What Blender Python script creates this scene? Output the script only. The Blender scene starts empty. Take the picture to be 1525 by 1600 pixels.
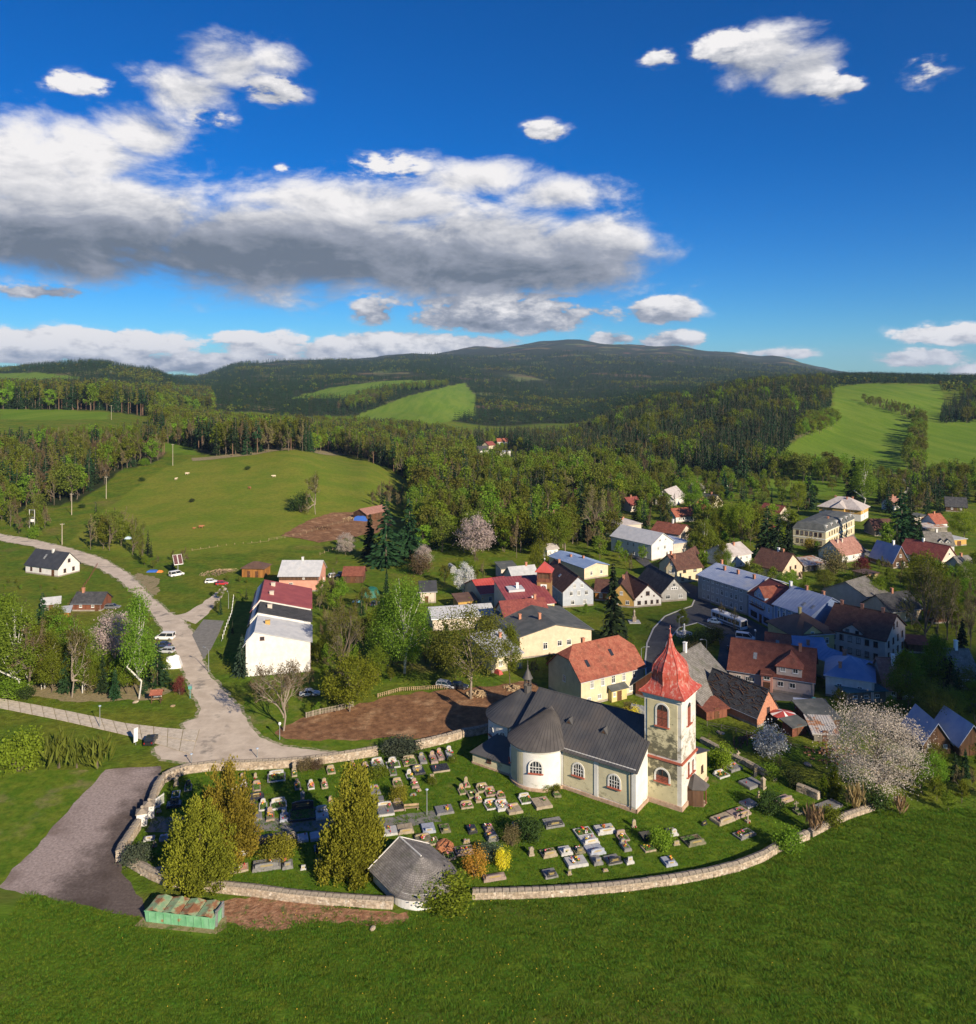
import bpy, bmesh, math, random
import numpy as np
from mathutils import Vector, Matrix, noise as mnoise
R = math.radians
random.seed(7); np.random.seed(7)
SC = bpy.context.scene
COL = SC.collection
# ------------------------------------------------------------------ camera, world, sun, exposure
H = 70.0; F = 1250.0; PX0 = 762.5; PY0 = 585.0
cam = bpy.data.cameras.new('camera'); co = bpy.data.objects.new('camera', cam); COL.objects.link(co)
co.location = (0, 0, H); co.rotation_euler = (R(90), 0, 0)
cam.sensor_fit = 'VERTICAL'; cam.sensor_height = 32.0; cam.lens = F/1600*32.0
cam.shift_y = -(800-PY0)/1600
cam.clip_start = 1; cam.clip_end = 40000
SC.camera = co
SUN_AZ = R(-55); SUN_EL = R(25)          # direction towards the sun, measured from +X
sun = bpy.data.lights.new('sun', 'SUN'); sun.energy = 5.0; sun.angle = R(0.55); sun.color = (1.0, 0.86, 0.66)
so = bpy.data.objects.new('sun', sun); COL.objects.link(so)
sd = Vector((math.cos(SUN_EL)*math.cos(SUN_AZ), math.cos(SUN_EL)*math.sin(SUN_AZ), math.sin(SUN_EL)))
so.rotation_euler = sd.to_track_quat('Z', 'Y').to_euler(); so.location = (0, 0, 300)
SC.view_settings.view_transform = 'Standard'; SC.view_settings.look = 'None'
SC.view_settings.gamma = 1.0; SC.view_settings.use_curve_mapping = False
SC.view_settings.exposure = 0.7
SC.cycles.max_bounces = 6; SC.cycles.diffuse_bounces = 3; SC.cycles.glossy_bounces = 2
SC.cycles.transparent_max_bounces = 8; SC.cycles.use_denoising = True

W = bpy.data.worlds.new('World'); SC.world = W; W.use_nodes = True
nt = W.node_tree; N = nt.nodes; LK = nt.links; N.clear()
def nd(tree, typ, **kw):
    n = tree.nodes.new(typ)
    for k, v in kw.items(): setattr(n, k, v)
    return n
def mth(tree, op, a, b=None, c=None, clamp=False):
    n = tree.nodes.new('ShaderNodeMath'); n.operation = op; n.use_clamp = clamp
    for i, v in enumerate((a, b, c)):
        if v is None: continue
        if isinstance(v, (int, float)): n.inputs[i].default_value = v
        else: tree.links.new(v, n.inputs[i])
    return n.outputs[0]
def sstep(tree, x, lo, hi):
    n = tree.nodes.new('ShaderNodeMapRange'); n.interpolation_type = 'SMOOTHSTEP'
    tree.links.new(x, n.inputs[0]); n.inputs[1].default_value = lo; n.inputs[2].default_value = hi
    return n.outputs[0]
sky = nd(nt, 'ShaderNodeTexSky', sky_type='NISHITA', sun_disc=False)
sky.sun_elevation = SUN_EL; sky.sun_rotation = R(90) - SUN_AZ
sky.altitude = 1500; sky.air_density = 1.0; sky.dust_density = 0.3; sky.ozone_density = 5.0
hs = nd(nt, 'ShaderNodeHueSaturation'); hs.inputs['Saturation'].default_value = 1.34; hs.inputs['Hue'].default_value = 0.505
LK.new(sky.outputs[0], hs.inputs['Color'])
tc = nd(nt, 'ShaderNodeTexCoord'); sx = nd(nt, 'ShaderNodeSeparateXYZ'); LK.new(tc.outputs['Generated'], sx.inputs[0])
az = mth(nt, 'ARCTAN2', sx.outputs[0], sx.outputs[1])
el = mth(nt, 'ARCSINE', sx.outputs[2])
# clouds: (px, py, half-width, half-height, weight) -> azimuth / elevation blobs
CL = [(150,345,210,92,1.1),(450,385,290,78,1.15),(750,405,270,86,1.15),(905,395,130,66,1.0),(800,492,175,32,1.05),(560,320,300,50,.9),(40,270,110,85,1.0),(60,360,150,70,1.1),
      (130,245,105,58,.95),(215,205,75,50,.9),(285,150,75,50,.85),(350,98,85,38,.8),(425,90,55,34,.7),(430,140,60,26,.62),(330,185,60,22,.5),
      (120,133,55,22,.8),(600,258,90,24,.7),(730,280,170,40,.85),(860,305,120,38,.85),(585,485,45,28,.9),
      (1135,72,60,24,.85),(1195,84,70,40,1.0),(1255,108,62,36,1.0),(1305,134,40,20,.9),(1025,90,38,17,.75),(1440,105,42,24,.62),(845,205,40,18,.8),(440,262,18,10,.6),
      (1035,485,55,24,1.0),(960,528,40,15,.9),(1050,532,60,19,.95),(65,455,75,14,.68),
      (100,540,190,26,1.1),(400,535,90,22,1.0),(640,545,190,26,1.05),(300,568,200,20,1.0),
      (1480,520,80,20,.85),(1440,560,70,17,.85),(1210,552,80,13,.62),(1530,580,70,16,.7)]
DK = [(430,402,330,44,.50),(760,440,260,44,.42),(120,392,180,40,.28),(760,505,170,14,.25)]      # thick flat bases of the big bank
tot = None; shp = None; small = None
for (px, py, hw, hh, w) in CL:
    a0 = math.atan((px-PX0)/F); e0 = math.atan((PY0-py)/F*math.cos(a0))
    da = mth(nt, 'MULTIPLY', mth(nt, 'SUBTRACT', az, a0), F/hw*math.cos(a0)**-0)
    de = mth(nt, 'MULTIPLY', mth(nt, 'SUBTRACT', el, e0), F/hh)
    d2 = mth(nt, 'MULTIPLY_ADD', da, da, mth(nt, 'MULTIPLY', de, de))
    g = mth(nt, 'MULTIPLY', mth(nt, 'EXPONENT', mth(nt, 'MULTIPLY', d2, -0.85)), w)
    s = mth(nt, 'MULTIPLY', mth(nt, 'MULTIPLY', g, de), .6 if hh > 34 else 1.25)                     # signed height inside the cloud: + top, - base
    tot = g if tot is None else mth(nt, 'MAXIMUM', tot, g)
    shp = s if shp is None else mth(nt, 'ADD', shp, s)
    if hh < 34: small = g if small is None else mth(nt, 'MAXIMUM', small, g)
dk = None
for (px, py, hw, hh, w) in DK:
    a0 = math.atan((px-PX0)/F); e0 = math.atan((PY0-py)/F*math.cos(a0))
    da = mth(nt, 'MULTIPLY', mth(nt, 'SUBTRACT', az, a0), F/hw); de = mth(nt, 'MULTIPLY', mth(nt, 'SUBTRACT', el, e0), F/hh)
    g = mth(nt, 'MULTIPLY', mth(nt, 'EXPONENT', mth(nt, 'MULTIPLY', mth(nt, 'MULTIPLY_ADD', da, da, mth(nt, 'MULTIPLY', de, de)), -0.8)), w)
    dk = g if dk is None else mth(nt, 'MAXIMUM', dk, g)
# generic scattered clouds elsewhere (behind the camera the sky goes on the same way)
cv = nd(nt, 'ShaderNodeCombineXYZ'); LK.new(az, cv.inputs[0]); LK.new(mth(nt, 'MULTIPLY', el, 2.1), cv.inputs[1])
def nz(vec, scale, detail, rough, off=0.0, dist=0.0):
    n = nd(nt, 'ShaderNodeTexNoise'); n.inputs['Scale'].default_value = scale; n.inputs['Detail'].default_value = detail
    n.inputs['Roughness'].default_value = rough; n.inputs['Distortion'].default_value = dist
    if off:
        a = nd(nt, 'ShaderNodeVectorMath', operation='ADD'); LK.new(vec, a.inputs[0]); a.inputs[1].default_value = (off*0.7, off, 0)
        vec = a.outputs[0]
    LK.new(vec, n.inputs['Vector']); return n.outputs[0]
n1 = nz(cv.outputs[0], 9, 12, 0.62, dist=0.25)
n1u = nz(cv.outputs[0], 9, 12, 0.62, off=0.02, dist=0.25)
n2 = nz(cv.outputs[0], 3.2, 4, 0.5)
behind = sstep(nt, mth(nt, 'ABSOLUTE', az), 0.75, 1.1)
gen = mth(nt, 'MULTIPLY', mth(nt, 'MULTIPLY', sstep(nt, n2, 0.5, 0.7), behind), 0.8)
tot = mth(nt, 'MAXIMUM', tot, gen)
den = mth(nt, 'ADD', tot, mth(nt, 'MULTIPLY', mth(nt, 'SUBTRACT', n1, 0.5), 1.5))
denu = mth(nt, 'ADD', tot, mth(nt, 'MULTIPLY', mth(nt, 'SUBTRACT', n1u, 0.5), 1.5))
n3 = nz(cv.outputs[0], 34, 8, 0.6); den = mth(nt, 'MULTIPLY_ADD', mth(nt, 'MULTIPLY', mth(nt, 'SUBTRACT', n3, 0.5), small), 1.5, den)
alpha = mth(nt, 'MAXIMUM', sstep(nt, den, 0.32, 0.84), mth(nt, 'MULTIPLY', sstep(nt, small, .25, .45), sstep(nt, den, 0.40, 0.60)))
alpha = mth(nt, 'MULTIPLY', alpha, sstep(nt, el, -0.03, 0.0))
# shading of the clouds themselves: lit crowns, grey flat undersides
lit = mth(nt, 'ADD', 0.64, mth(nt, 'MULTIPLY', shp, 0.5))
lit = mth(nt, 'ADD', lit, mth(nt, 'MULTIPLY', mth(nt, 'SUBTRACT', den, denu), 0.85)); lit = mth(nt, 'MULTIPLY_ADD', small, 0.26, lit); lit = mth(nt, 'MULTIPLY_ADD', mth(nt, 'MULTIPLY', mth(nt, 'SUBTRACT', n3, 0.5), small), 0.9, lit)
lit = mth(nt, 'ADD', lit, mth(nt, 'MULTIPLY', mth(nt, 'SUBTRACT', n1, 0.5), 0.5))
thick = sstep(nt, den, 0.75, 1.5)
lit = mth(nt, 'SUBTRACT', mth(nt, 'SUBTRACT', lit, mth(nt, 'MULTIPLY', thick, 0.10)), dk)
cr = nd(nt, 'ShaderNodeValToRGB'); LK.new(lit, cr.inputs[0])
cr.color_ramp.elements[0].position = 0.0; cr.color_ramp.elements[0].color = (0.135, 0.165, 0.215, 1)
cr.color_ramp.elements[1].position = 0.95; cr.color_ramp.elements[1].color = (0.82, 0.80, 0.80, 1)
e = cr.color_ramp.elements.new(0.42); e.color = (0.31, 0.335, 0.40, 1)
bg = nd(nt, 'ShaderNodeBackground'); tn = nd(nt, 'ShaderNodeMix', data_type='RGBA'); tn.blend_type = 'MULTIPLY'; tn.inputs[0].default_value = 1; LK.new(hs.outputs[0], tn.inputs[6]); tn.inputs[7].default_value = (0.44, 0.84, 1.0, 1); LK.new(tn.outputs[2], bg.inputs[0]); bg.inputs[1].default_value = 0.068
bc = nd(nt, 'ShaderNodeBackground'); LK.new(cr.outputs[0], bc.inputs[0]); bc.inputs[1].default_value = 0.70
mx = nd(nt, 'ShaderNodeMixShader'); LK.new(alpha, mx.inputs[0]); LK.new(bg.outputs[0], mx.inputs[1]); LK.new(bc.outputs[0], mx.inputs[2])
wo = nd(nt, 'ShaderNodeOutputWorld'); LK.new(mx.outputs[0], wo.inputs[0])

# ------------------------------------------------------------------ terrain height
def fl(D): return 585+87500.0/D
TAB = {
 -300: [(250,0),(330,850),(450,775),(600,715),(800,655),(1000,645),(1500,612),(2400,592),(4000,590),(9000,588)],
 0:    [(250,0),(330,850),(400,802),(500,748),(620,702),(760,656),(850,638),(950,634),(1300,622),(1800,602),(2600,576),(3500,580),(5000,588),(9000,588)],
 70:  [(250,0),(330,850),(400,800),(490,750),(580,710),(700,672),(760,660),(850,642),(1000,636),(1300,622),(1800,602),(2000,596),(2300,560),(2600,560),(3000,590),(5000,592),(9000,592)],
 150:  [(250,0),(330,850),(400,798),(480,752),(560,714),(650,690),(760,662),(850,644),(1000,636),(1300,622),(1800,602),(2000,594),(2300,554),(2600,554),(3000,588),(5000,592),(9000,592)],
 230:  [(250,0),(325,855),(390,803),(460,758),(530,723),(600,702),(730,676),(875,660),(1100,645),(1500,622),(2000,602),(2300,569),(2600,571),(3000,592),(5000,592),(9000,592)],
 300:  [(250,0),(318,860),(380,808),(440,765),(500,732),(550,713),(600,702),(700,690),(900,680),(1200,655),(1700,630),(2400,606),(3200,600),(4200,592),(5000,590),(7000,591),(9000,592)],
 380:  [(250,0),(318,860),(380,808),(440,762),(500,728),(555,707),(610,700),(725,696),(950,681),(1300,657),(1750,627),(2200,606),(2800,597),(3500,578),(4200,566),(5000,567),(7000,573),(9000,575)],
 450:  [(250,0),(318,860),(380,808),(440,760),(500,725),(560,702),(620,700),(750,702),(1000,682),(1400,660),(1800,624),(2100,606),(2800,597),(4000,575),(5000,566),(7000,565),(9000,570)],
 560:  [(250,0),(318,860),(380,815),(440,775),(500,745),(560,728),(620,724),(800,705),(1100,685),(1400,660),(1700,628),(2000,604),(2400,597),(3500,580),(5000,564),(7000,558),(9000,567)],
 650:  [(250,0),(318,860),(400,812),(500,775),(600,748),(800,715),(1100,685),(1400,662),(1700,628),(2000,602),(2400,594),(3500,575),(5000,559),(7000,552),(9000,559)],
 760:  [(250,0),(350,836),(500,765),(700,722),(900,702),(1200,682),(1500,665),(1800,640),(2200,616),(2800,600),(4000,576),(5500,555),(7500,541),(9000,545)],
 880:  [(250,0),(350,836),(500,765),(700,724),(900,703),(1200,680),(1600,655),(2000,636),(2600,617),(3500,590),(5000,558),(7500,529),(9000,537)],
 1050: [(250,0),(350,836),(450,785),(550,752),(620,738),(750,704),(950,662),(1150,632),(1300,622),(1500,620),(2000,620),(3000,598),(5000,563),(7500,539),(9000,548)],
 1200: [(250,0),(350,836),(450,785),(550,750),(650,724),(800,681),(950,640),(1100,612),(1200,604),(1400,604),(2000,604),(4000,586),(7500,554),(9000,562)],
 1330: [(250,0),(350,836),(450,783),(580,742),(700,710),(850,676),(1000,645),(1200,615),(1350,599),(1500,593),(1700,592),(2500,592),(5000,590),(7500,582),(9000,584)],
 1525: [(250,0),(350,836),(450,783),(580,742),(750,700),(900,668),(1050,640),(1250,610),(1400,598),(1500,595),(2000,595),(5000,593),(9000,590)],
 1900: [(250,0),(350,836),(450,783),(580,742),(750,700),(900,668),(1050,640),(1250,612),(1400,600),(1500,597),(2000,596),(5000,593),(9000,590)],
}
DS = np.array([0,120,250,285,318,350,380,410,440,470,500,530,560,590,620,660,700,760,850,950,1050,1150,1300,1500,1700,2000,2300,2600,3000,3500,4200,5000,6000,7000,7500,8200,9000,12000.])
TCOL = sorted(TAB); TT = np.array([(c-PX0)/F for c in TCOL])
ZT = np.zeros((len(TCOL), len(DS)))
for i, c in enumerate(TCOL):
    k = TAB[c]; d = np.array([a for a, b in k], float); z = np.array([0 if b == 0 else H-a*(b-PY0)/F for a, b in k])
    zz = np.interp(DS, d, z); 
    for _ in range(2): zz[3:-1] = 0.25*zz[2:-2]+0.5*zz[3:-1]+0.25*zz[4:]
    zz[:3] = 0
    ZT[i] = zz
def tz(X, Y):
    """ground height; arrays or scalars"""
    X = np.asarray(X, float); Y = np.asarray(Y, float)
    Yc = np.clip(Y, 1, 12000); t = np.clip(X/np.maximum(Yc, 150), TT[0], TT[-1])
    i = np.clip(np.searchsorted(TT, t)-1, 0, len(TT)-2); f = (t-TT[i])/(TT[i+1]-TT[i]); f = f*f*(3-2*f)
    j = np.clip(np.searchsorted(DS, Yc)-1, 0, len(DS)-2); g = (Yc-DS[j])/(DS[j+1]-DS[j])
    z = (ZT[i,j]*(1-f)+ZT[i+1,j]*f)*(1-g)+(ZT[i,j+1]*(1-f)+ZT[i+1,j+1]*f)*g
    amp = np.clip((Yc-330)/900, 0, 1)
    z = z + amp*(2.2*np.sin(X*0.021+1.3)*np.sin(Y*0.017)+1.2*np.sin(X*0.05+Y*0.037)) + np.clip((Yc-2500)/3000,0,1)*(9*np.sin(X*0.0071+Y*.002)+6*np.sin(X*0.013-Y*0.004+2))
    return z
def tz1(x, y): return float(tz(x, y))
def pr(X, Y, Z):
    return PX0+F*X/Y, PY0+F*(H-Z)/Y
def at(px, py, z=None):
    """the point of the ground (or of the level z) that the survey pixel shows"""
    dx = (px-PX0)/F; dz = -(py-PY0)/F
    if z is not None:
        D = (z-H)/dz; return Vector((dx*D, D, z))
    if py > 850:
        D = -H/dz; return Vector((dx*D, D, 0))
    ys = np.concatenate([np.arange(220, 1500, 2.0), np.arange(1500, 9000, 10.0)])
    below = (H+dz*ys) <= tz(dx*ys, ys)
    k = int(np.argmax(below)) if below.any() else len(ys)-1
    D = float(ys[k]); return Vector((dx*D, D, tz1(dx*D, D)))
def mpp(p): return p.y/F                  # metres per survey pixel at a point

# ------------------------------------------------------------------ mesh builder
class MB:
    def __init__(s): s.v = []; s.f = []; s.m = []
    def add(s, vs, fs, m=0):
        o = len(s.v); s.v += [tuple(p) for p in vs]; s.f += [tuple(i+o for i in f) for f in fs]; s.m += [m]*len(fs)
    def box(s, x0, y0, z0, x1, y1, z1, m=0):
        s.add([(x0,y0,z0),(x1,y0,z0),(x1,y1,z0),(x0,y1,z0),(x0,y0,z1),(x1,y0,z1),(x1,y1,z1),(x0,y1,z1)],
              [(0,3,2,1),(4,5,6,7),(0,1,5,4),(1,2,6,5),(2,3,7,6),(3,0,4,7)], m)
    def rbox(s, c, sz, rz=0, m=0, tilt=0):
        M4 = Matrix.Translation(c) @ Matrix.Rotation(rz, 4, 'Z') @ Matrix.Rotation(tilt, 4, 'X')
        hx, hy, hz = sz[0]/2, sz[1]/2, sz[2]/2
        vs = [M4 @ Vector(q) for q in [(-hx,-hy,-hz),(hx,-hy,-hz),(hx,hy,-hz),(-hx,hy,-hz),(-hx,-hy,hz),(hx,-hy,hz),(hx,hy,hz),(-hx,hy,hz)]]
        s.add(vs, [(0,3,2,1),(4,5,6,7),(0,1,5,4),(1,2,6,5),(2,3,7,6),(3,0,4,7)], m)
    def tube(s, pts, rs, n=6, m=0, cap=True):
        o = len(s.v); pts = [Vector(p) for p in pts]
        for i, p in enumerate(pts):
            d = (pts[min(i+1, len(pts)-1)]-pts[max(i-1, 0)]).normalized()
            a = d.orthogonal().normalized() if abs(d.z) < .95 else Vector((1, 0, 0)); b = d.cross(a).normalized(); a = b.cross(d)
            r = rs[i] if isinstance(rs, (list, tuple)) else rs
            for k in range(n):
                t = 2*math.pi*k/n; s.v.append(tuple(p+a*(r*math.cos(t))+b*(r*math.sin(t))))
        for i in range(len(pts)-1):
            for k in range(n):
                s.f.append((o+i*n+k, o+i*n+(k+1) % n, o+(i+1)*n+(k+1) % n, o+(i+1)*n+k)); s.m.append(m)
        if cap:
            s.f.append(tuple(o+(len(pts)-1)*n+k for k in range(n))); s.m.append(m)
            s.f.append(tuple(o+k for k in reversed(range(n)))); s.m.append(m)
    def lathe(s, prof, n=16, c=(0,0,0), m=0, a0=0, a1=2*math.pi, off=0.0):
        o = len(s.v); full = abs(a1-a0-2*math.pi) < 1e-6; nn = n if full else n+1
        for (r, z) in prof:
            for k in range(nn):
                t = off+a0+(a1-a0)*k/n; s.v.append((c[0]+r*math.cos(t), c[1]+r*math.sin(t), c[2]+z))
        for i in range(len(prof)-1):
            for k in range(n):
                k2 = (k+1) % nn
                s.f.append((o+i*nn+k, o+i*nn+k2, o+(i+1)*nn+k2, o+(i+1)*nn+k)); s.m.append(m)
    def prism(s, poly, z0, z1, m=0):
        n = len(poly); vs = [(x, y, z0) for x, y in poly]+[(x, y, z1) for x, y in poly]
        s.add(vs, [tuple(range(n-1, -1, -1)), tuple(range(n, 2*n))]+[(i, (i+1) % n, n+(i+1) % n, n+i) for i in range(n)], m)
    def slab(s, vs, fs, th, m=0):
        """surface with thickness th below it, closed at its rim"""
        n = len(vs); o = len(s.v)
        s.v += [tuple(p) for p in vs]+[(p[0], p[1], p[2]-th) for p in vs]
        ed = {}
        for f in fs:
            s.f.append(tuple(o+i for i in f)); s.m.append(m)
            s.f.append(tuple(o+n+i for i in reversed(f))); s.m.append(m)
            for a, b in zip(f, f[1:]+f[:1]): ed[(a, b)] = 1
        for (a, b) in ed:
            if (b, a) not in ed: s.f.append((o+a, o+n+a, o+n+b, o+b)); s.m.append(m)
    def mesh(s, name, mats, smooth=False):
        me = bpy.data.meshes.new(name); me.from_pydata(s.v, [], s.f)
        for mt in (mats if isinstance(mats, (list, tuple)) else [mats]): me.materials.append(mt)
        if any(s.m): me.polygons.foreach_set('material_index', s.m)
        if smooth: me.polygons.foreach_set('use_smooth', [True]*len(s.f))
        me.update(); return me
    def build(s, name, mats, parent=None, smooth=False, loc=None, rz=0):
        return put(name, s.mesh(name, mats, smooth), parent, loc, rz)
def put(name, me, parent=None, loc=None, rz=0, scale=None):
    o = bpy.data.objects.new(name, me); COL.objects.link(o)
    if parent is not None: o.parent = parent
    if loc is not None: o.location = loc
    if rz: o.rotation_euler = (0, 0, rz)
    if scale is not None: o.scale = (scale,)*3 if isinstance(scale, (int, float)) else scale
    return o
def tag(o, label=None, cat=None, group=None, kind=None):
    if label: o['label'] = label
    if cat: o['category'] = cat
    if group: o['group'] = group
    if kind: o['kind'] = kind
    return o
def thing(name, label, cat, loc=(0,0,0), rz=0, group=None, scale=None):
    e = bpy.data.objects.new(name, None); COL.objects.link(e); e.location = loc; e.rotation_euler = (0, 0, rz)
    if scale: e.scale = (scale,)*3
    e.empty_display_size = 0.5
    return tag(e, label, cat, group)

# ------------------------------------------------------------------ materials
MATS = {}
def mat(name, c1, c2=None, sc=1.0, rough=0.85, bump=0.0, bsc=None, detail=6, spec=0.25, metal=0.0, rng=(0.35, 0.65), c3=None, sc3=0.1, r3=(0.55, 0.7), coord='Object', stretch=None, island=0.0, mot=None):
    if name in MATS: return MATS[name]
    m = bpy.data.materials.new(name); m.use_nodes = True; t = m.node_tree; b = t.nodes['Principled BSDF']
    b.inputs['Roughness'].default_value = rough; b.inputs['Specular IOR Level'].default_value = spec; b.inputs['Metallic'].default_value = metal
    b.inputs['Base Color'].default_value = (*c1, 1)
    vec = nd(t, 'ShaderNodeTexCoord').outputs[coord]
    if stretch:
        mp = nd(t, 'ShaderNodeMapping'); mp.inputs['Scale'].default_value = stretch; t.links.new(vec, mp.inputs[0]); vec = mp.outputs[0]
    def noise(s, d=detail, rough=.6):
        n = nd(t, 'ShaderNodeTexNoise'); n.inputs['Scale'].default_value = s; n.inputs['Detail'].default_value = d; n.inputs['Roughness'].default_value = rough
        t.links.new(vec, n.inputs['Vector']); return n.outputs[0]
    def mixc(f, a, bb):
        x = nd(t, 'ShaderNodeMix', data_type='RGBA'); t.links.new(f, x.inputs[0])
        for v, i in ((a, 6), (bb, 7)):
            if isinstance(v, tuple): x.inputs[i].default_value = (*v, 1)
            else: t.links.new(v, x.inputs[i])
        return x.outputs[2]
    cur = c1
    if c2 is not None: cur = mixc(sstep(t, noise(sc), *rng), c1, c2)
    if c3 is not None: cur = mixc(sstep(t, noise(sc3), *r3), cur, c3)
    if mot:                                  # fine mottling of the thing's own colour
        x = nd(t, 'ShaderNodeMix', data_type='RGBA'); x.blend_type = 'MULTIPLY'; x.inputs[0].default_value = 1
        g_ = nd(t, 'ShaderNodeMapRange'); t.links.new(noise(mot[0], 9, .75), g_.inputs[0]); g_.inputs[1].default_value = .3; g_.inputs[2].default_value = .7; g_.inputs[3].default_value = 1-mot[1]; g_.inputs[4].default_value = 1+mot[1]
        c_ = nd(t, 'ShaderNodeCombineColor'); [t.links.new(g_.outputs[0], c_.inputs[i]) for i in range(3)]; t.links.new(c_.outputs[0], x.inputs[7])
        if isinstance(cur, tuple): x.inputs[6].default_value = (*cur, 1)
        else: t.links.new(cur, x.inputs[6])
        cur = x.outputs[2]
    if island:
        g = nd(t, 'ShaderNodeNewGeometry'); h = nd(t, 'ShaderNodeHueSaturation')
        t.links.new(mth(t, 'MULTIPLY_ADD', g.outputs['Random Per Island'], island, 1-island*.5), h.inputs['Value'])
        if isinstance(cur, tuple): h.inputs['Color'].default_value = (*cur, 1)
        else: t.links.new(cur, h.inputs['Color'])
        cur = h.outputs[0]
    if not isinstance(cur, tuple): t.links.new(cur, b.inputs['Base Color'])
    if bump:
        bn = nd(t, 'ShaderNodeBump'); bn.inputs['Strength'].default_value = 1.0; bn.inputs['Distance'].default_value = bump
        t.links.new(noise(bsc or sc*4, 8, .65), bn.inputs['Height']); t.links.new(bn.outputs[0], b.inputs['Normal'])
    MATS[name] = m; return m
def tiled(name, c1, c2, row=0.3, brick=0.35, bump=0.03, rough=.8, moss=None, spec=.2):
    """roof covering: courses of small tiles too fine to tell apart at this distance"""
    if name in MATS: return MATS[name]
    m = mat(name, c1, c2, sc=.8, rough=rough, spec=spec, c3=moss, sc3=.5, r3=(.5, .75), detail=8)
    t = m.node_tree; b = t.nodes['Principled BSDF']
    vec = nd(t, 'ShaderNodeTexCoord').outputs['UV']
    bt = nd(t, 'ShaderNodeTexBrick'); t.links.new(vec, bt.inputs[0]); bt.inputs['Scale'].default_value = 1
    bt.inputs['Row Height'].default_value = row; bt.inputs['Brick Width'].default_value = brick; bt.inputs['Mortar Size'].default_value = .03
    bt.inputs['Color1'].default_value = (.75,.75,.75,1); bt.inputs['Color2'].default_value = (1.15,1.15,1.15,1); bt.inputs['Mortar'].default_value = (.6,.6,.6,1)
    src = b.inputs['Base Color'].links[0].from_socket
    x = nd(t, 'ShaderNodeMix', data_type='RGBA'); x.blend_type = 'MULTIPLY'; x.inputs[0].default_value = 0.8
    t.links.new(src, x.inputs[6]); t.links.new(bt.outputs[0], x.inputs[7]); t.links.new(x.outputs[2], b.inputs['Base Color'])
    bn = nd(t, 'ShaderNodeBump'); bn.inputs['Distance'].default_value = bump; t.links.new(bt.outputs['Fac'], bn.inputs['Height']); bn.invert = True
    t.links.new(bn.outputs[0], b.inputs['Normal']); return m
def leafm(name, c1, c2, trans=0.3, sc=.15, island=.45, var=.7):
    m = mat(name, c1, c2, sc=sc, rough=.75, spec=.15, island=island, coord='Object')
    t = m.node_tree; b = t.nodes['Principled BSDF']; out = t.nodes['Material Output']
    tr = nd(t, 'ShaderNodeBsdfTranslucent'); src = b.inputs['Base Color'].links[0].from_socket
    hsv = nd(t, 'ShaderNodeHueSaturation'); hsv.inputs['Value'].default_value = 1.5; hsv.inputs['Saturation'].default_value = 1.1
    t.links.new(src, hsv.inputs['Color']); t.links.new(hsv.outputs[0], tr.inputs[0])
    oi = nd(t, 'ShaderNodeObjectInfo'); hv = nd(t, 'ShaderNodeHueSaturation')   # every tree its own tint
    t.links.new(mth(t, 'MULTIPLY_ADD', oi.outputs['Random'], .07, .468), hv.inputs['Hue'])
    t.links.new(mth(t, 'MULTIPLY_ADD', oi.outputs['Random'], var, 1-var*.5), hv.inputs['Value'])
    t.links.new(src, hv.inputs['Color']); t.links.new(hv.outputs[0], b.inputs['Base Color']); t.links.new(hv.outputs[0], hsv.inputs['Color'])
    x = nd(t, 'ShaderNodeMixShader'); x.inputs[0].default_value = trans
    t.links.new(b.outputs[0], x.inputs[1]); t.links.new(tr.outputs[0], x.inputs[2]); t.links.new(x.outputs[0], out.inputs[0]); return m
# ------------------------------------------------------------------ ground
def inpoly(x, y, poly):
    x = np.asarray(x, float); y = np.asarray(y, float); r = np.zeros(x.shape, bool); n = len(poly)
    for i in range(n):
        x0, y0 = poly[i]; x1, y1 = poly[(i+1) % n]
        if y0 == y1: continue
        c = ((y0 > y) != (y1 > y)) & (x < (x1-x0)*(y-y0)/(y1-y0)+x0); r ^= c
    return r
FOR_POLY = [   # base areas of woods (survey pixels)
 [(-60,810),(0,805),(60,795),(120,785),(160,760),(190,735),(245,722),(258,708),(235,690),(215,690),(170,697),(60,700),(0,705),(-60,705)],
 [(-60,640),(60,640),(165,642),(220,650),(330,650),(330,620),(200,622),(-60,622)],
 [(240,690),(300,700),(330,715),(380,712),(440,706),(520,706),(560,718),(600,730),(640,752),(660,800),(730,790),(735,700),(640,680),(540,672),(430,672),(300,660),(240,650)],
 [(640,752),(655,820),(700,845),(770,850),(840,850),(860,800),(900,790),(960,800),(1000,760),(985,745),(930,735),(830,735),(800,720),(740,720),(735,700),(660,700)],
 [(740,690),(880,690),(980,650),(1050,634),(1130,618),(1200,606),(1290,600),(1302,612),(1296,640),(1270,660),(1235,690),(1205,742),(1150,748),(1100,742),(1040,738),(980,738),(880,735),(800,718),(740,700)],
 [(1250,660),(1300,655),(1312,662),(1300,672),(1240,690)],
]
MEADOW = [(110,845),(160,800),(250,735),(300,715),(400,708),(480,700),(560,712),(620,735),(640,760),(620,800),(560,840),(430,858),(300,868),(200,870)]
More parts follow.
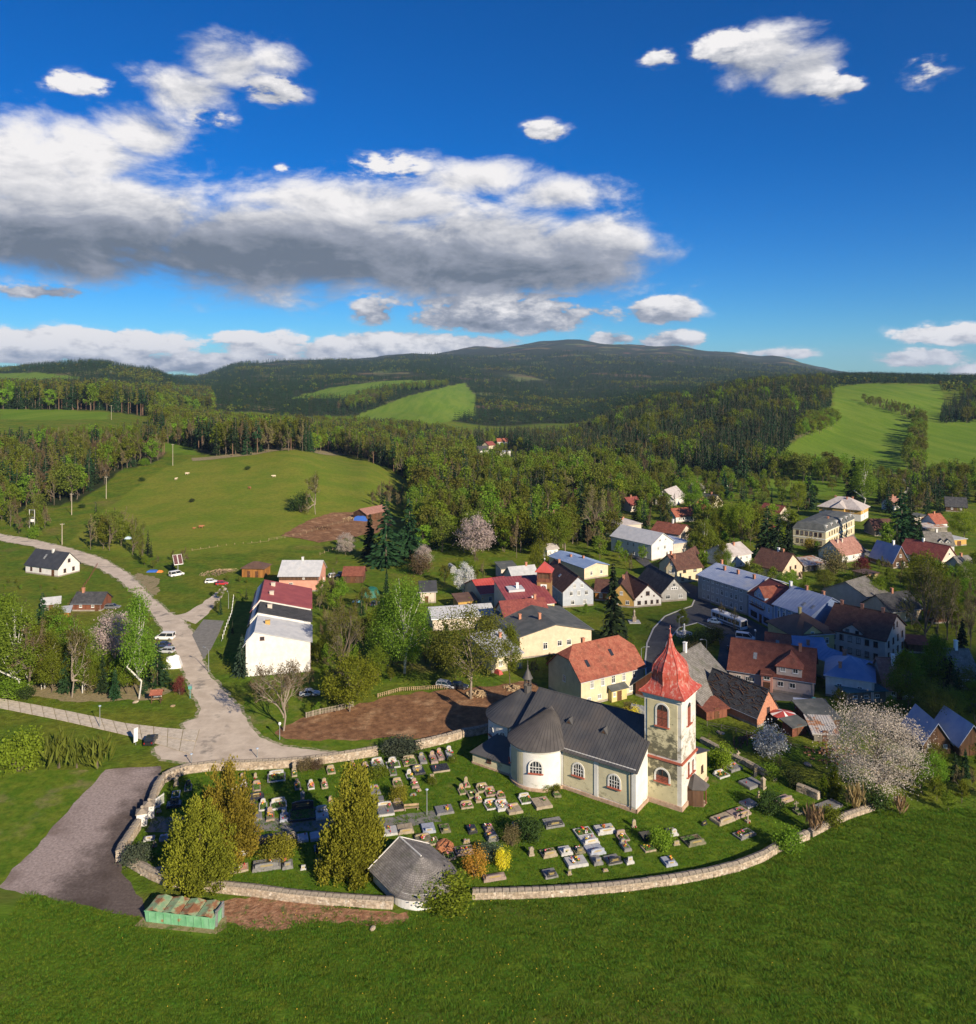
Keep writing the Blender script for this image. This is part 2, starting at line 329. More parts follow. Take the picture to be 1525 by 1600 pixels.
FIELDS = [[(520,668),(560,648),(640,618),(700,604),(725,598),(745,620),(740,650),(680,662)], [(455,622),(520,605),(600,595),(690,594),(690,600),(600,606),(540,622)],
          [(1215,705),(1300,655),(1305,605),(1345,600),(1470,600),(1478,640),(1440,660),(1425,700),(1420,745),(1320,760),(1205,745)], [(1450,650),(1540,650),(1700,660),(1700,760),(1440,745)],
          [(0,656),(0,638),(90,640),(170,645),(170,655)], [(245,705),(260,680),(300,695),(310,712)], [(-60,585),(60,582),(130,590),(60,600),(-60,600)], [(1010,735),(1250,740),(1420,745),(1420,780),(1130,770),(1000,750)]]
def ground():
    ys = np.concatenate([np.linspace(-900, 200, 23), np.exp(np.linspace(math.log(212), math.log(9000), 190)), [10000, 11500, 12500]])
    ts = np.concatenate([np.linspace(-1.6, -.8, 20), np.linspace(-.78, .78, 420), np.linspace(.8, 1.6, 20)])
    Tg, Yg = np.meshgrid(ts, ys); s = np.where(Yg < 200, 1, 1)
    Xg = Tg*np.where(Yg > 200, Yg+150, Yg*1.0*0+350+np.abs(Yg-200)*.8); Zg = tz(Xg, Yg)
    Xg = np.clip(Xg, -11500, 11500); Zg = np.where(Yg > 9500, Zg-150, Zg); Zg = np.where((Yg < 0), np.minimum(Zg, -.0), Zg)
    nr, nc = Xg.shape; V = np.stack([Xg, Yg, Zg], -1).reshape(-1, 3)
    idx = np.arange(nr*nc).reshape(nr, nc)
    Fq = np.stack([idx[:-1,:-1], idx[:-1,1:], idx[1:,1:], idx[1:,:-1]], -1).reshape(-1, 4)
    me = bpy.data.meshes.new('ground'); me.vertices.add(len(V)); me.vertices.foreach_set('co', V.ravel())
    me.loops.add(Fq.size); me.loops.foreach_set('vertex_index', Fq.ravel()); me.polygons.add(len(Fq))
    me.polygons.foreach_set('loop_start', np.arange(0, Fq.size, 4)); me.polygons.foreach_set('loop_total', np.full(len(Fq), 4))
    me.polygons.foreach_set('use_smooth', np.ones(len(Fq), bool)); me.update(); me.validate()
    Yp = np.maximum(V[:,1], 1); px = PX0+F*V[:,0]/Yp; py = PY0+F*(H-V[:,2])/Yp
    # what covers the ground: x = woodland floor, y = bright meadow, z = sown field
    wd = np.zeros(len(V)); mdw = np.zeros(len(V)); fd = np.zeros(len(V))
    far = V[:,1] > 240
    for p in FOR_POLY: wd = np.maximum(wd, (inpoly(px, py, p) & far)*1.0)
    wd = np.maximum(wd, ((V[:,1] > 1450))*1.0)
    mdw = np.maximum(mdw, (inpoly(px, py, MEADOW) & far)*1.0)
    for p in FIELDS: fd = np.maximum(fd, (inpoly(px, py, p) & far & (V[:,1] < 3200))*1.0)
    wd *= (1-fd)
    a = me.attributes.new('cover', 'FLOAT_COLOR', 'POINT')
    a.data.foreach_set('color', np.stack([wd, mdw, fd, np.ones(len(V))], -1).astype(np.float32).ravel())
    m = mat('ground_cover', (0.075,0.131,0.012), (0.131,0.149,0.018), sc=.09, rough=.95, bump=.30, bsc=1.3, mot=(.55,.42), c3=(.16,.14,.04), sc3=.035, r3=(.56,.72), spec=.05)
    t = m.node_tree; b = t.nodes['Principled BSDF']; src = b.inputs['Base Color'].links[0].from_socket
    at_ = nd(t, 'ShaderNodeAttribute', attribute_name='cover'); sp = nd(t, 'ShaderNodeSeparateColor'); t.links.new(at_.outputs['Color'], sp.inputs[0])
    tcn = nd(t, 'ShaderNodeTexCoord').outputs['Object']
    def lay(cur, f, ca, cb, s, stretch=None, rot=0):
        mp = nd(t, 'ShaderNodeMapping'); t.links.new(tcn, mp.inputs[0]); mp.inputs['Scale'].default_value = stretch or (1,1,1); mp.inputs['Rotation'].default_value = (0,0,rot)
        n = nd(t, 'ShaderNodeTexNoise'); n.inputs['Scale'].default_value = s; n.inputs['Detail'].default_value = 8; n.inputs['Roughness'].default_value = .65; t.links.new(mp.outputs[0], n.inputs[0])
        c = nd(t, 'ShaderNodeMix', data_type='RGBA'); t.links.new(sstep(t, n.outputs[0], .35, .65), c.inputs[0]); c.inputs[6].default_value = (*ca,1); c.inputs[7].default_value = (*cb,1)
        x = nd(t, 'ShaderNodeMix', data_type='RGBA'); t.links.new(f, x.inputs[0]); t.links.new(cur, x.inputs[6]); t.links.new(c.outputs[2], x.inputs[7]); return x.outputs[2]
    mo = nd(t, 'ShaderNodeTexNoise'); mo.inputs['Scale'].default_value = .6; mo.inputs['Detail'].default_value = 9; mo.inputs['Roughness'].default_value = .75; t.links.new(tcn, mo.inputs[0])
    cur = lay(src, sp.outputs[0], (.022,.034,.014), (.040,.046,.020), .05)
    nb = nd(t, 'ShaderNodeTexNoise'); nb.inputs['Scale'].default_value = .0042; nb.inputs['Detail'].default_value = 5; t.links.new(tcn, nb.inputs[0])
    cur = lay(cur, mth(t, 'MULTIPLY', sp.outputs[0], sstep(t, nb.outputs[0], .56, .62)), (.15,.085,.06), (.11,.16,.045), .003)
    cur = lay(cur, sp.outputs[1], (.120,.170,.017), (.175,.188,.026), .05)
    cur = lay(cur, sp.outputs[2], (0.097,0.176,0.014), (0.148,0.216,0.025), .06, (1,.08,1), -.35)
    g_ = nd(t, 'ShaderNodeMapRange'); t.links.new(mo.outputs[0], g_.inputs[0]); g_.inputs[1].default_value = .3; g_.inputs[2].default_value = .7; g_.inputs[3].default_value = .72; g_.inputs[4].default_value = 1.28
    hv = nd(t, 'ShaderNodeHueSaturation'); t.links.new(g_.outputs[0], hv.inputs['Value']); t.links.new(cur, hv.inputs['Color']); t.links.new(hv.outputs[0], b.inputs['Base Color'])
    me.materials.append(m)
    o = put('ground', me); tag(o, kind='structure')
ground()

def sheet(name, poly, m, off=0.004, cell=6.0, kind='structure', label=None, jit=0.0, grow=0.0):
    """a ground sheet with the outline given in survey pixels, lying off metres above the ground"""
    pts = [at(*p) for p in poly]; return wsheet(name, rough_edge([(p.x, p.y) for p in pts], jit, grow), m, off, cell, kind, label)
def rough_edge(pts, jit, grow):
    """the outline with a worn, wandering edge"""
    if not jit and not grow: return pts
    ar = sum(a[0]*b[1]-b[0]*a[1] for a, b in zip(pts, pts[1:]+pts[:1])); sg = 1 if ar > 0 else -1; out = []
    for a, b in zip(pts, pts[1:]+pts[:1]):
        a, b = Vector(a), Vector(b); d = b-a; L = d.length
        if L < .01: continue
        n = Vector((d.y, -d.x)).normalized()*sg; k = max(1, min(60, int(L/1.3)))
        for i in range(k):
            p = a+d*(i/k); o = grow+jit*(mnoise.noise(Vector((p.x*.35, p.y*.35, 1)))+.6*mnoise.noise(Vector((p.x*1.3, p.y*1.3, 4))))*(1 if i else .3); p = p+n*o; out.append((p.x, p.y))
    return out
def smooth_poly(pts, n=4):
    """rounded closed outline through pts"""
    out = []; N_ = len(pts)
    for i in range(N_):
        p0, p1, p2, p3 = (Vector(pts[(i+k-1) % N_]) for k in range(4))
        for k in range(n):
            u = k/n; out.append(tuple(.5*((2*p1)+(-p0+p2)*u+(2*p0-5*p1+4*p2-p3)*u*u+(-p0+3*p1-3*p2+p3)*u**3)))
    return out
def wsheet(name, pts, m, off=0.004, cell=6.0, kind='structure', label=None):
    bm = bmesh.new(); vs = [bm.verts.new((x, y, 0)) for x, y in pts]; bm.faces.new(vs); bm.normal_update()
    if max(p[1] for p in pts) > 250:
        xs = [p[0] for p in pts]; ys = [p[1] for p in pts]
        for ax, lo, hi in ((0, min(xs), max(xs)), (1, min(ys), max(ys))):
            k = math.ceil(lo/cell)*cell
            while k < hi:
                n = Vector((1,0,0)) if ax == 0 else Vector((0,1,0))
                bmesh.ops.bisect_plane(bm, geom=bm.verts[:]+bm.edges[:]+bm.faces[:], plane_co=n*k, plane_no=n); k += cell
        for v in bm.verts: v.co.z = max(0, 0)+tz1(v.co.x, v.co.y)+off+(.15 if v.co.y > 260 else 0)
    else:
        for v in bm.verts: v.co.z = off
    bm.normal_update(); bmesh.ops.triangulate(bm, faces=bm.faces[:]); bm.normal_update()
    for f in bm.faces:
        if f.normal.z < 0: f.normal_flip()
    me = bpy.data.meshes.new(name); bm.to_mesh(me); bm.free(); me.materials.append(m)
    o = put(name, me); tag(o, label, kind=kind); return o
MG_FIELD = mat('field_turf', (.052,.116,.009), (.100,.165,.015), stretch=(.4,1.5,1), mot=(1.1,.3), sc=.30, rough=.95, bump=.10, bsc=2.2, c3=(0.125,0.122,0.030), sc3=.06, r3=(.5,.75), spec=.04, detail=10)
MG_LAWN = mat('lawn_turf', (0.057,0.117,0.009), (0.105,0.158,0.014), mot=(1.4,.35), sc=.5, rough=.95, bump=.07, bsc=3, c3=(.16,.155,.045), sc3=.2, r3=(.58,.75), spec=.04, detail=10)
MG_VERGE = mat('verge_turf', (0.071,0.133,0.011), (0.128,0.167,0.018), mot=(1.1,.4), sc=.4, rough=.95, bump=.09, bsc=2.5, c3=(.21,.175,.085), sc3=.12, r3=(.52,.72), spec=.04, detail=10)
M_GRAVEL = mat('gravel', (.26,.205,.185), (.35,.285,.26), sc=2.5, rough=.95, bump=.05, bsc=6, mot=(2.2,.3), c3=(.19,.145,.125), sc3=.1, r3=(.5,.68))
M_ROAD = mat('dusty_road', (.45,.375,.295), (.56,.475,.38), sc=.3, rough=.95, bump=.02, bsc=8, mot=(.45,.10), c3=(.25,.22,.185), sc3=.16, r3=(.56,.66), detail=10)
M_SHOUL = mat('stony_shoulder', (.34,.29,.20), (.10,.15,.03), sc=.9, rough=1, bump=.05, bsc=5, rng=(.42,.58), detail=10)
M_SLABC = mat('concrete_slab', (.46,.395,.31), (.56,.49,.40), mot=(2,.2), sc=.8, rough=.95, bump=.02, bsc=6, c3=(.25,.22,.17), sc3=.5, r3=(.55,.72))
M_ASPH = mat('asphalt', (.055,.057,.062), (.075,.077,.082), sc=1.0, rough=.9, bump=.01, bsc=12, c3=(.10,.10,.10), sc3=.15, r3=(.55,.7))
M_PATH = mat('path_asphalt', (.16,.155,.14), (.21,.20,.185), sc=1.0, rough=.9, bump=.01, bsc=10)
M_SOIL = mat('bare_soil', (.15,.072,.034), (.25,.128,.062), mot=(.9,.45), sc=.5, rough=1, bump=.28, bsc=1.6, c3=(.36,.22,.12), sc3=.22, r3=(.52,.7), detail=10)
M_RUST = mat('orange_earth', (.24,.115,.06), (.36,.20,.115), mot=(1.3,.45), sc=1.2, rough=1, bump=.25, bsc=2.5, c3=(.12,.13,.04), sc3=.7, r3=(.52,.68), detail=10)
M_DRY = mat('dry_grass', (.21,.17,.085), (.29,.235,.13), sc=1.5, rough=1, bump=.1, bsc=5, c3=(.09,.12,.03), sc3=.4)
FIELD_PX = [(-700,1400),(0,1387),(110,1412),(222,1436),(330,1452),(360,1430),(520,1412),(600,1425),(700,1412),(800,1396),(950,1390),(1060,1376),(1150,1354),(1220,1322),(1300,1284),(1370,1266),(1600,1262),(2300,1270),(2600,1620),(1700,1900),(-250,1900),(-1100,1650)]
sheet('field', FIELD_PX, MG_FIELD, .006)
sheet('field', [(-260,1205),(0,1203),(168,1203),(110,1260),(62,1318),(0,1384),(-300,1390)], MG_VERGE, .008)
LAWN_PX = [(765,1142),(720,1152),(640,1170),(590,1178),(500,1190),(420,1196),(300,1202),(255,1218),(240,1248),(222,1280),(200,1312),(188,1342),(230,1364),(330,1386),(500,1402),(640,1410),(760,1394),(950,1386),(1060,1371),(1150,1348),(1215,1318),(1300,1278),(1360,1262),(1285,1238),(1225,1215),(1140,1176),(1095,1150),(960,1120),(830,1120)]
sheet('lawn', LAWN_PX, MG_LAWN, .010)
GRAVEL_PX = [(165,1203),(205,1199),(250,1197),(247,1212),(240,1245),(222,1278),(195,1318),(184,1345),(196,1372),(222,1404),(226,1434),(160,1424),(80,1405),(-4,1386),(60,1322),(110,1262)]
def darken_gravel():
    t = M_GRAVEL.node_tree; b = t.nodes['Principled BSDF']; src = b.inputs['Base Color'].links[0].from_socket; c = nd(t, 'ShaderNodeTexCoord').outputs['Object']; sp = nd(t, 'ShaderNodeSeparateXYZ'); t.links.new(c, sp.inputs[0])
    n = nd(t, 'ShaderNodeTexNoise'); n.inputs['Scale'].default_value = .22; n.inputs['Detail'].default_value = 9; n.inputs['Roughness'].default_value = .7; t.links.new(c, n.inputs[0])     # gravel colour darker towards the wall, edge broken up by noise
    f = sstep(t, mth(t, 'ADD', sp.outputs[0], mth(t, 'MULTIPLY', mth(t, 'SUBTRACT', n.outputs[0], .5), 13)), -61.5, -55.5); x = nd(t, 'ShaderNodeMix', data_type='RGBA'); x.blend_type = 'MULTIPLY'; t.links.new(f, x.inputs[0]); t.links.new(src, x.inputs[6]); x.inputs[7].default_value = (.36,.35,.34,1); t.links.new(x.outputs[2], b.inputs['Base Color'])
darken_gravel()
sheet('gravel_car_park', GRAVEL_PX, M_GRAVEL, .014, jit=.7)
ROAD_PX = [(-150,822),(0,846),(55,856),(105,872),(150,887),(185,905),(215,932),(245,970),(268,1003),(283,1038),(300,1078),(313,1105),(310,1122),(285,1130),(292,1142),(240,1168),(252,1186),(300,1192),(430,1190),(520,1182),(590,1172),(520,1176),(440,1166),(405,1152),(388,1130),(372,1102),(350,1080),(328,1058),(318,1035),(305,995),(286,968),(262,955),(232,928),(205,900),(165,876),(110,858),(40,842),(-150,810)]
sheet('road_shoulder', ROAD_PX, M_SHOUL, .0225, jit=.9, grow=.7)
sheet('road', ROAD_PX, M_ROAD, .0265, jit=.55)
sheet('track', [(286,968),(305,975),(325,960),(345,935),(355,920),(348,916),(335,928),(312,945),(290,958),(270,962)], M_ROAD, .031, jit=.5)
sheet('farm_yard', [(440,838),(480,816),(520,802),(570,800),(612,806),(615,818),(590,834),(540,842),(500,850)], M_SOIL, .012, jit=1.5, cell=5.0)
sheet('worn_bank', [(300,716),(345,712),(400,706),(470,699),(540,706),(540,711),(470,704),(400,711),(345,717),(300,721)], M_DRY, .012, jit=1.0, cell=6.0)
sheet('dry_strip', [(215,895),(250,905),(245,930),(225,925),(205,905)], M_DRY, .012, jit=1.5)
sheet('driveway', [(300,992),(318,1030),(330,1014),(342,990),(350,970),(318,968)], M_PATH, .0355)
sheet('track', [(-100,955),(0,956),(45,960),(45,966),(0,963),(-100,962)], M_ROAD, .020)
sheet('bare_plot', [(425,1146),(470,1122),(545,1105),(620,1086),(690,1078),(770,1072),(830,1062),(850,1080),(815,1108),(765,1140),(700,1150),(600,1158),(500,1160),(440,1158)], M_SOIL, .0115, jit=1.2)
sheet('earth_patch', [(335,1408),(400,1398),(470,1404),(530,1414),(500,1436),(450,1450),(400,1452),(350,1442)], M_RUST, .016, jit=1.4)
sheet('earth_patch', [(455,1418),(560,1420),(640,1424),(640,1440),(560,1444),(480,1440)], M_RUST, .0125, jit=1.4)
sheet('verge', [(375,1088),(386,1118),(400,1146),(420,1160),(450,1167),(520,1174),(600,1166),(620,1150),(560,1157),(500,1158),(445,1155),(428,1142),(445,1128),(480,1112),(470,1092)], MG_VERGE, .0185, jit=.8)
sheet('dry_strip', [(-30,1085),(60,1070),(180,1062),(270,1078),(240,1092),(120,1098),(60,1088)], M_DRY, .016, jit=1.5)
sheet('path', [(238,1276),(350,1277),(480,1279),(600,1278),(680,1266),(690,1284),(600,1297),(480,1299),(350,1300),(226,1300)], M_PATH, .016, jit=.35)
TOWN_PX = [(1010,1066),(1009,1035),(1012,1005),(1022,982),(1040,964),(1062,955),(1082,948),(1086,938),(1070,928),(1030,902),(1000,880),(978,862),(960,850),(985,848),(1005,868),(1022,884),(1060,905),(1092,918),(1112,945),(1168,966),(1210,988),(1250,1010),(1240,1024),(1200,1030),(1180,1040),(1150,1062),(1115,1066),(1125,1010),(1120,985),(1090,972),(1060,980),(1040,1004),(1034,1030),(1036,1066)]
sheet('town_road', TOWN_PX, M_ASPH, .018)
sheet('yard', [(1120,1066),(1180,1075),(1290,1092),(1295,1100),(1180,1092),(1110,1084)], M_PATH, .016)
sheet('town_road', [(1340,862),(1390,885),(1396,880),(1350,856),(1333,836),(1318,838)], M_PATH, .030)
# kerb along the curved town road
def ribbon(name, px, w, h, m, kind='structure', z0=0, off=0.0):
    P = [at(*p) for p in px]; mb = MB()
    for a, b in zip(P, P[1:]):
        d = (b-a); L = d.length; an = math.atan2(d.y, d.x); c = (a+b)/2
        mb.rbox((c.x, c.y, c.z+z0+h/2), (L+w*.5, w, h), an)
    o = mb.build(name, m); return tag(o, kind=kind) if kind else o
M_KERB = mat('kerb_stone', (.42,.41,.39), (.52,.51,.49), sc=2, rough=.9)
ribbon('kerb', [(1010,1062),(1008,1035),(1011,1005),(1021,982),(1039,963),(1061,954),(1081,947),(1085,938)], .35, .13, M_KERB)
ribbon('kerb', [(1037,1040),(1036,1028),(1042,1004),(1061,981),(1090,973),(1119,986)], .3, .13, M_KERB)
# concrete slab road: every slab lies on its own
def slab_road():
    top = [(-60,1082),(0,1091),(100,1110),(200,1131),(280,1140),(312,1140)]; bot = [(-60,1097),(0,1107),(100,1127),(200,1150),(262,1168),(300,1180)]
    def along(pl, n):
        P = [at(*p) for p in pl]; ln = [0]
        for a, b in zip(P, P[1:]): ln.append(ln[-1]+(b-a).length)
        res = []
        for i in range(n+1):
            s = ln[-1]*i/n; k = max(j for j in range(len(ln)) if ln[j] <= s+1e-6); k = min(k, len(P)-2)
            res.append(P[k].lerp(P[k+1], (s-ln[k])/(ln[k+1]-ln[k])))
        return res
    n = 19; A = along(top, n); Bm = along(bot, n); mid = [a.lerp(b, .5) for a, b in zip(A, Bm)]
    e = bpy.data.objects.new('slab_road', None); COL.objects.link(e); tag(e, kind='structure')
    bd = wsheet('bedding', [(p.x, p.y) for p in A]+[(p.x, p.y) for p in reversed(Bm)], M_DRY, .0395); bd.parent = e
    for i in range(n):
        for lo, hi in ((A, mid), (mid, Bm)):
            q = [lo[i], lo[i+1], hi[i+1], hi[i]]; c = sum(q, Vector())/4
            q = [c+(p-c)*random.uniform(.94, .965) for p in q]; z = random.uniform(.05, .09)
            mb = MB(); mb.prism([(p.x-c.x, p.y-c.y) for p in reversed(q)], 0, z); mb.build('concrete_slab', M_SLABC, e, loc=(c.x, c.y, .035))
slab_road()
# ------------------------------------------------------------------ building materials
def plaster(name, c, dirt=None): return mat(name, c, tuple(x*.86 for x in c), sc=.6, rough=.92, bump=.006, bsc=12, mot=(.9,.10), c3=dirt, sc3=.35, r3=(.6,.8), detail=8)
WHITE = plaster('white_plaster', (.66,.64,.61), (.55,.53,.48)); CREAM = plaster('cream_plaster', (.56,.50,.34), (.48,.42,.28)); PINKW = plaster('pink_plaster', (.62,.30,.22))
PALE = plaster('pale_plaster', (.56,.48,.40), (.5,.42,.34)); GREYW = plaster('grey_plaster', (.40,.385,.36), (.27,.26,.24)); LBLUE = plaster('light_blue_plaster', (.36,.44,.58), (.3,.37,.48))
BLUEW = plaster('blue_plaster', (.25,.33,.50)); BGREY = plaster('blue_grey_plaster', (.42,.45,.50), (.33,.36,.4)); YELLOW = plaster('yellow_plaster', (.56,.45,.20), (.6,.48,.22)); PKGREY = plaster('pinkish_grey_plaster', (.52,.43,.38), (.37,.31,.28))
OCHRE = plaster('ochre_plaster', (.48,.30,.09)); BEIGE = plaster('beige_plaster', (.62,.50,.36), (.42,.35,.26))
def wood(name, c): return mat(name, c, tuple(x*.6 for x in c), sc=1.5, rough=.85, bump=.012, bsc=6, stretch=(1,1,.12))
WOODO = wood('orange_wood', (.34,.15,.04)); WOODB = wood('brown_wood', (.12,.065,.038)); WOODR = wood('red_brown_wood', (.20,.075,.045)); WOODG = wood('grey_wood', (.20,.18,.15)); WOODL = wood('light_wood', (.40,.29,.17))
T_RED = tiled('red_tiles', (.29,.085,.055), (.37,.135,.085), moss=(.19,.075,.05)); T_BROWN = tiled('brown_tiles', (.105,.05,.04), (.145,.075,.055), moss=(.085,.05,.04))
T_DRED = tiled('dark_red_tiles', (.21,.055,.05), (.27,.08,.065), moss=(.16,.05,.05)); T_DARK = tiled('dark_slates', (.055,.056,.062), (.085,.085,.09), moss=(.045,.05,.05)); T_GREY = tiled('grey_shingles', (.16,.15,.135), (.23,.215,.20), moss=(.11,.115,.08), row=.35, brick=.45)
T_PINK = tiled('faded_red_tiles', (.32,.16,.125), (.40,.215,.17), moss=(.32,.17,.14)); T_RBROWN = tiled('red_brown_tiles', (.19,.065,.045), (.25,.09,.06), moss=(.13,.05,.04)); T_ANTH = mat('anthracite_sheet', (.035,.037,.042), (.05,.052,.058), sc=.5, rough=.5, spec=.4)
S_WHITE = mat('white_sheet', (.40,.41,.43), (.48,.485,.50), sc=.6, rough=.55, spec=.4, c3=(.45,.43,.41), sc3=.6, r3=(.58,.72)); S_BLUE = mat('blue_sheet', (.24,.29,.42), (.31,.36,.48), sc=.5, rough=.5, spec=.45, c3=(.34,.36,.42), sc3=.25, r3=(.5,.7)); S_GREY = mat('grey_sheet', (.36,.37,.38), (.45,.455,.46), sc=.6, rough=.5, spec=.4, c3=(.3,.27,.23), sc3=.4)
S_BBLUE = mat('bright_blue_sheet', (.15,.22,.38), (.20,.27,.42), sc=.4, rough=.45, spec=.45); S_RED = mat('red_sheet', (.36,.055,.045), (.43,.08,.065), sc=.4, rough=.5, spec=.4); S_CRIM = mat('crimson_sheet', (.22,.05,.055), (.28,.07,.07), sc=.4, rough=.55, spec=.4)
S_DGREY = mat('bitumen_roof', (.075,.082,.080), (.11,.115,.11), sc=.5, rough=.75, c3=(.15,.15,.14), sc3=.3, r3=(.55,.7)); S_TEAL = mat('teal_sheet', (.03,.13,.16), (.045,.16,.19), sc=.4, rough=.5, spec=.4); S_PALE = mat('pale_sheet', (.38,.34,.32), (.46,.42,.40), sc=.6, rough=.6, c3=(.38,.33,.3), sc3=.5)
S_BROWN = mat('brown_sheet', (.10,.06,.045), (.14,.085,.06), sc=.4, rough=.6); S_RUSTY = mat('rusty_sheet', (.40,.38,.36), (.46,.43,.40), sc=.6, rough=.6, c3=(.34,.17,.09), sc3=.45, r3=(.48,.6))
GLASS = mat('window_glass', (.025,.03,.038), rough=.08, spec=.6); FRW = mat('white_frame', (.74,.73,.70), rough=.6); FRB = mat('brown_frame', (.10,.045,.03), rough=.6); DOORM = wood('door_wood', (.13,.06,.03)); PLINTH = mat('plinth_stone', (.23,.20,.17), (.32,.28,.235), sc=1.5, rough=.95, bump=.04, bsc=3)
BRICK = mat('brick', (.36,.15,.09), (.45,.22,.14), sc=3, rough=.95, bump=.03, bsc=5); METAL = mat('galvanised_metal', (.38,.39,.40), (.45,.46,.47), sc=3, rough=.45, metal=.6)
CURT = mat('curtain_glass', (.16,.17,.18), (.30,.30,.29), sc=2.0, rough=.15, spec=.6)
WCACHE = {}
def window_mesh(w, h, fm, lite=False):
    k = (round(w,2), round(h,2), fm.name, lite)
    if k not in WCACHE:
        f = MB(); t = .09; 
        for x0, x1, z0, z1 in ((-w/2, w/2, -h/2, -h/2+t), (-w/2, w/2, h/2-t, h/2), (-w/2, -w/2+t, -h/2+t, h/2-t), (w/2-t, w/2, -h/2+t, h/2-t)): f.box(x0, -.09, z0, x1, .05, z1)
        if not lite:
            f.box(-.03, -.07, -h/2+t, .03, .02, h/2-t)
            if h > 1.1: f.box(-w/2+t, -.065, h*.16, -.03, .02, h*.16+.06); f.box(.03, -.065, h*.16, w/2-t, .02, h*.16+.06)
        f.box(-w/2-.08, -.16, -h/2-.07, w/2+.08, .03, -h/2-.004)
        p = MB(); p.add([(-w/2+t,-.03,-h/2+t),(w/2-t,-.03,-h/2+t),(w/2-t,-.03,h/2-t),(-w/2+t,-.03,h/2-t)], [(0,1,2,3)])
        WCACHE[k] = (f.mesh('window', fm), p.mesh('pane', GLASS), p.mesh('pane', CURT))
    return WCACHE[k]
def add_window(parent, x, y, z, rz, w, h, fm=FRW, lite=False):
    a, b, c = window_mesh(w, h, fm, lite); o = put('window', a, parent, (x, y, z), rz); put('pane', random.choice([b, b, c]), o); return o
def add_door(parent, x, y, rz, w=1.1, h=2.15, m=DOORM, z=0.0):
    d = MB(); d.box(-w/2, -.08, .05, w/2, .04, h); d.box(-w*.32, -.10, .25, w*.32, -.075, h*.45); d.box(-w*.32, -.10, h*.52, w*.32, -.075, h-.2)
    o = d.build('door', m, parent, loc=(x, y, z), rz=rz); k = MB(); k.box(w*.36, -.16, 1.0, w*.44, -.085, 1.1); k.build('handle', METAL, o); return o
def uvroof(me, quads=None):
    uv = me.uv_layers.new(name='UVMap')
    for p in me.polygons:
        n = p.normal; d = Vector((0,0,1))-n*n.z
        d = d.normalized() if d.length > .05 else Vector((0,1,0)); s = d.cross(n)
        for li in p.loop_indices:
            c = me.vertices[me.loops[li].vertex_index].co; uv.data[li].uv = (c.dot(s), c.dot(d))
def roof_surface(kind, A, B, h, rh, ov):
    """top surface of a roof over 0..A x 0..B, ridge along A; returns verts, faces, and the wall gable polygons"""
    s = rh/(B/2); e = h-s*ov; m = B/2
    if kind == 'gable':
        v = [(-ov,-ov,e),(A+ov,-ov,e),(A+ov,m,h+rh),(-ov,m,h+rh),(A+ov,B+ov,e),(-ov,B+ov,e)]; f = [(0,1,2,3),(3,2,4,5)]
    elif kind == 'hip':
        k = min(B/2, A/2-.01)
        v = [(-ov,-ov,e),(A+ov,-ov,e),(A+ov,B+ov,e),(-ov,B+ov,e),(k,m,h+rh),(A-k,m,h+rh)]; f = [(0,1,5,4),(1,2,5),(2,3,4,5),(3,0,4)]
    elif kind == 'half':
        c = .38; zc = h+rh*(1-c); yc = m*(1-c); k = m*c*.9
        v = [(-ov,-ov,e),(A+ov,-ov,e),(A+ov,yc,zc),(A-k,m,h+rh),(k,m,h+rh),(-ov,yc,zc),(A+ov,B-yc,zc),(A+ov,B+ov,e),(-ov,B+ov,e),(-ov,B-yc,zc)]
        f = [(0,1,2,3,4,5),(2,6,3),(4,9,5),(3,6,7,8,9,4)]
    elif kind == 'mono':
        s2 = rh/B; v = [(-ov,-ov,h-s2*ov),(A+ov,-ov,h-s2*ov),(A+ov,B+ov,h+rh+s2*ov),(-ov,B+ov,h+rh+s2*ov)]; f = [(0,1,2,3)]
    elif kind == 'flat':
        v = [(-ov,-ov,h),(A+ov,-ov,h),(A+ov,B+ov,h+.12),(-ov,B+ov,h+.12)]; f = [(0,1,2,3)]
    elif kind == 'mansard':
        i = 1.3; z1 = h+rh*.8; v = [(-ov,-ov,h),(A+ov,-ov,h),(A+ov,B+ov,h),(-ov,B+ov,h),(i,i,z1),(A-i,i,z1),(A-i,B-i,z1),(i,B-i,z1),(i+2.2,m,h+rh),(A-i-2.2,m,h+rh)]
        f = [(0,1,5,4),(1,2,6,5),(2,3,7,6),(3,0,4,7),(4,5,9,8),(5,6,9),(6,7,8,9),(7,4,8)]
    return v, f
def wall_mesh(kind, A, B, h, rh, wm, under=.1):
    mb = MB(); m = B/2; t = h-under; g = h+rh-under*1.6
    if kind == 'gable': P = [[(0,0),(B,0),(B,t),(m,g),(0,t)]]*2
    elif kind == 'half':
        c = .38; zc = h+rh*(1-c)-under*1.6; yc = m*(1-c); P = [[(0,0),(B,0),(B,t),(B-yc,zc),(yc,zc),(0,t)]]*2
    elif kind == 'mono': P = [[(0,0),(B,0),(B,h+rh-under),(0,t)]]*2
    else: P = [[(0,0),(B,0),(B,t),(0,t)]]*2
    n = len(P[0]); vs = [(0,y,z) for y, z in P[0]]+[(A,y,z) for y, z in P[1]]
    fs = [tuple(range(n-1,-1,-1)), tuple(range(n,2*n))]+[(i,(i+1)%n,n+(i+1)%n,n+i) for i in range(n)]
    mb.add(vs, fs); return mb
def swapxy(vs, A): return [(y, x, z) for x, y, z in vs]
FOOTP = []
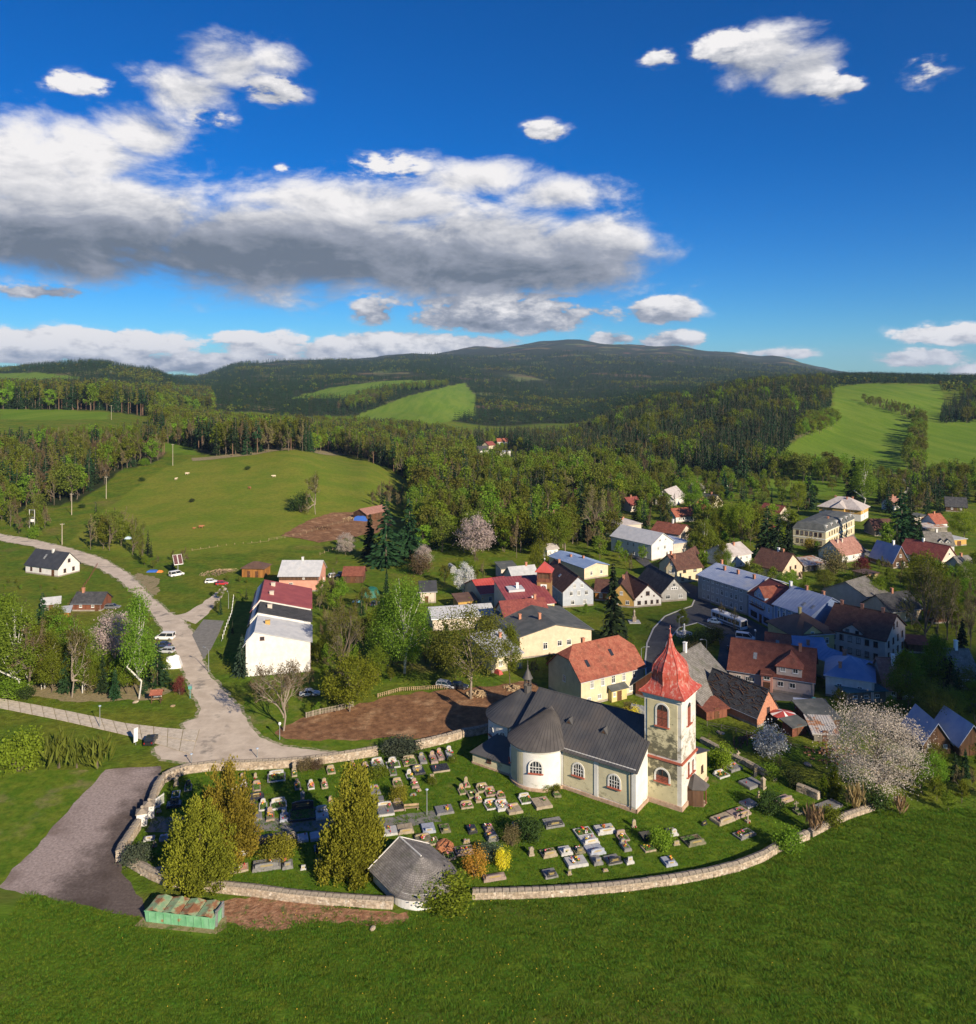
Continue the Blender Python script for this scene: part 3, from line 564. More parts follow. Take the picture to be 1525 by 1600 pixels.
def house(name, label, E0, E1, W, h, rh, wm, rm, roof='gable', ridge='L', z=0, cat='house', group=None, ov=.45, win={}, doors=(), chim=(), fm=FRW, L=None, plinth=True, seams=0, skylights=(), gable_m=None, wsz=(1.0,1.35), dormers=(), extra=None, base_z=None, th=.18):
    """E0, E1: left and right foot (or eave, at height z) of the wall that faces us; the body lies behind it"""
    if z is None: p0, p1 = at(*E0), at(*E1); p1 = Vector((p1.x, p1.y, p0.z))
    else: p0, p1 = at(*E0, z), at(*E1, z)
    g = tz1(p0.x, p0.y) if p0.y > 250 else 0
    if base_z is not None: g = base_z
    d = p1-p0; d.z = 0; LL = L or d.length; an = math.atan2(d.y, d.x)
    T = thing(name, label, cat, (p0.x, p0.y, g), an, group); FOOTP.append((p0.x, p0.y, an, LL, W))
    sw = ridge == 'W'; A, B = (W, LL) if sw else (LL, W)
    wb = wall_mesh(roof, A, B, h, rh, wm)
    if sw: wb.v = swapxy(wb.v, A); wb.f = [tuple(reversed(f)) for f in wb.f]
    wb.build('wall', wm, T)
    v, f = roof_surface(roof, A, B, h, rh, ov)
    if sw: v = swapxy(v, A); f = [tuple(reversed(q)) for q in f]
    rb = MB(); rb.slab(v, f, th); me = rb.mesh('roof', rm); uvroof(me); ro = put('roof', me, T)
    if roof in ('gable','hip','half') and rm.name.endswith(('tiles','slates','shingles')):       # ridge tiles
        a0, a1 = (-ov, A+ov) if roof == 'gable' else ((B/2, A-B/2) if roof == 'hip' else (B/2*.35, A-B/2*.35))
        if a1-a0 > .5:
            rc = MB(); q = [(a0+.02,B/2,h+rh+.03),(a1-.02,B/2,h+rh+.03)]; q = [(y,x,zz) for x,y,zz in q] if sw else q; rc.tube(q, .13, 5); rc.build('ridge_cap', rm, ro)
    if seams and roof in ('gable','mono','hip'):
        sb = MB(); k = seams; x = k*.5; s = rh/(B/2) if roof != 'mono' else rh/B
        while x < A:
            for sgn in ((0, 1) if roof != 'mono' else (0,)):
                y0, y1 = (-ov, B/2) if roof != 'mono' else (-ov, B+ov)
                if roof == 'hip':
                    lim = min(x, A-x, B/2); y1 = lim
                    if y1 < .4: continue
                pa = (x, y0, h+s*y0+.03); pb = (x, y1-.02, h+s*(y1-.02)+.03)
                if sgn: pa = (x, B-pa[1], pa[2]); pb = (x, B-pb[1], pb[2])
                if sw: pa = (pa[1], pa[0], pa[2]); pb = (pb[1], pb[0], pb[2])
                sb.tube([pa, pb], .035, 4)
            x += k
        so_ = sb.build('standing_seam', rm, ro); tag(so_, kind='stuff')
    if plinth:
        pb = MB(); o = .03; pb.prism([(-o,-o),(LL+o,-o),(LL+o,W+o),(-o,W+o)], -.6, .45); pb.build('plinth', PLINTH, T)
    faces = {'f': (0,0,0,LL), 'r': (LL,0,R(90),W), 'l': (0,W,R(-90),W), 'b': (LL,W,R(180),LL)}
    def place(face, s, zc, w_, h_):
        x0, y0, rz, ln = faces[face]; c = (x0+math.cos(rz)*s, y0+math.sin(rz)*s)
        add_window(T, c[0], c[1], zc, rz, w_, h_, fm, lite=p0.y > 330)
    for face, spec in win.items():
        ln = faces[face][3]
        for it in spec:
            if it[0] == 'n':      # ('n', count, z, w, h, margin0, margin1)
                n, zc = it[1], it[2]; w_, h_ = it[3] if len(it) > 3 else wsz; m0, m1 = (it[4] if len(it) > 4 else (.08, .08))
                for i in range(n):
                    u = m0+(1-m0-m1)*((i+.5)/n); place(face, ln*u, zc, w_, h_)
            else: place(face, ln*it[0], it[1], *(it[2] if len(it) > 2 else wsz))
    for dspec in doors:
        x0, y0, rz, ln = faces[dspec[0]]; s = ln*dspec[1]; add_door(T, x0+math.cos(rz)*s, y0+math.sin(rz)*s, rz, *(dspec[2:] or ()))
    def zroof(x, y):
        a, b = (y, x) if sw else (x, y); s = rh/(B/2)
        if roof == 'flat': return h+.1
        if roof == 'mono': return h+rh/B*b
        zz = h+s*min(b, B-b)
        if roof == 'hip': zz = min(zz, h+s*min(a, A-a))
        if roof == 'mansard': zz = h+rh*.9
        return zz
    for c in chim:
        x, y = c[0]*LL, c[1]*W; zz = zroof(x, y); hh = c[2] if len(c) > 2 else 1.1; cm = c[3] if len(c) > 3 else BRICK; q = .32
        cb = MB(); cb.box(x-q, y-q, zz-.8, x+q, y+q, zz+hh); cb.box(x-q-.08, y-q-.08, zz+hh, x+q+.08, y+q+.08, zz+hh+.14); ch = cb.build('chimney', cm, ro)
    if p0.y < 265 and roof in ('gable','hip','half') and plinth:        # gutters and a downpipe on the eaves that face us
        s_ = rh/(B/2); e_ = h-s_*ov-.1; runs = [((-ov,-ov-.06),(LL+ov,-ov-.06))] if not sw else [((LL+ov+.06,-ov),(LL+ov+.06,W+ov)), ((-ov-.06,-ov),(-ov-.06,W+ov))]
        for a_, b_ in runs: gb = MB(); gb.tube([(*a_, e_), (*b_, e_)], .08, 5); gb.build('gutter', METAL, ro)
        db = MB(); q_ = (LL-.25,-.08) if not sw else (LL+.08,.3); db.tube([(q_[0],q_[1],e_),(q_[0],q_[1],.1)], .06, 5); db.build('downpipe', METAL, T)
    for sk in skylights:
        x, y = sk[0]*LL, sk[1]*W; zz = zroof(x, y); s = rh/(B/2); an2 = math.atan(s)
        kb = MB(); hw, hl = .4, .6
        for sx_ in (1,):
            pts = []
            for dx, dy in ((-hw,-hl),(hw,-hl),(hw,hl),(-hw,hl)):
                xx, yy = x+dx, y+dy; pts.append((xx, yy, zroof(xx, yy)+.10))
            kb.slab([(a, b, c) for a, b, c in pts], [(0,1,2,3)], .16)
        kb.build('skylight', CURT if len(sk) < 3 else GLASS, ro)
    for dm in dormers:            # (x fraction, width, wall height, roof rise, kind, windows): cross gable over the front wall
        x, dw, dz, dr, dk, nw = dm[:6]; x = x*LL; s = rh/(B/2); out = dm[6] if len(dm) > 6 else -.06; dmw = dm[7] if len(dm) > 7 else wm; dmr = dm[8] if len(dm) > 8 else rm
        yb = (dz+dr-h)/s+.3; yw = (dz-h)/s+.25; z0 = dm[9] if len(dm) > 9 else 0.5
        if out > 0: z0 = h+s*out-.15
        mb = MB(); x0, x1 = x-dw/2, x+dw/2
        if dk == 'gable':
            mb.add([(x0,out,z0),(x1,out,z0),(x1,out,dz),(x,out,dz+dr-.06),(x0,out,dz),(x0,yw,z0),(x1,yw,z0),(x1,yw,dz),(x0,yw,dz)], [(0,1,2,3,4),(1,6,7,2),(5,0,4,8)])
            rb2 = MB(); s2 = dr/(dw/2); o2 = .3; rb2.slab([(x0-o2,out-o2,dz-s2*o2),(x,out-o2,dz+dr),(x,yb,dz+dr),(x0-o2,yw,dz-s2*o2)], [(0,1,2,3)], .14); rb2.slab([(x,out-o2,dz+dr),(x1+o2,out-o2,dz-s2*o2),(x1+o2,yw,dz-s2*o2),(x,yb,dz+dr)], [(0,1,2,3)], .14)
        elif dk == 'hip':
            mb.add([(x0,out,z0),(x1,out,z0),(x1,out,dz),(x0,out,dz),(x0,yw,z0),(x1,yw,z0),(x1,yw,dz),(x0,yw,dz)], [(0,1,2,3),(1,5,6,2),(4,0,3,7)])
            rb2 = MB(); o2 = .35; rb2.slab([(x0-o2,out-o2,dz-.1),(x1+o2,out-o2,dz-.1),(x1+o2,yw,dz-.1),(x0-o2,yw,dz-.1),(x,out+dw*.35,dz+dr),(x,yb,dz+dr)], [(0,1,4),(1,2,5,4),(3,0,4,5)], .14)
        else:
            mb.add([(x0,out,z0),(x1,out,z0),(x1,out,dz),(x0,out,dz),(x0,yw+1,z0),(x1,yw+1,z0),(x1,yw+1,dz),(x0,yw+1,dz)], [(0,1,2,3),(1,5,6,2),(4,0,3,7)])
            rb2 = MB(); rb2.slab([(x0-.25,out-.3,dz),(x1+.25,out-.3,dz),(x1+.25,yw+2.4,dz+dr),(x0-.25,yw+2.4,dz+dr)], [(0,1,2,3)], .14)
        dob = mb.build('dormer', dmw, T); me = rb2.mesh('dormer_roof', dmr); uvroof(me); put('dormer_roof', me, dob)
        for i in range(nw):
            wx = x0+dw*(i+.5)/nw; ww, wh = (dm[10] if len(dm) > 10 else (.85, 1.0)); add_window(dob, wx, out, dz-wh*.5-.28 if dk != 'gable' else dz-.35, 0, ww, wh, fm, lite=p0.y > 330)
    if extra: extra(T, LL, W)
    return T
def band(T, pts, z0, z1, m, name='band', out=.04):
    for (a, b) in pts:
        d = Vector(b)-Vector(a); n = Vector((d.y, -d.x)).normalized()*out; mb = MB()
        mb.prism([(a[0],a[1]),(a[0]+n.x,a[1]+n.y),(b[0]+n.x,b[1]+n.y),(b[0],b[1])], z0, z1); mb.build(name, m, T)

# ------------------------------------------------------------------ houses on the left
house('white_house', 'white cottage with dark grey roof beside the winding lane', (40,895), (91,902), 8.6, 3.3, 4.4, WHITE, T_ANTH, win={'f':[(.18,1.7),(.46,1.7)],'r':[(.3,1.7),(.7,1.7),(.5,4.9,(1.0,1.2))]}, doors=[('f',.84,1.3,2.3)], chim=[(.55,.45,1.0,WHITE)], skylights=[(.42,.28)], fm=FRB)
house('orange_hut', 'orange wooden hut with brown roof beside the woodpile', (378,902), (412,903), 6, 3.4, 1.5, WOODO, S_BROWN, roof='hip', win={}, doors=[('f',.3),('f',.68)], cat='hut', plinth=False)
def pinkx(T, L, W): band(T, [((0,0),(L,0))], 3.55, 4.9, WOODB, 'boarding', .06)
house('pink_house', 'pink house with light grey roof and brown boarded attic', (436,924), (498,924), 11, 5.2, 3.6, PINKW, S_WHITE, win={'f':[(.3,2.0,(1.3,1.5)),(.62,4.2,(.7,.5))],'r':[('n',2,1.9)]}, chim=[(.5,.5,.9,WHITE)], extra=pinkx, seams=.9)
house('brown_shed', 'low shed with red brown roof behind the garden', (536,911), (567,911), 6, 2.8, 2.0, WOODB, T_RBROWN, cat='shed', doors=[('f',.5,2.2,2.3)], plinth=False)
house('small_house', 'tiny cream house with dark grey roof above the birch', (657,943), (681,942), 6, 3.9, 2.3, PALE, T_ANTH, cat='house', win={'r':[('n',1,2.2)]}, doors=[('f',.4)])
# terraced row, gable end towards us
def terrace():
    near_r = at(485,999,7.6); far_r = at(485,925,7.6); near_l = at(388.5,997,8.2); ax = (far_r-near_r); ax.z = 0; ln = ax.length; ax.normalize()
    an = math.atan2(ax.y, ax.x)-R(90); w = (near_r-near_l).length*1.02
    o = near_r-Vector((math.cos(an), math.sin(an), 0))*w
    xr = w*.13
    for i, (lab, rm, dz, cm) in enumerate((('white terraced house with pale sheet roof and blank gable end', S_WHITE, 0, PALE), ('middle terraced house with dark grey roof', T_DARK, .8, PALE), ('far terraced house with maroon roof and two chimneys', S_CRIM, 1.5, PALE))):
        y0 = ln*(.0, .31, .53, 1.0)[i]; y1 = ln*(.0, .31, .53, 1.0)[i+1]-.02; D = y1-y0
        T = thing('terraced_house', lab, 'house', (o.x+ax.x*y0, o.y+ax.y*y0, 0), an, 'row of three terraced houses')
        hl, hr, hp = 8.2+dz, 7.0+dz, 10.2+dz
        mb = MB(); mb.add([(0,0,-.5),(w,0,-.5),(w,0,hr),(xr,0,hp),(0,0,hl),(0,D,-.5),(w,D,-.5),(w,D,hr),(xr,D,hp),(0,D,hl)], [(0,1,2,3,4),(9,8,7,6,5),(1,6,7,2),(5,0,4,9),(2,7,8,3),(3,8,9,4)]); mb.build('wall', WHITE, T)
        rb = MB(); s = (hp-hr)/(w-xr); rb.slab([(xr,-.25,hp+.2),(w+.5,-.25,hr-s*.5+.2),(w+.5,D,hr-s*.5+.2),(xr,D,hp+.2)], [(0,1,2,3)], .17); rb.slab([(-.7,-.25,hl-1.2),(xr,-.25,hp+.2),(xr,D,hp+.2),(-.7,D,hl-1.2)], [(0,1,2,3)], .17)
        me = rb.mesh('roof', rm); uvroof(me); ro = put('roof', me, T)
        sb = MB(); yy = .4
        while yy < D: sb.tube([(xr,yy,hp+.23),(w+.5,yy,hr-s*.5+.23)], .03, 4); yy += .8
        tag(sb.build('standing_seam', rm, ro), kind='stuff')
        for cy in ((.55,) if i < 2 else (.3, .75)):
            cb = MB(); x = xr+w*.18; zz = hp-s*w*.18; cb.box(x-.55, D*cy-.4, zz-.3, x+.55, D*cy+.4, zz+1.0); cb.box(x-.62, D*cy-.47, zz+1.0, x+.62, D*cy+.47, zz+1.12); cb.build('chimney', OCHRE if i == 0 else PALE, ro)
        if i == 0: add_window(T, w*.25, 0, 8.6, 0, 1.0, .8, FRB)
        for k in range(2): add_window(T, w, D*(.3+.4*k), 4.8, R(90), 1.2, 1.4); add_window(T, w, D*(.3+.4*k), 1.8, R(90), 1.2, 1.4); add_window(T, 0, D*(.3+.4*k), 5.2, R(-90), 1.2, 1.4)
        if i == 0:
            g = MB(); g.tube([(w+.06,-.06,7.2),(w+.06,-.06,0)], .06, 6); g.build('drainpipe', FRB, T)
terrace()
house('weathered_shed', 'small grey roofed shed between lane and orchard trees', (66,955), (93,952), 4, 2.2, 1.3, WOODG, S_GREY, cat='shed', plinth=False, doors=[('f',.5)])
house('brown_cabin', 'dark roofed brown cabin beside the parked dark car', (113,955), (158,955), 6.5, 2.6, 2.2, WOODR, T_DARK, cat='cabin', win={'f':[('n',2,1.5,(.8,.8))]}, chim=[(.2,.5,1.2)], doors=[('f',.85)])
house('orange_hut', 'small orange hut with grey roof among the trees', (86,972), (108,970), 3.4, 2.7, .6, WOODO, S_GREY, roof='mono', cat='hut', plinth=False, doors=[('f',.5)])
house('farm_shed', 'open timber farm shed with faded pink sheet roof', (573,815), (607,811), 9, 3.2, 2.0, WOODB, T_PINK, z=None, cat='shed', plinth=False, doors=[('f',.35,2.4,2.4)], win={'f':[(.75,1.8,(1.2,1.0))]})
# ------------------------------------------------------------------ centre of the village
def firex(T, L, W):
    band(T, [((0,0),(L,0))], 6.6, 7.15, FRW, 'cornice', .12); [band(T, [q], .4, 6.6, YELLOW, 'pilaster', .07) for q in (((0,0),(.5,0)),((L-.5,0),(L,0)))]
    mb = MB(); mb.slab([(L*.12,W*.42,9.25),(L*.5,W*.42,9.25),(L*.5,W*.62,9.62),(L*.12,W*.62,9.62)], [(0,1,2,3)], .6); mb.build('flat_light', S_WHITE, T)
house('fire_station', 'cream building with crimson sheet roof beside the clock tower', (799,987), (866,981), 17, 7.2, 3.2, CREAM, S_CRIM, roof='mono', cat='building', win={'f':[('n',3,3.0,(1.4,1.2))],'r':[('n',3,3)]}, chim=[(.35,.5,2.0,FRW),(.55,.12,.9,FRW)], extra=firex, seams=.9, ov=.5)
house('red_roof_house', 'low cream building with bright red sheet roof left of the clock tower', (752,950), (800,944), 13, 4.4, 2.6, CREAM, S_RED, cat='building', win={'f':[('n',2,2.4)]}, seams=.9)
def clock_tower():
    p = at(851,962,0); T = thing('clock_tower', 'square wooden tower with pointed red roof and clock', 'tower', (p.x, p.y, 0), R(-12))
    w = 1.95; mb = MB(); mb.box(-w,-w,-.5,w,w,10.2); mb.build('shaft', wood('tower_boards', (.30,.17,.07)), T)
    mb = MB(); mb.box(-w-.12,-w-.12,10.2,w+.12,w+.12,10.6); mb.build('cornice', WOODR, T)
    mb = MB()
    for sx_ in (-1,1):
        for sy in (-1,1): mb.box(sx_*w-.25*(sx_>0)-0*(sx_<0), sy*w-.25*(sy>0), 10.6, sx_*w+.25*(sx_<0), sy*w+.25*(sy<0), 13.2)
    mb.box(-w,-w,12.6,w,w,13.2); mb.box(-w,-w,10.6,w,w,11.2); mb.build('belfry', WOODR, T)
    mb = MB(); mb.box(-w+.3,-w+.3,11.2,w-.3,w-.3,12.6); mb.build('louvre', WOODB, T)
    mb = MB(); e = w+.55; mb.slab([(-e,-e,13.2),(e,-e,13.2),(e,e,13.2),(-e,e,13.2),(0,0,15.8)], [(0,1,4),(1,2,4),(2,3,4),(3,0,4)], .15); r = put('roof', mb.mesh('roof', S_RED), T)
    mb = MB(); mb.tube([(0,0,15.6),(0,0,18.2)], .06, 5); mb.box(-.5,-.04,17.5,.5,.04,17.6); mb.lathe([(0,0),(.2,.1),(.25,.25),(.2,.4),(0,.5)], 8, (0,0,16.2)); mb.build('finial', METAL, r)
    mb = MB(); mb.box(-.9,-w-.09,7.6,.9,-w,9.6); c = mb.build('clock_board', FRW, T)
    cd = MB(); n = 20; cd.add([(.72*math.cos(2*math.pi*i/n), -w-.11, 8.6+.72*math.sin(2*math.pi*i/n)) for i in range(n)], [tuple(range(n))]); cl = cd.build('clock_face', mat('clock_enamel', (.08,.09,.11), rough=.4), c)
    hb = MB(); hb.box(-.04,-w-.14,8.6,.04,-w-.12,9.15); hb.box(-.04,-w-.14,8.56,.4,-w-.12,8.64); hb.build('clock_hand', FRW, c)
clock_tower()
house('blue_grey_house', 'pale blue gabled house with dark brown roof behind the clock tower', (879.5,949.5), (927,946), 22, 5.0, 4.2, BGREY, T_BROWN, ridge='W', win={'f':[(.27,4.1),(.52,4.1),(.77,4.1),(.38,6.3,(.9,1.2)),(.62,6.3,(.9,1.2)),(.32,1.4,(1.1,1.3)),(.72,1.4,(1.1,1.3))],'l':[('n',5,1.8)]}, chim=[(.5,.8,1.0)], skylights=[(.25,.45)])
house('blue_roof_barn', 'brown barn with shallow bright blue sheet roof', (913,906), (950,900), 21, 4.2, 1.3, BEIGE, S_BBLUE, ridge='W', cat='barn', chim=[(.5,.35,.6),(.35,.6,.6)], win={'f':[('n',2,2)]}, seams=1.0)
house('dark_roof_house', 'low house with brown roof between blue barn and spruce', (930,938), (960,940), 9, 3.0, 2.6, WOODO, T_BROWN, win={'f':[('n',2,1.6)]})
house('orange_gabled_house', 'orange gabled cottage half hidden by the tall spruce', (952,947), (990,950), 15, 3.0, 4.2, OCHRE, T_BROWN, ridge='W', win={'f':[(.75,1.5,(1.1,1.2)),(.5,4.2,(.9,1.1)),(.3,1.5)]}, chim=[(.5,.4,.9)])
house('white_gabled_cottage', 'small white gabled cottage with dark brown roof by the green', (991,949.5), (1033,946), 15, 2.7, 4.0, WHITE, T_BROWN, ridge='W', win={'f':[(.18,1.35,(1.1,1.1)),(.43,1.35,(.8,1.1)),(.65,1.35,(.8,1.1)),(.86,1.35,(.8,1.1)),(.5,4.0,(1.2,1.2)),(.27,3.2,(.4,.4)),(.73,3.2,(.4,.4))]}, fm=FRB)
def signx(T, L, W):
    mb = MB(); mb.box(L*.36,-.12,3.6,L*.64,-.04,4.4); s = mb.build('sign_board', FRW, T); mb = MB()
    for i in range(3): mb.box(L*(.40+.08*i),-.14,3.8,L*(.45+.08*i),-.121,4.2)
    mb.build('sign_mark', GLASS, s)
house('grey_gabled_house', 'grey gabled house with dark slate roof and white sign board', (1033.5,941), (1073,938), 17, 3.0, 4.3, GREYW, T_DARK, ridge='W', win={'f':[(.25,1.5,(1.5,1.2)),(.75,1.5,(1.5,1.2)),(.5,5.1,(1.0,1.1)),(.5,6.4,(.4,.4)),(.24,4.1,(.4,.4)),(.76,4.1,(.4,.4))]}, extra=signx)
house('cream_house', 'cream two storey house with dark brown roof at the street bend', (1058,912), (1097,907), 10, 5.0, 3.8, CREAM, T_BROWN, win={'f':[('n',3,1.5,(1,1.2)),('n',2,4.0,(1.2,1.2))]}, chim=[(.12,.5,.9)], fm=FRB)
house('cream_wing', 'narrow cream gabled house with brown roof left of the street bend', (1041,909), (1058,911.5), 24, 5.0, 3.0, CREAM, T_BROWN, ridge='W', win={'f':[(.35,3.6,(.7,1)),(.68,3.6,(.7,1)),(.35,1.4,(.7,1)),(.68,1.4,(.7,1)),(.5,6.2,(.6,.7))]}, chim=[(.5,.1,.9)])
house('white_town_house', 'big white gabled house with silver roof and long dormer', (1018,876), (1052,869), 21, 6.3, 3.6, WHITE, S_WHITE, ridge='W', win={'f':[(.38,7.2,(.9,1)),(.64,7.2,(.9,1)),(.7,1.7,(1.1,1.6)),(.3,4.3),(.6,4.3)],'l':[('n',6,4.6,(.9,1.5)),('n',6,1.6,(.9,1.5))]})
house('white_annex', 'flat roofed white annex beside the silver roofed house', (1052.5,869), (1077,866), 12, 5.2, .3, PALE, S_BLUE, roof='flat', cat='building', win={'f':[(.65,1.8,(1.2,1.6))]})
house('long_brown_roof_house', 'long house with brown and red roof behind the silver roof', (1018,848), (1062,852), 11, 5.0, 3.0, PALE, T_RBROWN, z=None, win={'f':[('n',4,2)]}, chim=[(.55,.5,1.5,FRW)])
house('pinkish_flat_house', 'pinkish cube house with pale hipped roof above the street', (969,845), (1002,841), 13, 6.4, 1.5, PALE, S_PALE, roof='hip', z=None, win={'f':[(.2,4.6,(.9,1.2)),(.36,4.6,(.9,1.2)),(.55,4.6,(.6,1.2)),(.22,1.9,(.9,1.2)),(.55,1.9,(.7,1.2))],'l':[('n',3,4.6),('n',3,1.9)]}, chim=[(.4,.4,.6),(.6,.6,.6)])
# the three fronts of the square
house('long_blue_roof_house', 'long grey three storey house with blue sheet roof on the square', (1090.7,935), (1168.6,962), 16, 7.6, 2.6, GREYW, S_BLUE, win={'f':[('n',9,6.6,(.9,.8)),('n',9,4.3,(1.0,1.6)),('n',9,1.6,(1.0,1.5))],'r':[('n',3,4.3)],'l':[('n',3,4.3)]}, chim=[(.28,.35,1.1),(.55,.35,1.1),(.86,.35,1.1),(.02,.6,1.3)], seams=.8, cat='building')
def balx(T, L, W):
    mb = MB(); mb.box(L*.14,-.9,4.15,L*.66,0,4.3); b = mb.build('balcony', WOODR, T); mb = MB()
    for x0,y0,x1,y1 in ((.14,-.9,.66,-.84),): mb.box(L*x0,y0,5.1,L*x1,y1,5.2)
    for i in range(9): x = L*(.14+.52*i/8); mb.box(x-.03,-.89,4.3,x+.03,-.84,5.1)
    mb.build('railing', WOODR, b); band(T, [((0,0),(L,0))], .3, 2.9, BLUEW, 'ground_floor', .05)
    mb = MB(); mb.box(L*.1,-.08,.7,L*.36,-.05,2.4); mb.box(L*.62,-.08,.7,L*.9,-.05,2.4); mb.build('shop_window', GLASS, T)
house('light_blue_house', 'narrow light blue house with red roof and carved balcony', (1169.6,963), (1208.5,984.5), 14, 6.8, 3.8, LBLUE, T_DRED, win={'f':[('n',5,4.9,(.8,1.5))]}, doors=[('f',.5,1.3,2.5)], dormers=[(.46,5.4,8.0,2.2,'gable',3,-.06,LBLUE,T_RED,6.2,(.75,1.1))], chim=[(.8,.5,1.6,FRW)], extra=balx, cat='house')
def bluex(T, L, W):
    band(T, [((0,0),(L,0))], 3.3, 3.6, FRW, 'string_course', .1); band(T, [((0,0),(L,0))], 7.0, 7.35, FRW, 'cornice', .18)
    for i in range(7): x = L*(i/6); band(T, [((max(0,x-.2),0),(min(L,x+.2),0))], 3.65, 6.95, FRW, 'pilaster', .09)
house('blue_house', 'bright blue house with white pilasters and pale blue roof', (1209.5,985.5), (1266,1007), 15, 7.5, 3.9, BLUEW, S_BLUE, win={'f':[('n',6,5.0,(1.0,1.9)),('n',6,6.6,(.8,.5)),('n',6,1.6,(1.3,2.3))],'r':[(.45,4.6),(.62,8.0,(1,1.4))]}, chim=[(.35,.5,1.0),(.75,.55,1.0)], skylights=[(.62,.18),(.86,.18)], extra=bluex, seams=1.0)
def brownx(T, L, W): pass
house('long_brown_house', 'long grey house with dark brown tiled roof and cross gable', (1288.7,981), (1383,1001), 16, 6.3, 4.4, PKGREY, T_BROWN, z=6.1, win={'f':[('n',6,4.7,(1,1.4)),('n',6,1.8,(1,1.4))],'r':[('n',4,4.6,(1,1.5),(.05,.05)),('n',4,1.8,(1,1.5),(.05,.05)),(.42,8.0,(.8,1.2)),(.58,8.0,(.8,1.2))]}, chim=[(.1,.5,.9),(.45,.5,.9),(.8,.5,.9)], dormers=[(.47,4.6,6.9,1.6,'gable',2)], fm=FRB, plinth=False)
house('yellow_house', 'yellow house with brown hipped roof behind the red roofs', (1240,1027), (1309,1022), 12, 5.6, 3.6, YELLOW, S_BROWN, roof='hip', win={'f':[(.2,3.6),(.4,3.6),(.75,3.6)],'r':[('n',2,3.6)]}, chim=[(.45,.5,1.4,YELLOW)], dormers=[(.42,5,5.9,1.8,'gable',1)])
def entr(T, L, W):
    mb = MB(); mb.box(L*.40,-1.1,-.4,L*.53,0,3.9); b = mb.build('entrance_bay', PINKW, T); add_door(b, L*.465, -1.1, 0, 1.4, 2.2); add_window(b, L*.465, -1.1, 3.1, 0, 1.3, .8)
    mb = MB(); mb.slab([(L*.385,-1.5,3.75),(L*.545,-1.5,3.75),(L*.545,.3,4.3),(L*.385,.3,4.3)], [(0,1,2,3)], .15); mb.build('bay_roof', T_RBROWN, b)
house('red_roof_villa', 'wide house with red brown roof behind the broken shed', (1139,1069), (1271,1090), 12, 3.7, 5.0, PKGREY, T_RBROWN, win={'f':[(.12,1.9,(1,1)),(.23,1.9,(1,1)),(.28,1.9,(1,1)),(.62,1.9,(1.2,1.1)),(.76,1.9,(1.2,1.1))],'r':[(.5,2.0,(1.2,1.5)),(.5,5.3,(1.2,1.5))]}, chim=[(.83,.45,1.3)], dormers=[(.72,5.2,5.9,2.2,'hip',2,.15,PKGREY,T_RED,3.6,(1.1,1.0))], extra=entr, skylights=[(.3,.25)])
house('red_wing', 'house wing with bright red roof behind the wide villa', (1196,1047), (1232,1052), 8, 4.2, 3.6, PKGREY, T_RED, ridge='L', skylights=[(.5,.25)], win={'f':[('n',2,3)]})
house('red_rear_wing', 'rear wing with faded red roof left of the bright red wing', (1150,1054), (1180,1058), 7, 3.4, 2.6, PKGREY, T_DRED, ridge='L', chim=[(.6,.5,.8)])
house('blue_hip_house', 'white house with bright blue hipped sheet roof', (1290,1087), (1322,1092), 12.5, 4.8, 2.6, WHITE, S_BBLUE, roof='hip', L=9.5, win={'r':[(.12,3.3,(1,1.4)),(.4,3.3,(1,1.4)),(.7,3.3,(1,1.4)),(.5,1.2,(.8,.8))],'f':[('n',2,2.4)]}, chim=[(.3,.2,1.0)], seams=.9)
house('blue_roof_workshop', 'yellow workshop with low bright blue roof', (1338,1081), (1356,1076), 13, 4.6, 1.6, YELLOW, S_BBLUE, roof='gable', ridge='W', cat='building', L=7, win={'r':[(.3,2.4)]}, chim=[(.4,.4,1.4)], seams=.9)
house('blue_strip_building', 'low rear building with long blue sheet roof', (1240,1046), (1295,1050), 8, 4.2, 1.2, GREYW, S_BBLUE, roof='mono', cat='building', chim=[(.5,.5,1)], seams=.9)
house('pink_roof_cottage', 'cottage with faded pink tiled roof and white chimney', (1383,1092), (1428,1094), 9, 2.4, 5.0, PALE, T_PINK, win={'f':[('n',2,1.3,(.9,.9))],'r':[(.5,1.5)]}, chim=[(.5,.4,2.0,FRW)], doors=[('f',.5)])
house('teal_flat_shed', 'low shed with flat dark teal roof behind the blossom tree', (1322,1100), (1384,1097), 8, 2.6, .3, WOODG, S_TEAL, roof='flat', cat='shed', plinth=False, win={'f':[('n',3,1.4,(1,.7))]})
house('old_cottage', 'old timber cottage with grey shingle roof behind church tower', (1093,1117), (1133,1089), 15, 3.0, 6.2, WOODR, T_GREY, win={'f':[('n',4,1.6,(.9,1.0))]}, chim=[(.55,.5,1.9,FRW)], ov=.8, L=15)
def ruinx(T, L, W):
    mb = MB()
    for k in range(240):
        x = random.uniform(.1, L-.1); y = random.uniform(0, W); z = 2.2+4.6*(1-abs(x-L/2)/(L/2)); s = math.atan2(4.6, L/2)*(1 if x < L/2 else -1)
        a = random.uniform(-.6,.6); l = random.uniform(.5,1.6); d = Vector((math.cos(s)*math.sin(a), math.cos(a), math.sin(s)*math.sin(a)))*l/2; c = Vector((x,y,z+.05)); mb.tube([c-d, c+d], random.uniform(.04,.09), 4)
    tag(mb.build('loose_batten', WOODB, T), kind='stuff')
house('ruined_shed', 'collapsing shed with brick gable and black tattered roof', (1183,1137), (1217,1124), 14, 2.2, 4.6, BRICK, T_DARK, ridge='W', cat='shed', win={'f':[(.5,2.5,(.9,1.6))]}, fm=FRB, ov=.2, extra=ruinx)
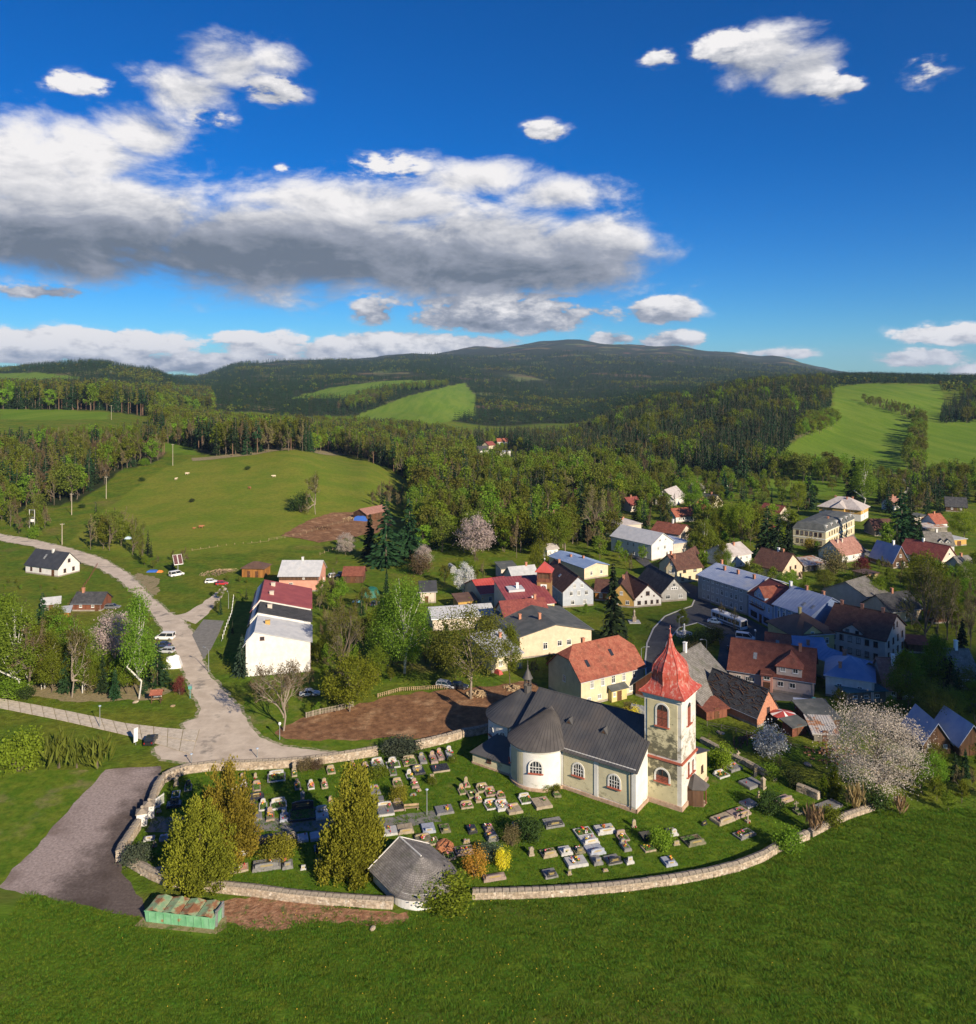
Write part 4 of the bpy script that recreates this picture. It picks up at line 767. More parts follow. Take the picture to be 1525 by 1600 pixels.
for args in ((('wooden_shed','brown wooden shed with grey flat roof by the parasol',(1238,1152),(1260,1147),2.6,2.1,.4,WOODR,S_DGREY),dict(roof='mono')), (('long_grey_shed','long low shed with dark grey felt roof near blossom tree',(1268,1143),(1312,1140),6.5,2.4,1.0,WOODB,S_DGREY),dict(roof='mono')), (('metal_roof_shed','shed with pale blue tin roof behind the felt roofed shed',(1246,1122),(1288,1126),3.0,2.4,.4,WOODB,S_BLUE),dict(roof='mono')), (('tin_roof_shed','low shed with rusty ribbed tin roof beside blossom tree',(1272,1158),(1308,1160),5.5,1.7,.9,WOODG,S_RUSTY),dict(roof='mono',seams=.5)),
             (('timber_porch','timber lean to with red brown roof beside the old cottage',(1104,1126),(1136,1120),4,2.0,.6,WOODR,T_RBROWN),dict(roof='mono'))):
    house(*args[0], cat='shed', plinth=False, doors=[('f',.5)], **args[1])
house('blue_roof_hut', 'brown wooden hut with blue gabled roof right of the blossom tree', (1444,1177), (1485,1178), 8, 2.4, 3.4, WOODB, S_BLUE, ridge='W', cat='hut', plinth=False, doors=[('f',.5,1.2,2)], win={'f':[(.2,1.4,(.7,.7)),(.8,1.4,(.7,.7))]})
house('blue_roof_hut', 'brown wooden hut with blue gabled roof at the right edge', (1499,1181), (1540,1180), 8, 2.4, 3.4, WOODB, S_BLUE, ridge='W', cat='hut', plinth=False, doors=[('f',.5,1.2,2)])
def yellx(T, L, W):
    mb = MB(); mb.box(L*.42,-1.2,-.3,L*.66,0,2.6); p = mb.build('porch', YELLOW, T); add_door(p, L*.54, -1.2, 0, 1.2, 2.1); add_window(p, L*.46, -1.2, 1.6, 0, .7, 1)
    mb = MB(); mb.slab([(L*.40,-1.6,2.5),(L*.68,-1.6,2.5),(L*.68,.1,3.3),(L*.40,.1,3.3)], [(0,1,2,3)], .12); mb.build('porch_roof', S_DGREY, p)
house('rectory', 'pale yellow rectory with red half hipped roof behind the church', (908,1064), (1006,1040.5), 12, 5.8, 5.2, CREAM, T_RED, roof='half', z=5.6, win={'f':[('n',5,4.3,(1.0,1.6)),(.12,1.3,(1,.8)),(.78,1.6,(1,1.5)),(.92,1.6,(1,1.5)),(.28,1.4,(1,1))],'l':[(.5,4.2)]}, chim=[(.3,.52,1.1)], skylights=[(.2,.2,1),(.62,.28,1)], extra=yellx)
house('beige_hall', 'large beige hall with dark felt roof behind the yellow rectory', (812,1030), (924,1017), 21, 5.6, 2.2, BEIGE, S_DGREY, ridge='W', cat='building', win={'f':[(.35,2.6,(1.2,1.6)),(.55,2.9,(1.2,1.4)),(.68,2.9,(1.2,1.4))],'r':[('n',4,3)]}, chim=[(.4,.3,1.4),(.2,.5,1.2)])
house('maroon_roof_house', 'house with maroon roof between the fire station and beige hall', (790,1000), (858,993), 9, 5.6, 3.4, PALE, T_DRED, win={'f':[('n',3,3.5)]}, chim=[(.8,.5,1.0)])
house('white_sheet_shed', 'long shed with white sheet roof above the chestnut tree', (676,987), (772,980), 11, 3.6, 1.6, PALE, S_WHITE, cat='shed', win={'f':[('n',4,1.9,(.9,.8))]}, seams=1.0)
house('white_roof_outbuilding', 'cream outbuilding with white sheet roof beside the beige hall', (768,1052), (816,1044), 13, 3.8, 1.6, CREAM, S_WHITE, roof='mono', cat='building', win={'f':[('n',2,2)]}, chim=[(.8,.7,1.0)], seams=1.0)
house('garden_house', 'pinkish garden house with flat grey roof and red door', (783,906), (808,904), 6, 4.0, .8, PALE, S_DGREY, roof='mono', cat='house', doors=[('f',.62,1.6,2.2,S_RED)], win={'f':[(.25,3,(.7,.6))]})
house('grey_roof_house', 'house with pale grey roof behind the red sheet roof', (803,922), (842,918), 9, 3.4, 3.2, PALE, S_GREY, win={'f':[('n',2,1.8)]}, chim=[(.7,.5,.9)])
house('orange_brown_shed', 'small ochre shed with brown roof left of the red roof', (716,955), (745,952), 5, 3.0, .8, OCHRE, S_BROWN, roof='mono', cat='shed', doors=[('f',.6)])
house('glazed_pavilion', 'white garden pavilion with shallow roof below the bare wood', (855,870), (872,868), 6, 3.2, 1.3, WHITE, S_PALE, z=None, cat='pavilion', win={'f':[('n',2,1.6)]})
# ------------------------------------------------------------------ right and far houses
def vilx(T, L, W):
    for q in (((0,0),(L,0)), ((L,0),(L,W))): band(T, [q], 3.6, 6.0, OCHRE, 'yellow_storey', .05)
    mb = MB(); mb.box(L*.36,-2.4,-.4,L*.64,0,3.6); b = mb.build('front_bay', WHITE, T); add_window(b, L*.5, -2.4, 1.9, 0, 1.4, 1.4)
    mb = MB(); mb.box(L*.36,-2.4,3.6,L*.64,0,6.3); mb.build('bay_storey', OCHRE, T); mb = MB(); mb.slab([(L*.33,-2.9,6.2),(L*.67,-2.9,6.2),(L*.67,.5,6.2),(L*.33,.5,6.2),(L*.5,-.6,8.6),(L*.5,4.5,9.4)], [(0,1,4),(1,2,5,4),(3,0,4,5)], .15); mb.build('bay_roof', S_PALE, T)
house('yellow_villa', 'white and yellow villa with pale hipped roof on the hillside', (1280,810), (1345,816), 14, 6.4, 4.2, WHITE, S_PALE, roof='hip', z=None, win={'f':[(.14,4.8,(1.6,1.4)),(.8,4.8,(1.6,1.4)),(.14,1.9,(1.2,1.3)),(.8,1.9,(1.2,1.3))],'r':[(.5,1.9,(1,1.4)),(.3,4.8)]}, chim=[(.3,.5,.9),(.6,.4,.9),(.7,.6,.9)], extra=vilx, ov=.9, seams=1.2)
def schx(T, L, W):
    for q in (((0,0),(L,0)), ((0,W),(0,0))): band(T, [q], 3.6, 3.9, FRW, 'string_course', .08); band(T, [q], 6.7, 7.0, FRW, 'cornice', .2)
    for i in range(6): x = L*(i+.5)/6; mb = MB(); mb.box(x-.7,.35,7.3,x+.7,2.0,9.0); d = mb.build('dormer', FRW, T); add_window(d, x, .35, 8.2, 0, .9, 1.2, FRB, True)
house('school', 'cream school with dark mansard roof and rows of windows', (1290,857), (1335,836), 13, 7.0, 3.0, CREAM, S_DGREY, roof='mansard', z=None, cat='building', win={'l':[('n',6,5.4,(1,1.6)),('n',6,2.1,(1,1.6))],'f':[('n',10,5.4,(1,1.6)),('n',10,2.1,(1,1.6))]}, fm=FRB, extra=schx, ov=.2, chim=[(.4,.3,.7)])
house('faded_red_house', 'house with faded pink red roof beside the red shrub', (1316,880), (1351,873), 10, 3.3, 4.4, WHITE, T_PINK, z=None, win={'f':[('n',3,1.7)]}, chim=[(.2,.4,1.0,PALE),(.4,.4,1.0,PALE)])
house('grey_gable_cabin', 'timber gabled cabin with steep blue grey roof', (1395,888), (1419,886), 11, 2.6, 5.4, WOODB, S_BLUE, ridge='W', z=None, cat='cabin', win={'f':[(.3,1.5,(1.1,1.2)),(.7,1.5,(1.1,1.2)),(.5,4.4,(1,1))]}, chim=[(.5,.3,1.2,FRW)])
house('dormer_house', 'grey roofed white house with two small dormers', (1449,866), (1491,868), 10, 4.4, 3.8, WHITE, T_GREY, z=None, win={'f':[('n',3,2)],'r':[('n',2,2)]}, dormers=[(.55,1.8,5.4,.9,'gable',1,.6),(.8,1.8,5.4,.9,'gable',1,.6)], chim=[(.5,.5,1,FRW)])
house('maroon_roof_cottage', 'pale pink gabled house with maroon roof near the right edge', (1471,889.5), (1495,884.5), 16, 3.6, 4.4, PALE, T_DRED, ridge='W', z=None, win={'f':[('n',3,1.8,(.9,1.2)),(.5,5.0,(.9,1.1))]}, chim=[(.5,.6,1,FRW)])
house('dark_cabin', 'dark brown cabin with black roof on the far right slope', (1478,799), (1511,801), 9, 3.0, 4.0, WOODB, T_DARK, z=None, cat='cabin', win={'r':[(.5,1.6),(.5,4)],'f':[('n',2,1.6,(.9,.9))]})
house('flat_roof_garage', 'small garage with flat grey roof on the right lawn', (1429,817), (1450,815), 6, 2.6, .4, PALE, S_DGREY, roof='mono', z=None, cat='garage', doors=[('f',.6,2.0,2.0)])
house('lean_to_shed', 'row of low sheds with patchy roof near the lime green tree', (1446,834), (1480,832), 6, 2.4, .8, WOODG, S_RUSTY, roof='mono', z=None, cat='shed', doors=[('f',.5)])
house('brick_garage', 'ochre garage with white flat roof beside the dormer house', (1487,853), (1510,851), 8, 2.8, .3, OCHRE, S_WHITE, roof='flat', z=None, cat='garage', doors=[('f',.5,2.0,2.0)])
house('gabled_house', 'cream gabled house with dark red roof below the blossom tree', (1214,820), (1237,816), 11, 4.0, 4.2, PALE, T_DRED, ridge='W', z=None, win={'f':[('n',3,2.0,(.9,1.2)),(.5,5,(1,1.2))]})
house('white_extension', 'white house with flat red roof attached left of the cream gable', (1184,813), (1209,817.5), 8, 4.6, 1.4, WHITE, S_RED, z=None, roof='mono', win={'f':[('n',3,3.3,(.9,1.1)),('n',3,1.3,(.9,1.1))]})
house('pale_roof_house', 'white house with pale grey roof above the long blue roof', (1141,889), (1174,883), 11, 4.8, 3.0, WHITE, S_PALE, win={'f':[('n',3,3.4,(1,1.2)),('n',3,1.3,(1,1.2))],'l':[(.35,4.6),(.65,4.6)]}, chim=[(.6,.4,.9)])
house('dark_barn', 'timber barn with dark shingle roof behind the long blue roof', (1175,901), (1222,912), 12, 4.6, 4.8, BEIGE, T_BROWN, cat='barn', win={'r':[(.25,1.6,(1.2,1.6)),(.6,1.6,(1.2,1.6)),(.85,1.6,(1.2,1.6)),(.4,4.6,(1,1.2)),(.65,4.6,(1,1.2))]}, fm=FRB, chim=[(.55,.5,.9,FRW),(.7,.5,.8)])
for a in ((('tin_patch_shed','low sheds with patched tin roofs in the orchard',(1257,893),(1296,888),8,2.2,.8,WOODG,S_RUSTY),dict(roof='mono')), (('brick_hut','small brown box hut alone on the orchard lawn',(1353,911),(1372,908),5,3.0,.3,WOODL,S_BROWN),dict(roof='flat'))):
    house(*a[0], cat='shed', z=None, doors=[('f',.4)], **a[1])
house('old_grey_barn', 'weathered grey barn with mossy grey roof behind brown long house', (1361,961), (1389,951), 15, 4.6, 3.6, PALE, T_GREY, win={'f':[('n',5,2.8,(.9,1.3))],'l':[]}, cat='barn')
house('dark_slate_house', 'low house with dark slate roof right of the weathered barn', (1392,975), (1440,968), 10, 3.6, 3.4, BEIGE, T_DARK, win={'f':[('n',3,1.8)]}, chim=[(.5,.5,1.2)], skylights=[(.7,.25)])
house('red_patch_shed', 'tiny shed with red brown roof under the tall bare tree', (1460,975), (1482,973), 4, 2.2, .7, WOODR, T_RBROWN, roof='mono', cat='shed')
house('low_roof_shed', 'long low shed with rusty roof beside the brown long house', (1420,1020), (1452,1022), 5, 2.4, .6, WOODB, T_RBROWN, roof='mono', cat='shed')
house('grey_roof_cabin', 'dark cabin with greenish grey roof and white chimney at right edge', (1494,1078), (1530,1078), 9, 3.0, 4.6, WOODB, T_GREY, cat='cabin', ridge='L', chim=[(.5,.5,1.8,FRW)], win={'f':[('n',2,1.6)]})
house('white_hill_house', 'white house with pale roof above the silver roofed house', (1052,791.5), (1069.5,786), 10, 4.4, 4.4, WHITE, S_PALE, z=None, win={'f':[('n',3,2.6)]})
house('cream_gable_house', 'cream gabled house with dark hipped roof on the hillside', (1111,799), (1129.5,796), 11, 3.6, 4.4, CREAM, T_DARK, ridge='W', z=None, win={'f':[('n',2,1.8),(.5,4.6)]}, chim=[(.5,.3,.9)])
house('red_hipped_house', 'house with red hipped roof left of the cream gable', (1086,797), (1110,798), 9, 3.0, 3.8, PALE, T_RED, roof='hip', z=None, win={'f':[('n',2,1.7)]})
house('red_roof_cottage', 'white cottage with red roof among the shrubs', (1056,818), (1086,815), 8, 3.2, 3.0, WHITE, T_RED, z=None, win={'f':[('n',4,1.7)]})
house('white_red_house', 'small white house with red roof under the wooded hill', (993,758), (1016,755), 9, 4.4, 2.8, WHITE, T_DRED, z=None, win={'f':[('n',3,2.6)]})
house('pink_roof_house', 'house with pink tiled roof and dark timber gable', (868,832), (899,826), 11, 3.8, 5.0, WHITE, T_PINK, z=None, win={'f':[('n',3,2)]}, dormers=[(.28,4,4.6,3.2,'gable',1,-.3,WOODB,T_PINK,0.5)])
for (lab, a, b, wm, rm, rk) in (('dark red roofed house above the pink roofed house',(894,775),(914,773),PALE,T_DRED,'gable'),('low house with purple brown roof under the spruce',(896,788),(912,787),PALE,T_BROWN,'gable'),
   ('far white house with bright orange roof in the valley',(777,695),(795,694),WHITE,T_RED,'gable'),('far long white house in the valley trees',(780,716),(798,714),WHITE,S_WHITE,'flat'),('far cottage with dark roof left in the valley',(750,710),(764,709),WHITE,T_DARK,'gable'),
   ('far cream house behind the valley orchard',(764,702),(774,701),CREAM,T_DRED,'gable'),('far ochre gabled house above the valley wood',(817,730),(830,728),OCHRE,T_GREY,'gable'),('far pink cottage right of the ochre gable',(856,730),(868,729),PALE,T_PINK,'gable'),('far small white shed left of the valley cottages',(730,713),(739,712),WHITE,S_PALE,'gable'),('far grey roofed cottage below the valley cottages',(745,738),(758,737),PALE,T_GREY,'gable'),('far dark roofed house half hidden by trees on the right',(1410,772),(1424,770),GREYW,T_DARK,'gable'),('pale roofed cottage among bushes above the square',(1100,815),(1112,813),PALE,T_RED,'gable')):
    house('distant_house', lab, a, b, 9, 4.2 if rk == 'gable' else 5, 3.6, wm, rm, roof=rk, z=None, win={'f':[('n',2,2)]}, plinth=False)
for (lab, a, b, wm, rm) in (('small ochre house under trees left of the cube house',(935,838),(950,837),OCHRE,T_BROWN),('far white cottage at the foot of the spruce wood',(1128,762),(1143,761),WHITE,T_DRED),('pale cottage with grey roof at the far right edge',(1506,905),(1528,903),PALE,T_GREY),('small red roofed house behind the dormer house',(1462,830),(1480,829),WHITE,T_RED),('white cottage between bushes right of the villa',(1396,800),(1412,799),WHITE,T_PINK),('small shed roofed cottage above the cube house',(985,800),(1002,799),PALE,T_DRED),('low white house on the hillside above the cream gable',(1086,775),(1102,774),WHITE,T_GREY)):
    house('village_house', lab, a, b, 8, 3.6, 3.4, wm, rm, z=None, win={'f':[('n',2,1.8)]}, plinth=False, chim=[(.5,.5,.9)])
house('dark_garage', 'dark shingle roofed barn beside the tall spruces on the right', (1367,838), (1398,838), 10, 3.0, 3.6, WOODG, T_BROWN, z=None, cat='barn', win={'f':[('n',2,1.5)]})
# ------------------------------------------------------------------ the church
def stained(name, clean, panel, stain, zc, zs, amt, seed):
    """lime plaster with grown-in dark stains: blotches with a shape of their own"""
    m = mat(name, clean, panel, sc=.35, rough=.95, bump=.012, bsc=9, detail=8); t = m.node_tree; b = t.nodes['Principled BSDF']
    src = b.inputs['Base Color'].links[0].from_socket; tcn = nd(t, 'ShaderNodeTexCoord').outputs['Object']
    mp = nd(t, 'ShaderNodeMapping'); mp.inputs['Location'].default_value = (seed, seed*.7, 0); mp.inputs['Scale'].default_value = (1, 1, 1.5); t.links.new(tcn, mp.inputs[0])
    n = nd(t, 'ShaderNodeTexNoise'); n.inputs['Scale'].default_value = .75; n.inputs['Detail'].default_value = 10; n.inputs['Roughness'].default_value = .72; t.links.new(mp.outputs[0], n.inputs[0])
    sp = nd(t, 'ShaderNodeSeparateXYZ'); t.links.new(tcn, sp.inputs[0])
    d = mth(t, 'DIVIDE', mth(t, 'SUBTRACT', sp.outputs[2], zc), zs); g = mth(t, 'EXPONENT', mth(t, 'MULTIPLY', mth(t, 'MULTIPLY', d, d), -1))
    f = sstep(t, mth(t, 'ADD', n.outputs[0], mth(t, 'MULTIPLY', g, amt)), .60, .74)
    x = nd(t, 'ShaderNodeMix', data_type='RGBA'); t.links.new(mth(t, 'MULTIPLY', f, .88), x.inputs[0]); t.links.new(src, x.inputs[6]); x.inputs[7].default_value = (*stain, 1); t.links.new(x.outputs[2], b.inputs['Base Color']); return m
CH_CREAM = stained('church_cream', (.60,.54,.36), (.50,.45,.30), (.30,.27,.17), 1.0, 1.6, .10, 3)
CH_WHITE = stained('church_white', (.66,.645,.61), (.58,.56,.51), (.34,.33,.26), .4, 1.2, .12, 8)
TW_MOSS = stained('tower_mossy', (.62,.55,.34), (.50,.44,.27), (.075,.072,.05), 7.5, 4.6, .26, 1)
TW_WHITE = stained('tower_white', (.62,.60,.56), (.52,.49,.43), (.22,.19,.13), 9.0, 5.0, .13, 5)
CH_ROOF = mat('church_sheet_roof', (.058,.058,.062), (.082,.080,.080), sc=.35, rough=.55, spec=.4, c3=(.10,.088,.08), sc3=.12, r3=(.5,.7), stretch=(1,1,1))
CH_ROOF2 = mat('chapel_sheet_roof', (.075,.068,.064), (.10,.09,.083), sc=.5, rough=.6, spec=.35)
DOME_R = mat('painted_red_sheet', (.33,.05,.033), (.40,.085,.06), sc=1.3, rough=.5, spec=.4, c3=(.42,.22,.18), sc3=2.2, r3=(.50,.66), detail=10, stretch=(1,1,.55))
SILLR = mat('red_sill', (.36,.10,.06), rough=.8); FOOT = mat('footing_stone', (.36,.24,.17), (.46,.33,.24), sc=1.5, rough=1, bump=.06, bsc=3)
def arch_window(parent, x, y, z, rz, w, h, deep=False, sur=CH_WHITE):
    """z = sill height"""
    n = 10; r = w/2; hh = h-r
    def arc(rr, top): return [(-rr, 0)]+[(-rr*math.cos(math.pi*i/n), top+rr*math.sin(math.pi*i/n)*(r/rr if False else 1)) for i in range(n+1)]+[(rr, 0)]
    P, Q = arc(r, hh), arc(r+.28, hh); mb = MB(); k = len(P)
    vs = [(a, -.10, b) for a, b in P]+[(a, -.10, b) for a, b in Q]+[(a, .02, b) for a, b in P]+[(a, .02, b) for a, b in Q]
    fs = []
    for i in range(k-1): fs += [(i, i+1, k+i+1, k+i)[::-1], (2*k+i, 2*k+i+1, i+1, i)[::-1], (k+i, k+i+1, 3*k+i+1, 3*k+i)[::-1]]
    mb.add(vs, fs); o = mb.build('window', sur, parent, loc=(x, y, z), rz=rz)
    p = MB(); p.add([(a, -.02, b) for a, b in P], [tuple(range(k))]); p.build('pane', GLASS, o)
    f = MB(); 
    for xx in ((-r*.5, 0, r*.5) if not deep else (0,)): f.box(xx-.035, -.07, 0, xx+.035, -.025, hh+math.sqrt(max(r*r-xx*xx, 0)))
    f.box(-r, -.07, hh-.04, r, -.025, hh+.04); f.box(-r, -.07, hh*.5-.03, r, -.025, hh*.5+.03)
    f.build('glazing_bar', FRB if deep else FRW, o)
    if deep: l = MB(); [l.box(-r+.05, -.055, .1+i*.22, r-.05, -.03, .22+i*.22) for i in range(int(hh/.22))]; l.build('louvre', SILLR, o)
    s = MB(); s.box(-r-.3, -.34, -.16, r+.3, .05, -.01); s.build('sill', SILLR, o); return o
def church():
    s = 1.4; T = thing('church', 'cream and white village church with dark sheet roof and round chapel', 'church', (16.9*s, 91.2*s, 0), R(55))
    Wd, Ln, he, hr = 16.4, 23.0, 7.0, 12.2; m = Wd/2
    mb = MB(); mb.add([(0,0,-.6),(Wd,0,-.6),(Wd,0,he),(m,0,hr-.15),(0,0,he),(0,Ln,-.6),(Wd,Ln,-.6),(Wd,Ln,he),(m,Ln,hr-.15),(0,Ln,he)], [(0,1,2,3,4),(9,8,7,6,5),(1,6,7,2),(5,0,4,9)]); mb.build('nave_wall', CH_WHITE, T)
    # cream panels between the white pilasters of the long wall (outer face x = 0)
    for y0, y1 in ((.9, 6.6), (7.6, 13.3)):
        p = MB(); p.box(-.06, y0, .75, .0, y1, 6.15); p.build('wall_panel', CH_CREAM, T)
    for a_, b_ in ((6.75,7.45),(0,.75)): p = MB(); p.box(-.16, a_, 0, 0, b_, 6.3); p.build('pilaster', CH_WHITE, T)
    p = MB(); p.box(-.22, -.0, 6.35, 0, Ln-9.4, 6.95); p.build('cornice', CH_WHITE, T)
    p = MB(); p.box(-.25, -.25, -.5, 0, Ln-8.9, .55); p.box(-.25, -.25, -.5, 4.4, 0, .55); p.build('plinth', FOOT, T)
    for y_ in (13.6,.85): p = MB(); p.tube([(-.3,y_,6.8),(-.25,y_,.3)], .07, 6); p.build('drainpipe', T_ANTH, T)
    arch_window(T, -.07, 10.4, 2.95, R(-90), 1.8, 2.0); arch_window(T, -.07, 3.8, 2.95, R(-90), 1.8, 2.0)
    # nave roof
    def zr(x): return he+(hr-he)*(min(x, Wd-x)/m)
    ov = .55; e = he-(hr-he)/m*ov; mb = MB()
    mb.slab([(-ov,-.45,e),(-ov,Ln+.2,e),(m,Ln+.2,hr),(m,-.45,hr)][::-1], [(0,1,2,3)], .16); mb.slab([(Wd+ov,-.45,e),(m,-.45,hr),(m,Ln+.2,hr),(Wd+ov,Ln+.2,e)][::-1], [(0,1,2,3)], .16)
    ro = mb.build('nave_roof', CH_ROOF, T)
    sb = MB(); y = -.2
    while y < Ln:
        for sg in (0, 1):
            a, b = (-ov, y, e+.03), (m-.03, y, hr+.02)
            if sg: a, b = (Wd-a[0], y, a[2]), (Wd-b[0], y, b[2])
            sb.tube([a, b], .035, 4)
        y += .62
    sb.tube([(m,-.5,hr+.03),(m,Ln+.2,hr+.03)], .10, 6); sb.tube([(-ov-.1,-.4,e-.06),(-ov-.1,Ln,e-.06)], .09, 6)
    tag(sb.build('standing_seam', CH_ROOF, ro), kind='stuff')
    for yy in (14.3, 7.6):          # two roof vents
        x = 4.6; z = zr(x); d = MB(); d.add([(x-1.0,yy-.75,zr(x-1)+.02),(x-1.0,yy+.75,zr(x-1)+.02),(x-1.0,yy,zr(x-1)+.95),(x+.9,yy,zr(x-1)+.95),(x+1.1,yy-.75,zr(x+1.1)),(x+1.1,yy+.75,zr(x+1.1))], [(0,2,1),(0,4,3,2),(1,2,3,5)]); dm = d.build('roof_vent', CH_ROOF, ro)
        d = MB(); d.add([(x-1.02,yy-.4,zr(x-1)+.15),(x-1.02,yy+.4,zr(x-1)+.15),(x-1.02,yy,zr(x-1)+.65)], [(0,2,1)]); d.build('louvre', WOODB, dm)
    # choir with rounded end
    cx, cr, cy = m, 6.2, 27.0; ch, cz = 7.0, 11.2
    mb = MB(); mb.box(cx-cr, Ln, -.5, cx+cr, cy, ch); mb.lathe([(cr,-.5),(cr,ch)], 24, (cx,cy,0), a0=0, a1=math.pi); mb.build('choir_wall', CH_WHITE, T, smooth=False)
    mb = MB(); mb.slab([(cx-cr-.5,Ln+.22,ch-.3),(cx-cr-.5,cy,ch-.3),(cx,cy,cz),(cx,Ln+.22,cz)][::-1], [(0,1,2,3)], .15); mb.slab([(cx+cr+.5,Ln+.22,ch-.3),(cx,Ln+.22,cz),(cx,cy,cz),(cx+cr+.5,cy,ch-.3)][::-1], [(0,1,2,3)], .15)
    n = 20; mb.slab([(cx,cy,cz)]+[(cx+(cr+.5)*math.cos(math.pi*i/n), cy+(cr+.5)*math.sin(math.pi*i/n), ch-.3) for i in range(n+1)], [(0,i+1,i+2) for i in range(n)], .15); cro = mb.build('choir_roof', CH_ROOF, T)
    sb = MB()
    for i in range(0, n+1): a = math.pi*i/n; sb.tube([(cx+(cr+.5)*math.cos(a), cy+(cr+.5)*math.sin(a), ch-.27),(cx,cy,cz+.03)], .03, 4)
    for k in range(6):
        for sg in (-1, 1): sb.tube([(cx+sg*(cr+.5), Ln+.5+k*.65, ch-.27),(cx, Ln+.5+k*.65, cz+.03)], .03, 4)
    tag(sb.build('standing_seam', CH_ROOF, cro), kind='stuff')
    p = MB(); p.tube([(cx-cr-.1,cy-1.2,6.7),(cx-cr-.1,cy-1.2,4.2)], .07, 6); p.build('drainpipe', T_ANTH, T)
    for a in (150, 185-5):
        t = R(a); arch_window(T, cx+(cr+.02)*math.cos(t), cy+(cr+.02)*math.sin(t), 3.6, t+R(90), 1.3, 1.6)
    # ridge turret
    tx, ty = m, 25.6; tu = MB(); tu.lathe([(.72,10.4),(.72,12.0),(.82,12.05),(.82,12.2)], 8, (tx,ty,0), off=R(22.5)); o = tu.build('ridge_turret', CH_ROOF2, T)
    tu = MB()
    for k in range(8): a = R(22.5+45*k); tu.tube([(tx+.6*math.cos(a),ty+.6*math.sin(a),12.2),(tx+.6*math.cos(a),ty+.6*math.sin(a),13.5)], .08, 4)
    tu.build('turret_post', CH_ROOF2, o)
    tu = MB(); tu.lathe([(.98,13.4),(.9,13.6),(.75,13.85),(.62,14.1),(.5,14.5),(.2,15.0),(.1,15.5),(.16,15.7),(.05,15.9),(.03,16.8)], 12, (tx,ty,0)); tu.build('turret_dome', CH_ROOF2, o, smooth=True)
    # round side chapel
    px_, py_, pr_ = 1.2, 18.6, 5.2
    mb = MB(); mb.lathe([(pr_,-.5),(pr_,6.95)], 32, (px_,py_,0), a0=R(90), a1=R(270)); o = mb.build('chapel_wall', CH_WHITE, T, smooth=True)
    for a0, a1 in ((138,177),):
        p = MB(); p.lathe([(pr_+.0,.7),(pr_+.05,.72),(pr_+.05,6.1),(pr_,6.12)], 8, (px_,py_,0), a0=R(a0), a1=R(a1)); p.build('wall_panel', CH_CREAM, o)
    p = MB(); p.lathe([(pr_+.02,6.3),(pr_+.25,6.5),(pr_+.25,6.9),(pr_,6.95)], 32, (px_,py_,0), a0=R(90), a1=R(270)); p.build('cornice', CH_WHITE, o)
    p = MB(); p.lathe([(pr_+.25,-.5),(pr_+.25,.45),(pr_,.5)], 32, (px_,py_,0), a0=R(90), a1=R(270)); p.build('plinth', FOOT, o)
    t = R(203); arch_window(T, px_+(pr_+.0)*math.cos(t), py_+(pr_+.0)*math.sin(t), 3.1, t+R(90), 2.0, 2.0)
    t = R(128); arch_window(T, px_+(pr_+.0)*math.cos(t), py_+(pr_+.0)*math.sin(t), 3.1, t+R(90), 1.6, 1.8)
    n = 28; ax, ay, az_ = 4.6, 18.4, 11.2
    mb = MB(); mb.slab([(ax,ay,az_)]+[(px_+(pr_+.55)*math.cos(R(68)+R(224)*i/n), py_+(pr_+.55)*math.sin(R(68)+R(224)*i/n), 6.9) for i in range(n+1)], [(0,i+1,i+2) for i in range(n)], .15); co_ = mb.build('chapel_roof', CH_ROOF2, T)
    sb = MB()
    for i in range(n+1): a = R(68)+R(224)*i/n; sb.tube([(px_+(pr_+.55)*math.cos(a), py_+(pr_+.55)*math.sin(a), 6.94),(ax,ay,az_+.03)], .03, 4)
    tag(sb.build('standing_seam', CH_ROOF2, co_), kind='stuff')
    # low annex with lean-to roof
    x0, x1, y0, y1 = -1.8, cx-cr, 22.6, 31.0
    mb = MB(); mb.box(x0,y0,-.5,x1+1,y1,2.3); o = mb.build('annex_wall', CH_CREAM, T); add_window(o, x0, 27.4, 1.5, R(-90), .9, .8, FRB)
    p = MB(); p.box(x0-.12,y0,-.4,x0,y1+.12,.35); p.build('plinth', FOOT, o)
    mb = MB(); mb.slab([(x0-.4,y0-.3,2.1),(x0-.4,y1+.4,2.1),(x1+.3,y1-3.0,4.9),(x1+.3,y0-.3,4.9),(x1+1,y1+.4,2.1)], [(3,2,1,0),(1,2,4)], .13); ar = mb.build('annex_roof', CH_ROOF, T)
    sb = MB(); y = y0
    while y < y1-3: sb.tube([(x0-.4,y,2.14),(x1+.3,y,4.94)], .03, 4); y += .62
    tag(sb.build('standing_seam', CH_ROOF, ar), kind='stuff')
    # ---- tower
    a0, a1, b0, b1 = 4.5, 11.0, -5.8, .7; tc_ = ((a0+a1)/2, (b0+b1)/2); ht = 18.0; hb = 7.5
    mb = MB(); mb.box(a0,b0,-.5,a1,b1,hb); mb.box(a0+.08,b0+.08,hb,a1-.08,b1-.08,ht); tw = mb.build('tower', TW_WHITE, T)
    for z0, z1 in ((.8, hb-.25), (hb+.5, ht-1.2)):
        p = MB(); p.box(a0-.03,b0+.75,z0,a0+.1,b1-.6,z1); p.build('wall_panel', TW_MOSS, tw)
    p = MB(); p.box(a0-.22,b0-.22,hb-.12,a1+.22,b1,hb+.16); p.build('string_course', SILLR, tw)
    p = MB(); p.box(a0-.2,b0-.2,-.5,a1+.2,b1,.75); p.build('plinth', FOOT, tw)
